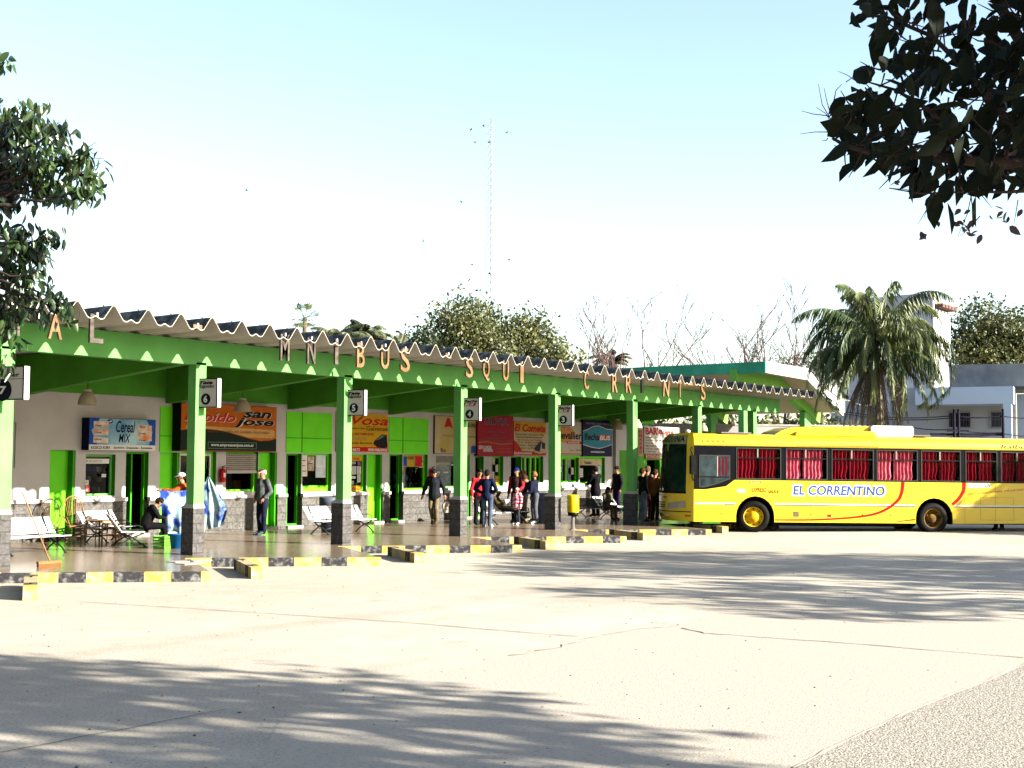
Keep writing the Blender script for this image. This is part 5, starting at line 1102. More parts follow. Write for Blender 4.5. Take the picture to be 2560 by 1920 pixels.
mb = MB(); vs = []; pC = onz(516, 1358, PZ)
for j in range(15):
    v = j/14
    for i in range(13):
        u = i/12; wd = .06+.55*min(1, v*1.6)*(1-.5*max(0, v-.6)/.4); cx = pC.x+.10*v; cy = pC.y-.1*v
        z = 1.70-1.22*v+(.10*u*(1 if v > .7 else 0)); off = .04*math.sin(u*14+v*2)*(v+.2)
        vs.append((cx+.586*(u-.3)*wd+off*.6, cy-.81*(u-.3)*wd+off, z))
mb.add(vs, [(j*13+i, j*13+i+1, (j+1)*13+i+1, (j+1)*13+i) for j in range(14) for i in range(12)], CL, True)
tag(mb.build('cloth', None, fix=False), 'corner of blue cloth hanging from a raised hand right of the bay 6 column', 'cloth')
# 4 man with flat cap
person(23.35, 24.9, mixd(TOC, LEFT, .45), 'man in a pale flat cap and grey denim jacket with hands in his pockets', dict(le=(-.27, -.05, 1.13), lw=(-.17, .10, .95), re=(.27, -.05, 1.13), rw=(.17, .10, .95), lk=(-.17, .08, .50), la=(-.02, -.03, .09), lt=(-.02, .13, .03)), top=DGR, legs=(.010, .014, .035), shoe=(.03, .05, .08), cap=(.72, .50, .42), bulk=1.08, hair=(.3, .3, .3))
# 5 silhouette in the doorway
person(ony(741, 1200, 28.2).x, 28.2, mixd(TOC, RIGHT, .5), 'dark figure standing inside the open doorway right of the flat capped man', {}, top=(.01, .01, .01), legs=(.01, .01, .01), s=1.0)
# 6 walking man
person(30.9, 25.3, mixd(TOC, LEFT, .1), 'walking man in a dark wool hat and black jacket carrying a pale bag', dict(lk=(-.08, .14, .50), la=(-.07, -.02, .10), lt=(-.07, .14, .03), rk=(.10, .10, .52), ra=(.08, -.22, .16), rt=(.08, -.06, .04), neck=(0, .02, 1.44), head=(0, .08, 1.57), le=(-.28, -.02, 1.14), lw=(-.33, .06, .90), re=(.30, -.02, 1.14), rw=(.36, .04, .90)), top=(.012, .014, .02), legs=(.16, .13, .08), shoe=(.10, .07, .04), cap=(.02, .02, .025), brim=False, coat=.05, bulk=1.18)
e = empty('carrier_bag', (31.15, 24.95, PZ+.36), R_(-35), 'pale carrier bag in the hand of the walking man', 'bag'); mb = MB(); P = [(-.16, 0), (.16, 0), (.18, .26), (.08, .36), (.0, .33), (-.08, .36), (-.18, .26)]; mb.prism_y(P, -.06, .06, C('bag_beige', (.36, .32, .26), .7, bump=.3, bsc=8)); mb.build('sack', None, e); mb = MB(); mb.tube([(-.07, 0, .35), (-.03, 0, .46), (.03, 0, .46), (.07, 0, .35)], .008, 6); mb.build('handle', C('bag_beige', (.36, .32, .26), .7), e)
# 7, 8 couple seen from behind
person(*PP(1197, 1312), mixd(TOC, RIGHT, .3), 'person in a red top hidden behind the woman in navy', dict(le=(-.26, .05, 1.16), lw=(-.15, .2, 1.0)), top=(.50, .02, .03), legs=BK, s=.99)
person(*PP(1217, 1317), mixd(AWAY, RIGHT, .25), 'woman in navy top and blue jeans seen from behind, hands on hips', dict(le=(-.36, -.08, 1.14), lw=(-.17, .06, 1.02), re=(.32, -.06, 1.14), rw=(.17, .08, 1.04), lt=(-.12, .12, .03), lh=(-.11, 0, .90), rh=(.11, 0, .90)), top=(.008, .014, .05), legs=DEN, shoe=(.75, .75, .75), bulk=1.10, s=.98)
# 9 reclining
person(*PP(1257, 1308), mixd(RIGHT, TOC, .25), 'person in black trousers reclining on the bench with one arm behind the head', dict(pel=(0, .02, .55), waist=(0, -.10, .66), chest=(0, -.26, .82), neck=(0, -.36, .93), head=(0, -.42, 1.06), ls=(-.17, -.30, .92), rs=(.17, -.30, .92), le=(-.30, -.22, 1.10), lw=(-.14, -.42, 1.16), re=(.22, -.16, .74), rw=(.06, .02, .72), lh=(-.09, .05, .54), rh=(.09, .05, .54), lk=(-.12, .46, .50), rk=(.10, .44, .48), la=(-.12, .80, .14), ra=(.08, .84, .12), lt=(-.14, .92, .22), rt=(.06, .98, .16)), SIT, top=(.05, .035, .015), legs=(.006, .006, .008), shoe=(.5, .42, .25), s=.88)
# 10 teen with blue cap
person(*PP(1291, 1306), mixd(TOC, LEFT, .3), 'youth in a blue cap and black jacket with red sleeves standing behind the bench', dict(le=(-.25, .05, 1.14), lw=(-.14, .22, .98)), top=(.03, .015, .015), sleeve=(.45, .015, .04), legs=BK, cap=(.01, .02, .16), s=1.02)
person(*PP(1309, 1304), mixd(TOC, LEFT, .6), 'long haired woman in beige between the blue capped youth and the bending man', {}, top=(.28, .22, .14), legs=(.2, .17, .12), hair=(.20, .12, .05), long=True, s=.96)
# 12 child
PK = mat('pink_stripes', (.75, .60, .62), .8, col2=(.45, .02, .10), sc=9, stretch=(.3, .3, 2.5), thr=(.48, .52))
person(*PP(1293, 1311), mixd(TOC, LEFT, .5), 'small child in a pink and white striped coat and white hat before the bench', {}, top=PK, legs=(.03, .03, .04), shoe=(.6, .6, .6), cap=(.75, .7, .72), brim=False, s=.66, bulk=1.35, coat=.05)
# 13, 14
person(*PP(1337, 1309), mixd(LEFT, TOC, .3), 'person in a navy top and grey trousers leaning down towards the child', dict(waist=(0, .04, 1.05), chest=(0, .16, 1.22), neck=(0, .26, 1.33), head=(0, .36, 1.42), ls=(-.17, .2, 1.30), rs=(.17, .2, 1.30), le=(-.22, .24, 1.02), re=(.22, .24, 1.02), lw=(-.14, .46, .88), rw=(.14, .46, .88)), top=NVY, legs=(.085, .095, .12), shoe=(.6, .6, .62), hair=(.05, .02, .01), s=.99)
person(*PP(1336, 1303), mixd(LEFT, AWAY, .2), 'fair haired person in a dark top partly hidden behind the bending one', {}, top=(.01, .012, .03), legs=(.05, .08, .07), hair=(.25, .13, .05), s=.94)
# 15-17
person(*PP(1489, 1291), mixd(LEFT, AWAY, .55), 'dark clothed person at the ticket window reading papers', dict(le=(-.2, .12, 1.15), lw=(-.1, .34, 1.12), re=(.2, .12, 1.15), rw=(.1, .34, 1.12)), top=(.004, .004, .007), legs=(.004, .004, .006), coat=.08, bulk=1.12, s=1.04)
person(*PP(1516, 1299), mixd(RIGHT, TOC, .55), 'woman with dark hair in an olive jacket sitting on the dark backed bench', dict(lw=(-.05, .34, .72), rw=(.05, .34, .72)), SIT, top=(.10, .10, .06), legs=(.13, .09, .05), shoe=(.08, .02, .015), long=True, hair=(.03, .008, .006), s=.84, bulk=1.15)
person(*PP(1543, 1285), mixd(LEFT, TOC, .4), 'dark clothed man standing beyond the wall corner near the white bench', {}, top=(.010, .008, .014), legs=(.02, .01, .05), s=1.04, bulk=1.1)
# 18-20 beside the bus
person(*PP(1606, 1303), mixd(RIGHT, AWAY, .35), 'man in a black leather jacket and pale jeans facing the bus', dict(lw=(-.2, .12, .9)), top=mat('leather', (.012, .012, .012), .22, var=.2, bump=.3, bsc=10), legs=DENL, shoe=BK, s=1.02, hair=(.05, .02, .01))
person(*PP(1619, 1299), mixd(RIGHT, AWAY, .5), 'person in a grey and red jacket between the leather jacket and the tan jacket', {}, top=(.14, .09, .085), legs=(.10, .01, .02), hair=(.10, .07, .04), s=1.05)
person(*PP(1638, 1302), mixd(RIGHT, AWAY, .45), 'person in a tan jacket and black trousers standing next to the bus nose', {}, top=(.34, .13, .03), legs=(.012, .018, .012), shoe=(.35, .35, .28), hair=(.05, .025, .012), s=.99, bulk=1.08)
p = onz(2545, 1330, 0); person(p.x+1.2, p.y+.9, mixd(LEFT, TOC, .5), 'person behind the rear of the bus, only the legs showing under it', {}, top=BK, legs=BK, z=0)
# ------------------------------------------------------------------ second canopy, walls, buildings beyond
YF = 23.3
e = empty('entrance_canopy', ony(2013, 1100, YF+3), 0, 'folded concrete canopy with green side and sunlit white edge beyond the wavy roof', 'canopy'); e.location = (0, 0, 0)
def pz(px, py, Y=YF): p = ony(px, py, Y); return (p.x, p.z)
T3 = [pz(1916.6, 904), pz(2021, 921), pz(2111, 1016)]; B3 = [pz(1916.6, 931.7), pz(2019, 950), pz(2108.5, 1040)]
YE_ = YF+34
mb = MB(); mb.prism_y(T3+B3[::-1], YF, YF+.18, C('canopy_white', (.62, .62, .62), .6, var=.05)); mb.build('front_fascia', None, e)
XL = T3[0][0]
mb = MB(); mb.box(XL-.15, XL-.002, YF-.0, YE_, B3[0][1], T3[0][1], C('canopy_green', (.07, .46, .27), .6, var=.2, sc=1)); mb.build('side_fascia', None, e)
mb = MB(); U = [(x, z+.18) for x, z in B3]; mb.prism_y(U+[(x, z+.10) for x, z in U[::-1]], YF+.182, YE_, C('canopy_soffit', (.72, .56, .46), .8, var=.06)); mb.build('roof_slab', None, e)
RIB = C('canopy_rib_green', (.22, .56, .09), .6, var=.06)
d = ray(1848, 941); YR2 = float((CAM+d*(XL/d[0]))[1])
def xof(px, Y): return ony(px, 1000, Y).x
for k in range(5):
    Yk = YR2+k*5.0; mb = MB(); P = [(XL-.25, B3[0][1]+.17), (B3[0][0]+.4, B3[0][1]+.17), (B3[1][0]+.0, B3[1][1]+.17), (B3[2][0]-.9, B3[2][1]+.17+.5), (B3[2][0]-1.0, B3[2][1]-.25), (B3[1][0]-.2, B3[1][1]-.30), (XL+.3, B3[0][1]-.33), (XL-.25, B3[0][1]-.33)]
    if k == 0: P[3] = (xof(2052, Yk), ony(2052, 1040, Yk).z+.2); P[4] = (xof(2049, Yk), ony(2049, 1058, Yk).z); XK = (xof(2013, Yk), xof(2029, Yk)); P3, P4 = P[3], P[4]
    else: P[3], P[4] = P3, P4
    mb.prism_y(P, Yk, Yk+.35, RIB); mb.build('rib', None, e)
    mb = MB(); mb.box(XK[0], XK[1], Yk+.03, Yk+.30, 0, ony(2020, 1030, YR2).z, GREEN); mb.build('column', None, e); mb = MB(); mb.box(XL+.5, XL+.85, Yk+.03, Yk+.3, 0, B3[0][1]-.2, GREEN); mb.build('column', None, e)
# perimeter wall behind the canopy
GW = mat('perimeter_wall', (.34, .32, .32), .9, var=.2, sc=.6); a = far(1560, 1100, 64); b = far(2130, 1100, 66); zt = far(1850, 1064, 65).z
e = empty('perimeter_wall', (a.x, a.y, 0), math.atan2(b.y-a.y, b.x-a.x), 'grey perimeter wall seen under the canopy, with bushes over its top', 'wall')
mb = MB(); mb.box(-20, (b-a).length+1, 0, .3, 0, zt, GW); mb.build('wall', None, e); mb = MB(); mb.box(-20, (b-a).length+1, -.04, .34, zt+.002, zt+.08, CONC); mb.build('coping', None, e)
# blue house on the right
GR2 = mat('weathered_concrete', (.17, .19, .22), .9, col2=(.30, .33, .36), sc=.9, bump=.3, bsc=3); LGY = mat('light_grey_plaster', (.55, .60, .66), .85, var=.06, sc=.4)
def fplane(px, D, th):
    o = far(px, 1100, D); o.z = 0; xd = Vector((math.sin(th), -math.cos(th), 0)); nn = Vector((math.cos(th), math.sin(th), 0))
    def hx(px, dy=0.0):
        d_ = ray(px, 1150); oo = o+nn*dy; t = ((oo-Vector(CAM)).dot(nn))/(Vector(d_).dot(nn)); return (Vector(CAM)+Vector(d_)*t-oo).dot(xd)
    def hz(py, px=2440, dy=0.0):
        d_ = ray(px, py); oo = o+nn*dy; t = ((oo-Vector(CAM)).dot(nn))/(Vector(d_).dot(nn)); return (Vector(CAM)+Vector(d_)*t).z
    return o, xd, hx, hz
o, xr, hx, hz = fplane(2440, 68.0, R_(12))
hs_ = empty('blue_house', o, math.atan2(xr.y, xr.x), 'pale blue house with barred windows and a grey parapet behind the rear of the bus', 'house')
BL1 = mat('pale_blue_plaster', (.62, .76, .98), .8, var=.05, sc=.5)
mb = MB(); mb.box(hx(2250, 2.8), hx(2530, 2.8), 2.8, 9, 0, hz(966, 2440, 2.8), LGY); mb.box(hx(2376, 1.5), hx(2536, 1.5)+14, 1.5, 9.1, hz(967, 2440, 1.5), hz(911, 2440, 1.5), GR2); mb.build('wall', None, hs_)
mb = MB(); mb.box(hx(2290), hx(2537), 0, 2.7, hz(1010), hz(967), BL1); mb.box(hx(2510), hx(2531), .01, .9, 0, hz(1010), BL1); mb.build('porch', None, hs_)
mb = MB(); mb.box(hx(2545, 4), hx(2545, 4)+9, 4, 4.4, 0, hz(985, 2550, 4), BL1); mb.build('side_wall', None, hs_)
for a, b in ((2370, 2431), (2477, 2508)):
    mb = MB(); x0, x1, z0, z1 = hx(a, 2.7), hx(b, 2.7), hz(1071, 2440, 2.7), hz(1028, 2440, 2.7); frame(mb, x0, x1, z0, z1, 2.7, .08, C('window_trim_white', (.45, .45, .5), .6), .09); W_ = mb.build('window', None, hs_)
    mb = MB(); mb.box(x0+.08, x1-.08, 2.76, 2.79, z0+.08, z1-.08); mb.build('pane', C('dark_pane', (.012, .012, .025), .2), W_)
    mb = MB(); n = 9
    for q in range(1, n): x = x0+(x1-x0)*q/n; mb.box(x-.012, x+.012, 2.69, 2.71, z0, z1)
    mb.box(x0, x1, 2.685, 2.72, (z0+z1)/2-.01, (z0+z1)/2+.01); mb.build('window_bars', C('bar_grey', (.2, .2, .25), .6), W_)
# tower block
o, xt, tx, tz_ = fplane(2250, 82.0, 0.0)
def tz(py, px=2250): return tz_(py, px)
tw = empty('concrete_tower', o, math.atan2(xt.y, xt.x), 'grey concrete tower with a cut off corner and a sunlit white side, behind the palm', 'building')
TWM = mat('tower_plaster', (.62, .63, .74), .9, col2=(.85, .86, .95), sc=.45, stretch=(1, 1, .25), thr=(.3, .7)); mb = MB(); P = [(tx(2114), 0), (tx(2339), 0), (tx(2339), tz(732, 2339)), (tx(2272), tz(736, 2272)), (tx(2150), tz(748, 2150)), (tx(2133), tz(760, 2133)), (tx(2114.6), tz(785, 2114))]
mb.prism_y(P, 0, .3, TWM); mb.build('main_block', None, tw)
mb = MB(); xa_ = tx(2339); mb.box(xa_-6, xa_-.05, .31, 3.6, 0, tz(768, 2345), TWM); mb.build('rear_block', None, tw)
mb = MB()
for q in range(5): y = .35+.65*q; z = tz(766, 2345)-.0*q; mb.box(xa_-.6, xa_+.5, y, y+.5, z, z+.22, C('roof_tile', (.16, .09, .07), .8))
mb.build('roof_tiles', None, tw); mb = MB(); mb.box(xa_-2, xa_-.3, .5, 2.9, tz(768, 2345)+.23, tz(743, 2345), C('tank_brown', (.22, .18, .16), .8)); mb.build('water_tank', None, tw)
mb = MB(); mb.tube([(tx(2194), 3, tz(740)), (tx(2194), 3, tz(680))], .03, 6); mb.build('antenna', BLACK, tw)
mb = MB(); mb.box(tx(2114)-.2, tx(2376)+.1, -2.0, -.002, 0, tz(1032), LGY); mb.build('annex_wall', None, tw)
xr = Vector((.586, -.81, 0)).normalized()
# poles and wires
PG = 'utility poles by the blue house'
PW = C('pole_dark', (.015, .013, .03), .7)
def dp(px, py, D): return far(px, py, D)
for px, top, lab in ((2385, 1023, 'left one of the two dark posts of the twin utility pole'), (2396, 1023, 'right one of the two dark posts of the twin utility pole'), (2507, 1022, 'single dark post at the edge of the blue porch')):
    p = dp(px, top, 55); q = Vector((p.x, p.y, 0)); e = empty('utility_pole', q, math.atan2(xr.y, xr.x), lab, 'pole', PG); mb = MB(); mb.tube([(0, 0, 0), (0, 0, p.z)], [.09, .055], 8); mb.build('post', PW, e)
    if px < 2390: mb = MB(); mb.box(-.3, .6, -.05, .05, dp(px, 1077, 55).z-.04, dp(px, 1077, 55).z+.04); mb.box(-1.0, 2.2, .06, .14, dp(px, 1086, 55).z-.05, dp(px, 1086, 55).z+.05); mb.build('crossarm', PW, e)
WG = 'overhead wires'
for pts, lab in (([(2120, 1030, 60), (2385, 1039, 55), (2507, 1041, 55), (2600, 1041, 56)], 'upper overhead wire crossing the blue porch'), ([(2120, 1036, 60), (2396, 1043, 55), (2507, 1040, 55), (2600, 1044, 56)], 'second overhead wire just under the upper one'),
                 ([(2240, 1060, 58), (2385, 1074, 55), (2507, 1082, 55)], 'slanting wire running down to the single post'), ([(2290, 1089, 58), (2396, 1091, 55), (2507, 1084, 55), (2600, 1088, 56)], 'lowest wire just above the bus roof'),
                 ([(2025, 925, 52), (2070, 975, 52), (2130, 1003, 55), (2180, 1012, 58)], 'pale cable sagging from the white canopy edge into the palm')):
    P = [dp(*p) for p in pts]; Q = []
    for i in range(len(P)-1):
        for k in range(6): q = P[i].lerp(P[i+1], k/6); q.z -= .25*math.sin(math.pi*k/6)*(P[i+1]-P[i]).length/8; Q.append(q)
    Q.append(P[-1]); mb = MB(); mb.tube(Q, .022, 5); tag(mb.build('overhead_wire', PW if 'pale' not in lab else C('cable_pale', (.4, .36, .3), .7)), lab, 'wire', WG)
# lattice mast
D3 = 95.0; b_ = far(1221, 1100, D3); tp_ = far(1222, 287, D3); hh = tp_.z; e = empty('lattice_mast', (b_.x, b_.y, 0), .3, 'tall slender white lattice radio mast rising behind the trees', 'mast')
MW = C('mast_grey', (.42, .46, .47), .5, var=.02); r = .26; A3 = [Vector((r*math.cos(q*2.094), r*math.sin(q*2.094), 0)) for q in range(3)]; mb = MB()
for a in A3: mb.tube([a, a+Vector((0, 0, hh))], .032, 5)
mb.build('mast_legs', MW, e); mb = MB(); n = int(hh/.55)
for k in range(n):
    z0, z1 = hh*k/n, hh*(k+1)/n
    for i in range(3): a, b = A3[i], A3[(i+1) % 3]; mb.tube([a+Vector((0, 0, z0)), b+Vector((0, 0, z1))], .013, 4, cap=False); mb.tube([a+Vector((0, 0, z1)), b+Vector((0, 0, z1))], .013, 4, cap=False)
mb.build('bracing', MW, e)
# birds
for i, (x, y) in enumerate([(1178, 324), (1208.6, 315), (1266.7, 332), (1187, 356), (1223, 356), (1153, 505), (1272.8, 650), (1180, 662), (1223.6, 684), (616, 476), (1059, 603), (1693, 713)]):
    e = far(x, y, 70+4*(i % 4)); mb = MB(); s_ = .11
    mb.tube([(-s_*.8, 0, 0), (-s_*.2, 0, .01), (s_*.5, 0, .0), (s_*.8, 0, .0)], [.01, .035, .03, .008], 6)
    for q in (-1, 1): mb.add([(s_*.35, q*.02, .01), (s_*.0, q*s_*.9, .10), (-s_*.5, q*s_*1.7, .03), (-s_*.1, q*s_*.8, .07), (-s_*.3, q*.02, .01)], [(0, 1, 2, 3, 4)])
    o = mb.build('bird', C('bird_dark', (.03, .05, .06), .8), None, loc=e); o.rotation_euler = (rng.uniform(-.5, .5), rng.uniform(-.6, .6), rng.uniform(0, 6.28))
    tag(o, 'tiny dark bird in flight against the bright sky' , 'bird', 'birds in the sky')
# ------------------------------------------------------------------ vegetation
def fastmesh(name, V, Fn, nper, m, parent=None, smooth=False):
    """V (N,3) array, faces given as consecutive groups described by Fn (F, nper) int array"""
    me = bpy.data.meshes.new(name); nf = len(Fn)
    me.vertices.add(len(V)); me.vertices.foreach_set('co', V.astype(np.float32).ravel())
    me.loops.add(nf*nper); me.loops.foreach_set('vertex_index', Fn.astype(np.int32).ravel())
    me.polygons.add(nf); me.polygons.foreach_set('loop_start', np.arange(0, nf*nper, nper, dtype=np.int32)); me.polygons.foreach_set('loop_total', np.full(nf, nper, dtype=np.int32))
    me.materials.append(m); me.update(calc_edges=True); me.validate()
    return link(name, me, parent)
def unit(a): return a/np.maximum(np.linalg.norm(a, axis=1, keepdims=True), 1e-9)
LEAF8 = np.array([(0, 0, 0), (.14, .20, .05), (.38, .33, .10), (.70, .23, .05), (1, 0, -.14), (.70, -.23, .05), (.38, -.33, .10), (.14, -.20, .05)])   # u along, v across, fold
def leaves(name, P, size, m, parent=None, direc=None, dspread=1.0, wid=1.0, nlong=LEAF8, seed=0):
    """one folded pointed blade per point; direc = preferred direction of the blade"""
    r = np.random.RandomState(seed); n = len(P); d = r.normal(size=(n, 3))*dspread
    if direc is not None: d = d+np.array(direc)
    d = unit(d); s = r.normal(size=(n, 3)); s = unit(s-d*np.sum(s*d, 1, keepdims=True)); k = np.cross(d, s)
    sz = (size*r.uniform(.6, 1.35, n))[:, None]; T = nlong; V = np.zeros((n, len(T), 3))
    for i, (u, v, f) in enumerate(T): V[:, i] = P+(d*u+s*(v*wid)+k*(f*wid))*sz
    V = V.reshape(-1, 3); b = (np.arange(n)*len(T))[:, None]; F = np.concatenate([b+np.array([0, 1, 2, 3, 4]), b+np.array([0, 4, 5, 6, 7])])
    return fastmesh(name, V, F, 5, m, parent)
def rhombs(name, P, size, m, parent=None, seed=0, flat=.0, asp=.55, direc=None):
    r = np.random.RandomState(seed); n = len(P); d = unit(r.normal(size=(n, 3))+(np.array(direc) if direc is not None else 0)); s = r.normal(size=(n, 3)); s = unit(s-d*np.sum(s*d, 1, keepdims=True))
    sz = (size*r.uniform(.5, 1.4, n))[:, None]
    V = np.stack([P-d*sz*.5, P+s*sz*asp*.5, P+d*sz*.5, P-s*sz*asp*.5], 1).reshape(-1, 3); F = (np.arange(n)*4)[:, None]+np.arange(4)
    return fastmesh(name, V, F, 4, m, parent)
def blobpts(blobs, dens, seed, clump=.22, cr=.16, shell=.55):
    """leaf positions gathered in clumps through the outer part of each ellipsoid"""
    r = np.random.RandomState(seed); out = []
    for c, rx, ry, rz in blobs:
        vol = (rx*ry*rz)**(2/3); nc = max(4, int(vol*dens)); u = unit(r.normal(size=(nc, 3))); rad = r.uniform(shell, 1.0, nc)**.6
        cc = np.array(c)+u*rad[:, None]*np.array([rx, ry, rz]); k = max(6, int(26*clump/.22)); 
        pts = np.repeat(cc, k, 0)+r.normal(size=(nc*k, 3))*cr*np.array([1, 1, .75]); out.append(pts)
    return np.concatenate(out)
BARK = mat('bark', (.10, .075, .055), .9, col2=(.20, .16, .12), sc=8, bump=.8, bsc=18); BARKD = mat('dark_bark', (.03, .022, .02), .9, col2=(.07, .05, .045), sc=8, bump=.8, bsc=18)
def limb(mb, a, b, ra, rb, wob, r, n=8):
    a, b = Vector(a), Vector(b); L_ = (b-a).length; P = []; R2 = []
    for i in range(n+1):
        t = i/n; o_ = Vector((r.uniform(-1, 1), r.uniform(-1, 1), r.uniform(-.5, .5)))*wob*L_*math.sin(math.pi*t); P.append(a.lerp(b, t)+o_); R2.append(ra+(rb-ra)*t)
    mb.tube(P, R2, 7); return P
def tree(name, base, blobs, dens, leaf, m, lab, cat='tree', group=None, seed=0, cr=.35, clump=.22, trunk=.22, droop=None, blade=False, barkm=None, twigs=True):
    e = empty(name, base, 0, lab, cat, group); base = Vector(base); r = random.Random(seed)
    bl = [((Vector(c)-base), rx, ry, rz) for c, rx, ry, rz in blobs]
    P = blobpts([(tuple(c), a, b, d) for c, a, b, d in bl], dens, seed, clump, cr)
    if blade: leaves('crown', P, leaf, m, e, droop, .8, .55, seed=seed)
    else: rhombs('crown', P, leaf, m, e, seed, asp=.6, direc=droop)
    mb = MB(); ctr = sum((c for c, *_ in bl), Vector())/len(bl); fork = Vector((ctr.x*.25, ctr.y*.25, max(.6, min(c.z-d for c, a, b, d in bl)*.75)))
    limb(mb, (0, 0, 0), fork, trunk, trunk*.7, .03, r)
    for c, a, b, d in bl:
        limb(mb, fork, c, trunk*.5, trunk*.14, .06, r)
        if twigs:
            for _ in range(5):
                q = Vector((r.gauss(0, 1), r.gauss(0, 1), r.gauss(0, 1))).normalized(); limb(mb, c.lerp(fork, r.uniform(0, .4)), c+Vector((q.x*a, q.y*b, q.z*d))*.85, trunk*.14, trunk*.03, .08, r, 5)
    mb.build('trunk', barkm or BARK, e); return e
def pb(px, py, rpx, D, rz=None, dd=0.0):
    c = far(px, py, D+dd); rr = rpx*(D+dd)/f_; return (tuple(c), rr, rr, (rz*(D+dd)/f_ if rz else rr*.85))
G1 = leafmat('foliage_olive', (.04, .066, .02), (.19, .20, .065), sc=.55); G2 = leafmat('foliage_dark', (.015, .035, .015), (.055, .085, .03), sc=.6); G3 = leafmat('foliage_grey_green', (.07, .10, .05), (.24, .27, .14), sc=.6)
TG = 'trees behind the wavy roof'
def base_of(px, D): p = far(px, 1100, D); return (p.x, p.y, 0)
tree('broad_tree', base_of(1175, 84), [pb(1150, 800, 62, 84), pb(1105, 835, 50, 84), pb(1195, 800, 50, 84, dd=2), pb(1165, 860, 70, 84), pb(1225, 830, 40, 84), pb(1235, 870, 50, 84), pb(1110, 875, 50, 84)], 27, 0.26, G1, 'broad olive green tree behind the mast, highest one over the middle of the roof', group=TG, seed=3, cr=.55, trunk=.35)
tree('broad_tree', base_of(1320, 86), [pb(1315, 825, 52, 86), pb(1350, 850, 38, 86), pb(1280, 845, 42, 86), pb(1330, 880, 55, 86), pb(1385, 885, 30, 86)], 27, 0.26, G1, 'broad olive tree just right of the mast, a little lower than its neighbour', group=TG, seed=4, cr=.55, trunk=.3)
tree('broad_tree', base_of(1405, 84), [pb(1400, 890, 32, 84), pb(1440, 905, 25, 84), pb(1375, 900, 25, 84)], 27, 0.25, G1, 'small round tree at the right foot of the big tree group', group=TG, seed=5, cr=.45, trunk=.2)
tree('broad_tree', base_of(1040, 82), [pb(1045, 850, 32, 82), pb(1075, 870, 32, 82), pb(1020, 868, 22, 82)], 30, 0.25, G2, 'low dark tree left of the big olive tree behind the roof', group=TG, seed=6, cr=.45, trunk=.2)
tree('broad_tree', base_of(2470, 110), [pb(2450, 800, 50, 110), pb(2520, 830, 60, 110), pb(2410, 870, 45, 110), pb(2480, 880, 70, 110), pb(2560, 870, 60, 110), pb(2400, 830, 25, 110), pb(2440, 900, 60, 110), pb(2540, 905, 60, 110), pb(2590, 850, 45, 110)], 20, 0.31, G1, 'big green tree rising above the grey parapet at the right edge', group=TG, seed=7, cr=.7, trunk=.4)
tree('broad_tree', base_of(2060, 92), [pb(2040, 915, 28, 92), pb(2075, 900, 32, 92), pb(2105, 930, 30, 92), pb(1990, 905, 15, 92), pb(1965, 903, 14, 92)], 30, 0.24, G3, 'loose grey green tree behind the left side of the drooping palm', group=TG, seed=8, cr=.4, trunk=.2)
# bushes over the perimeter wall
for i in range(9):
    px = 1600+i*62; D = 68
    tree('bush', base_of(px, D), [pb(px, 1055, 36, D, 20), pb(px+25, 1072, 34, D, 18)], 10, .30, (G3, G1)[i % 2], ['tangled bush over the perimeter wall, number', ''][0] if False else 'tangled bush showing over the perimeter wall under the white canopy', 'bush', 'bushes over the perimeter wall', seed=20+i, cr=.3, trunk=.06)
# fan palm and feather palms
PF = leafmat('palm_leaf', (.05, .10, .025), (.24, .28, .10), sc=.8); PFD = leafmat('palm_dry_leaf', (.14, .09, .04), (.25, .19, .09), sc=1.2)
def frond(V, Fc, base, az, elev, L, droop, leafl, n=34, wid=.035, hang=.7, r=random):
    d = Vector((math.cos(az), math.sin(az), 0)); p = Vector(base); pts = []; e = elev
    for i in range(n+1):
        pts.append(p.copy()); t = i/n; st = L/n; p = p+(d*math.cos(e)+Vector((0, 0, math.sin(e))))*st; e -= droop/n*(0.6+1.0*t)
    side = Vector((-d.y, d.x, 0))
    for i in range(2, n+1):
        t = i/n; tg = (pts[i]-pts[i-1]).normalized(); ll = leafl*(math.sin(math.pi*min(1, t*.92+.08))**.5)*r.uniform(.75, 1.1)
        for s in (-1, 1):
            for q in range(2):
                v = (side*s*(1-hang*.6)+tg*.45+Vector((r.uniform(-.2, .2), r.uniform(-.2, .2), -hang*r.uniform(.6, 1.3)))).normalized(); a = pts[i]+tg*(q*L/n*.5); mdl = a+v*ll*.5+side*s*.03; b = a+v*ll+Vector((0, 0, -.18*ll))
                w_ = tg*wid; k = len(V); V += [a-w_*.5, a+w_*.5, mdl+w_*.6, b, mdl-w_*.6]; Fc.append((k, k+1, k+2, k+3, k+4))
    return pts
def palm(name, base, crown, lab, fr_, m=PF, rach=None, trunk=.2, cat='palm', dry=0, seed=0, group=None):
    r = random.Random(seed); e = empty(name, base, 0, lab, cat, group); c = Vector(crown)-Vector(base); Rr = MB()
    for i, (az, el, L, dr, ll, hang) in enumerate(fr_):
        V = []; Fc = []; pts = frond(V, Fc, c+Vector((math.cos(az)*.12, math.sin(az)*.12, r.uniform(-.15, .15))), az, el, L, dr, ll, hang=hang, r=r, wid=.045 if L > 1.5 else .03)
        mb = MB(); mb.tube(pts[:24], [max(.006, .03*(1-q/26)) for q in range(24)], 5, m=m); mb.add(V, Fc, m); mb.build('frond', None, e, fix=False)
    mb = MB(); n = 16; P = [Vector((0, 0, 0)).lerp(c, i/n) for i in range(n+1)]; mb.tube(P, [trunk*(1.15-.25*i/n+.04*(i % 2)) for i in range(n+1)], 12); mb.build('trunk', BARK, e)
    return e
rp = random.Random(5); D = 50.0; q = far(2196, 880, D); bq = (q.x, q.y, 0); frs = []
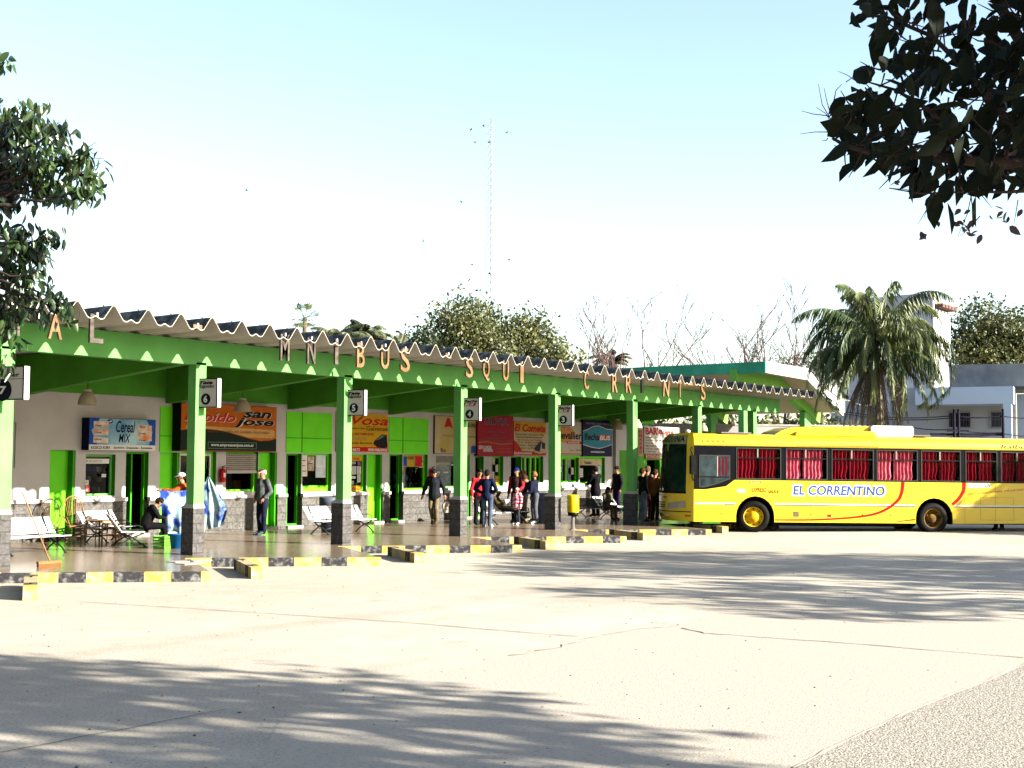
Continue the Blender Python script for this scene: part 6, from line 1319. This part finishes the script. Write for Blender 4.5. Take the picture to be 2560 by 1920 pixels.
TA = math.atan2(-.81, .586)          # azimuth of image right
def az_img(a): return TA+a           # a = 0 image right, pi image left, pi/2 away
for i in range(14): frs.append((az_img(rp.uniform(-1.6, 1.6)+(math.pi if i % 2 else 0)), rp.uniform(1.2, 1.52), rp.uniform(3.8, 4.7), rp.uniform(1.3, 2.6), .7, 1.0))
for i in range(32):
    a = i*2.399; el = rp.uniform(.25, 1.1); frs.append((az_img(a), el, rp.uniform(3.5, 4.5), rp.uniform(2.3, 3.0), .66, 1.15))
for i in range(10): frs.append((az_img(i*.63+.2), rp.uniform(-.4, .1), rp.uniform(3.2, 3.9), rp.uniform(1.2, 1.6), .6, 1.15))
palm('queen_palm', bq, q, 'large drooping feather palm in front of the grey tower', frs, seed=2, trunk=.17)
e_ = bpy.data.objects['queen_palm']
for i in range(24):
    V = []; Fc = []; a = rp.uniform(0, 6.28); pts = frond(V, Fc, (q-Vector(bq))+Vector((math.cos(a)*.2, math.sin(a)*.2, -.3)), a, -.95, rp.uniform(2.4, 4.0), .68, .42, hang=1.1, r=rp); mb = MB(); mb.tube(pts[:30], .02, 5); mb.add(V, Fc); mb.build('dry_frond', PFD, e_, fix=False)
mb = MB(); 
for i in range(40): a = rp.uniform(0, 6.28); mb.tube([(0, 0, q.z+.1), (math.cos(a)*.25, math.sin(a)*.25, q.z+.5), (math.cos(a)*.35+.15, math.sin(a)*.35, q.z+.15)], .012, 4)
mb.build('flower_stalk', C('palm_flower', (.62, .34, .04), .7), e_)
# feather palm clump behind the roof
for i, (px, py, D, n, lab) in enumerate([(850, 850, 80, 16, 'feather palm at the left of the palm pair behind the roof'), (915, 840, 82, 22, 'taller feather palm at the right of the palm pair behind the roof')]):
    q = far(px, py, D); palm('feather_palm', (q.x, q.y, 0), q, lab, [(az_img(j*2.399), rp.uniform(.2, 1.3), rp.uniform(1.6, 2.3), rp.uniform(1.2, 1.8), .5, .5) for j in range(n)], G3, seed=30+i, trunk=.2, group='palms behind the roof')
q = far(1525, 905, 76); palm('feather_palm', (q.x, q.y, 0), q, 'low shaggy palm at the foot of the leftmost bare tree', [(az_img(j*2.399), rp.uniform(.1, 1.2), rp.uniform(.9, 1.5), 1.4, .35, .5) for j in range(14)], PFD, seed=33, trunk=.15, group='palms behind the roof')
q = far(1000, 875, 80); palm('feather_palm', (q.x, q.y, 0), q, 'spiky palm top between the palm pair and the dark tree', [(az_img(j*2.399), rp.uniform(1.0, 1.45), rp.uniform(.9, 1.3), .3, .2, .1) for j in range(12)], G3, seed=34, trunk=.12, group='palms behind the roof')
D = 78; q = far(762, 795, D); e = empty('fan_palm', (q.x, q.y, 0), 0, 'small fan palm with a round head behind the roof at left', 'palm', 'palms behind the roof'); r = random.Random(9); c = Vector((0, 0, q.z))
for i in range(20):
    a = i*2.399; el = r.uniform(-.6, 1.3); d = Vector((math.cos(a)*math.cos(el), math.sin(a)*math.cos(el), math.sin(el))); st = c+d*.55; mb = MB(); mb.tube([c, st], .012, 4, m=PF); up = Vector((0, 0, 1)); sd = d.cross(up).normalized() if abs(d.z) < .98 else Vector((1, 0, 0)); u2 = sd.cross(d)
    for k in range(13):
        an = (k-6)*.2; v = (d*math.cos(an)+sd*math.sin(an)+u2*r.uniform(-.08, .08)); ll = .62*r.uniform(.85, 1.1); w_ = sd*.035; kk = st+v*ll*.65; tip = st+v*ll+Vector((0, 0, -.12)); mb.add([st, kk-w_, tip, kk+w_], [(0, 1, 2, 3)], PF)
    mb.build('frond', None, e, fix=False)
mb = MB(); mb.tube([(0, 0, 0), (0, 0, q.z)], [.2, .14], 10); mb.build('trunk', BARK, e)
# bare trees
def bare(base, H, spread, lab, seed, lean=0.0, n0=6, z0=.3, pods=40):
    e = empty('bare_tree', base, 0, lab, 'tree', 'leafless trees behind the canopy'); r = random.Random(seed); mb = MB(); tips = []
    def grow(p, d, L_, rad, depth):
        P = [p]; R2 = [rad]; q = p; dd = d
        for i in range(5):
            dd = (dd+Vector((r.uniform(-.16, .16), r.uniform(-.16, .16), r.uniform(-.03, .14)))).normalized(); q = q+dd*L_/5; P.append(q); R2.append(rad*(1-.5*(i+1)/5))
            if depth > 0 and i > 0 and r.random() < .75:
                s = Vector((r.uniform(-1, 1), r.uniform(-1, 1), 0)).normalized(); grow(q, (dd*.8+s*.55+Vector((0, 0, .15))).normalized(), L_*r.uniform(.4, .65), max(.020, R2[-1]*.65), depth-1)
        mb.tube(P, R2, 5, cap=False); tips.append(q)
    zt = H*z0; mb.tube([(0, 0, 0), (0, 0, zt)], [.16, .12], 8)
    for i in range(n0):
        a = TA+(0 if i % 2 else math.pi)+r.uniform(-.9, .9); s = spread*r.uniform(.15, 1); grow(Vector((0, 0, zt)), Vector((math.cos(a)*s, math.sin(a)*s, 1)).normalized(), (H-zt)*r.uniform(.50, .70), .09, 3)
    mb.build('trunk', C('bare_bark', (.14, .10, .10), .9), e)
    mb = MB()
    for t in tips[:pods*3:3]: mb.ball(t-Vector((0, 0, .03)), (.03, .03, .045), None, 5, 4)
    mb.build('seed_pods', C('pod_brown', (.10, .05, .03), .9), e)
D = 70.0
for px, top, sp, lab, sd, n0 in ((1570, 755, .75, 'leftmost bare leafless tree behind the roof', 1, 7), (1850, 768, .85, 'middle bare tree directly behind the green canopy edge', 2, 8), (1955, 752, .5, 'rightmost bare tree, just left of the drooping palm', 3, 6)):
    p = far(px, top, D); bare((p.x, p.y, 0), p.z+.3, sp, lab, sd, n0=n0)
# left tree: trunk outside the frame at left
LFM = leafmat('evergreen_leaf', (.010, .028, .010), (.06, .12, .025), sc=2.2, tl=.3, spec=.6, rough=.35)
bl = []
for px, py, rp_, dd in ((70, 285, 48, 0), (120, 320, 42, .3), (40, 350, 60, .2), (150, 330, 30, -.2), (20, 300, 40, .5), (90, 400, 62, 0), (30, 430, 70, .4), (170, 410, 40, .2), (225, 385, 34, 0), (235, 425, 26, .2), (215, 480, 38, -.1), (150, 460, 36, .1), (100, 470, 40, .2), (20, 500, 40, .3),
                        (30, 590, 52, 0), (75, 610, 40, .2), (125, 605, 32, 0), (100, 650, 34, .1), (40, 670, 50, .3), (85, 700, 30, 0), (130, 745, 30, 0), (60, 740, 36, .2), (160, 775, 24, 0), (20, 780, 40, .2), (90, 780, 26, 0), (30, 830, 24, .1), (5, 910, 28, 0), (0, 150, 14, 0), (-60, 400, 90, .5), (-60, 600, 90, .5), (-50, 750, 70, .3), (-40, 250, 50, .4)):
    bl.append(pb(px, py, rp_, 10.5, dd=dd))
lp = far(-420, 1300, 10.5)
e = empty('evergreen_tree', (lp.x, lp.y, 0), 0, 'leafy evergreen branches hanging into the picture from the left edge', 'tree'); O = np.array((lp.x, lp.y, 0))
r = np.random.RandomState(41); P = []
for c, a, b, d in bl:
    nc = max(5, int(a*a*620)); u = unit(r.normal(size=(nc, 3))); cc = np.array(c)+u*(r.uniform(0, 1, nc)**.5)[:, None]*np.array([a, b, d]); P.append(np.repeat(cc, 6, 0)+r.normal(size=(nc*6, 3))*.045)
P = np.concatenate(P)-O; leaves('crown', P, .10, LFM, e, (.05, -.05, -1.3), .55, .66, seed=42)
mb = MB(); rr = random.Random(3); top = Vector((0, 0, 3.4)); limb(mb, (0, 0, 0), top, .20, .14, .03, rr)
for c, a, b, d in bl:
    c = Vector(c)-Vector(O); m1 = top.lerp(c, .55)+Vector((0, 0, .25)); P_ = limb(mb, top, m1, .05, .02, .05, rr); limb(mb, P_[-1], c, .02, .006, .06, rr)
    for _ in range(4): q_ = Vector((rr.gauss(0, 1), rr.gauss(0, 1), rr.gauss(0, .6))).normalized()*a; limb(mb, c.lerp(m1, .15), c+q_, .006, .002, .05, rr, 4)
mb.build('trunk', BARKD, e)
# right tree: big near leaves against the sky, trunk outside the frame
NLM = leafmat('shaded_leaf', (.006, .010, .005), (.012, .018, .008), sc=3, tl=.03, spec=.08, rough=.8)  # leaf colour near black, with the crown's own shade painted in
tp = Vector((6.6, -3.4, 0)); e = empty('overhanging_tree', tp, 0, 'dark overhanging branch with large pointed leaves at the top right corner', 'tree')
poly = [(2165, -60), (2170, 20), (2185, 70), (2235, 90), (2225, 150), (2180, 160), (2165, 190), (2185, 215), (2150, 235), (2120, 245), (2085, 265), (2072, 330), (2085, 370), (2115, 385), (2160, 390), (2180, 420), (2225, 425), (2262, 420), (2270, 455), (2325, 470), (2345, 500), (2370, 530), (2395, 480), (2410, 470), (2440, 450), (2470, 470), (2500, 490), (2530, 470), (2600, 470), (2900, 460), (3000, -100)]
def inside(x, y):
    c = False; j = len(poly)-1
    for i in range(len(poly)):
        (xi, yi), (xj, yj) = poly[i], poly[j]
        if (yi > y) != (yj > y) and x < (xj-xi)*(y-yi)/(yj-yi)+xi: c = not c
        j = i
    return c
rr = random.Random(77); cand = []; P = []
holes_ = [(2205, 205, 26), (2310, 240, 30), (2395, 170, 16), (2290, 75, 26), (2370, 85, 20), (2440, 100, 24), (2470, 15, 30), (2400, 20, 22), (2130, 325, 16), (2215, 330, 14), (2310, 290, 20), (2390, 280, 16), (2450, 260, 22), (2500, 320, 14), (2530, 80, 22), (2330, 140, 16), (2245, 260, 18), (2420, 390, 18), (2360, 400, 16), (2520, 180, 20), (2210, 290, 10)]
while len(P) < 900:
    x, y = rr.uniform(2080, 2960), rr.uniform(-90, 520)
    if not inside(x, y) or (x > 2640 and rr.random() < .3): continue
    if any((x-a)**2+(y-b)**2 < (c*1.25)**2 for a, b, c in holes_): continue
    P.append(far(x, y-18, rr.uniform(4.2, 6.0)))
for x, y in ((2128, 45), (2170, 55), (2205, 20), (2110, 330), (2140, 420), (2185, 380), (2345, 500), (2368, 520), (2440, 505), (2415, 500), (2500, 470), (2190, 90), (2222, 120)): P.append(far(x, y-15, 4.6))
P = np.array([tuple(p) for p in P])-np.array(tuple(tp)); leaves('leaves', P, .105, NLM, e, (-.25, .3, -.75), .5, .82, seed=78)
# thin shoots and small reddish leaves
P2 = [far(rr.gauss(2440, 60), rr.uniform(520, 590), rr.uniform(4.4, 5.5)) for _ in range(26)]+[far(rr.uniform(2230, 2560), rr.uniform(250, 480), rr.uniform(4.4, 5.5)) for _ in range(60)]
leaves('young_leaves', np.array([tuple(p-tp) for p in P2]), .038, leafmat('young_leaf', (.05, .015, .03), (.12, .06, .05), sc=3), e, (0, 0, -.8), .6, .8, seed=79)
mb = MB()
def brn(pts, rad): mb.tube([far(*p)-tp for p in pts], rad, 7)
brn([(3100, 500, 5.2), (2800, 440, 5.0), (2600, 415, 4.9), (2400, 400, 4.8), (2260, 385, 4.7), (2170, 380, 4.7), (2115, 365, 4.6), (2080, 345, 4.6)], [.05, .035, .026, .020, .014, .010, .008, .005])
brn([(2600, 415, 4.9), (2520, 300, 5.0), (2420, 180, 5.0), (2330, 90, 5.0), (2210, 40, 4.9), (2135, 42, 4.7)], [.02, .016, .012, .009, .006, .003])
brn([(2420, 400, 4.8), (2330, 280, 4.9), (2240, 225, 4.8), (2170, 205, 4.7)], [.014, .010, .006, .003]); brn([(2900, 300, 5.3), (2700, 200, 5.3), (2550, 100, 5.2), (2480, -20, 5.2)], [.05, .04, .025, .02]); brn([(2800, 440, 5.0), (2650, 470, 4.9), (2520, 480, 4.8), (2400, 480, 4.7), (2300, 484, 4.6), (2222, 470, 4.6)], [.02, .012, .006, .004, .003, .002])
for _ in range(150):
    x, y = rr.uniform(2100, 2560), rr.uniform(20, 460)
    if not inside(x, y): continue
    a = rr.uniform(0, 6.28); L_ = rr.uniform(30, 90); D = rr.uniform(4.5, 5.2); mb.tube([far(x, y, D)-tp, far(x+L_*.5*math.cos(a), y+L_*.5*math.sin(a)+4, D)-tp, far(x+L_*math.cos(a), y+L_*math.sin(a), D)-tp], [.004, .003, .0015], 5)
for (x, y), (x2, y2) in [((2075, 330), (2000, 335)), ((2078, 300), (2046, 210)), ((2075, 290), (2003, 277)), ((2150, 210), (2095, 178)), ((2075, 280), (2060, 220)), ((2085, 250), (2105, 210)), ((2180, 190), (2155, 168)), ((2080, 310), (2040, 268)), ((2300, 484), (2222, 470)), ((2330, 470), (2295, 560)), ((2340, 480), (2310, 545)), ((2430, 480), (2395, 590)), ((2440, 470), (2480, 520)), ((2545, 500), (2535, 560)), ((2450, 540), (2400, 590)), ((2115, 205), (2160, 190)), ((2070, 345), (2055, 352))]:
    mx_, my_ = (x+x2)/2+rr.uniform(-8, 8), (y+y2)/2+rr.uniform(-6, 10); mb.tube([far(x, y, 4.6)-tp, far(mx_, my_, 4.6)-tp, far(x2, y2, 4.6)-tp], [.0022, .0016, .0009], 4)
kn = far(3100, 500, 5.2)-tp; mb.tube([(0, 0, 0), (0, 0, 1.5), kn*.6+Vector((0, 0, .8)), kn], [.22, .2, .14, .05], 10); mb.tube([(0, 0, 1.4), (.0, .3, 3.2), far(2900, 300, 5.3)-tp], [.18, .12, .05], 9); mb.build('branches', BARKD, e)
# bulk of its crown, unseen, placed up-sun to darken the near leaves, and the other yard trees whose shade falls on the paving
def shade_tree(name, G_, h, blobs, dens, lab, seed, leaf=.30, cr=.3, trunk=.22):
    """crown placed up-sun of the paving point G_ at height h"""
    k = h/SUN.z; c = Vector((G_[0]+SUN.x*k, G_[1]+SUN.y*k, h)); bl = [((c.x+a, c.y+b, c.z+z), rx, ry, rz) for a, b, z, rx, ry, rz in blobs]
    tree(name, (c.x, c.y, 0), bl, dens, leaf, G2, lab, 'tree', 'yard trees that shade the paving', seed=seed, cr=cr, trunk=trunk, twigs=True)
c0 = [(float(a), float(b)) for a, b in ()]
cN = far(2420, 200, 5.2)
bN = [(tuple(cN+SUN*k+Vector(o_)), rr_, rr_, rr_*.7) for k, o_, rr_ in ((1.7, (0, 0, 0), .8), (2.6, (.5, .2, .2), 1.0), (2.4, (-.6, -.3, .1), .8), (3.6, (.2, .2, .5), 1.2), (3.8, (1.2, .4, 0), 1.2), (3.4, (-.8, .1, -.4), 1.0))]
P3 = blobpts(bN, 60, 91, .22, .16); P3 = P3-np.array(tuple(tp)); rhombs('crown', P3, .15, NLM, e, 92)
YG = 'yard trees that shade the paving'
shade_tree('yard_tree', (47.5, 27.5), 8.0, [(0, 0, 0, 2.2, 2.0, 1.6), (3.0, .6, -.3, 2.0, 2.0, 1.4), (-1.2, -2.0, -.6, 1.4, 1.4, 1.0)], 20, 'yard tree beyond the right edge that shades the bar wall', 65, leaf=.28, cr=.28)
shade_tree('yard_tree', (6.6, 9.3), 6.5, [(-1.2, -1, 0, 1.5, 1.5, 1.0), (1.0, .6, -.3, 1.3, 1.4, .9), (-.3, 3, .4, 1.5, 1.4, 1.0), (.9, -3.0, .2, 1.3, 1.3, .9), (-1.8, 2.2, -.4, 1.3, 1.4, .8), (-.6, -4.4, .2, 1.5, 1.5, .8), (.4, 1.6, .3, 1.5, 1.5, .8), (-2.6, -2.4, .3, 1.5, 1.5, .8)], 15, 'yard tree right of the camera that shades the near left paving', 61, leaf=.26, cr=.28)
shade_tree('yard_tree', (21.5, 9.5), 7.5, [(2.6, 1.0, .3, 1.7, 1.7, 1.1), (4.0, -2.0, 0, 1.8, 1.8, 1.2), (.6, 3.0, .2, 1.3, 1.5, .8), (1.2, -1.5, -.6, 1.4, 1.6, .9), (-1.8, 1.2, -.8, 1.0, 1.2, .5), (-2.6, -2.0, -.6, 1.1, 1.3, .6), (2.4, 4.2, .3, 1.2, 1.4, .8), (-3.8, 2.4, -.8, .8, 1.3, .5), (-4.6, -.8, -.6, .8, 1.4, .4), (-1.4, 4.2, -.2, .8, 1.3, .4), (5.0, 1.5, .2, 1.8, 2.0, 1.1), (3.4, 5.6, 0, 1.0, 1.4, .6)], 17, 'yard tree right of the frame that shades the middle of the paving', 62, leaf=.28, cr=.28)
shade_tree('yard_tree', (27.0, 5.5), 7.5, [(0, 0, 0, 2.0, 2.0, 1.3), (-2.6, -1.4, -.2, 1.7, 1.9, 1.1), (2.0, -2.6, .2, 1.8, 1.9, 1.2), (-1.0, -4.2, .2, 1.7, 1.8, 1.1), (-4.6, -3.4, -.6, 1.2, 1.4, .7), (1.2, 2.6, .2, 1.6, 2.0, 1.1)], 17, 'second yard tree right of the frame, farther along the paving', 63, leaf=.28, cr=.28)
shade_tree('yard_tree', (42.6, 12.5), 6.0, [(0, 0, 0, 2.1, 2.0, 1.6), (2.2, -1.0, .2, 2.0, 2.0, 1.5), (-1.5, 0.6, -1.5, 1.3, 1.5, .9), (-1.5, -1.4, -1.4, 1.3, 1.5, .8), (4.0, -3.0, .2, 2.2, 2.2, 1.5), (1.0, 1.0, -1.2, 1.6, 1.6, 1.0), (-2.6, 2.4, -1.9, 1.4, 1.8, .8), (-.6, 2.6, -.9, 1.6, 1.8, 1.0)], 42, 'yard tree that shades the rear half of the bus', 64, leaf=.28, cr=.28)
# grit and fallen leaves on the paving
rs = np.random.RandomState(8); mb = MB()
for i in range(420):
    d_ = 8+30*rs.rand()**1.4; l_ = (rs.rand()-.5)*.85*d_; x = .586*l_+.809*d_; y = -.81*l_+.585*d_
    if y > 16.5 or (x > 33 and y < 17 and y > 5): continue
    s_ = rs.uniform(.006, .02); a = rs.rand()*6.28; h = s_*.8; mb.add([(x+s_*math.cos(a+q*2.1)*rs.uniform(.6, 1.2), y+s_*math.sin(a+q*2.1)*rs.uniform(.6, 1.2), .002) for q in range(3)]+[(x, y, h)], [(0, 1, 3), (1, 2, 3), (2, 0, 3)])
tag(mb.build('grit', C('grit_grey', (.12, .11, .10), .9)), 'scattered grit and pebbles on the concrete yard', 'grit', kind='stuff')
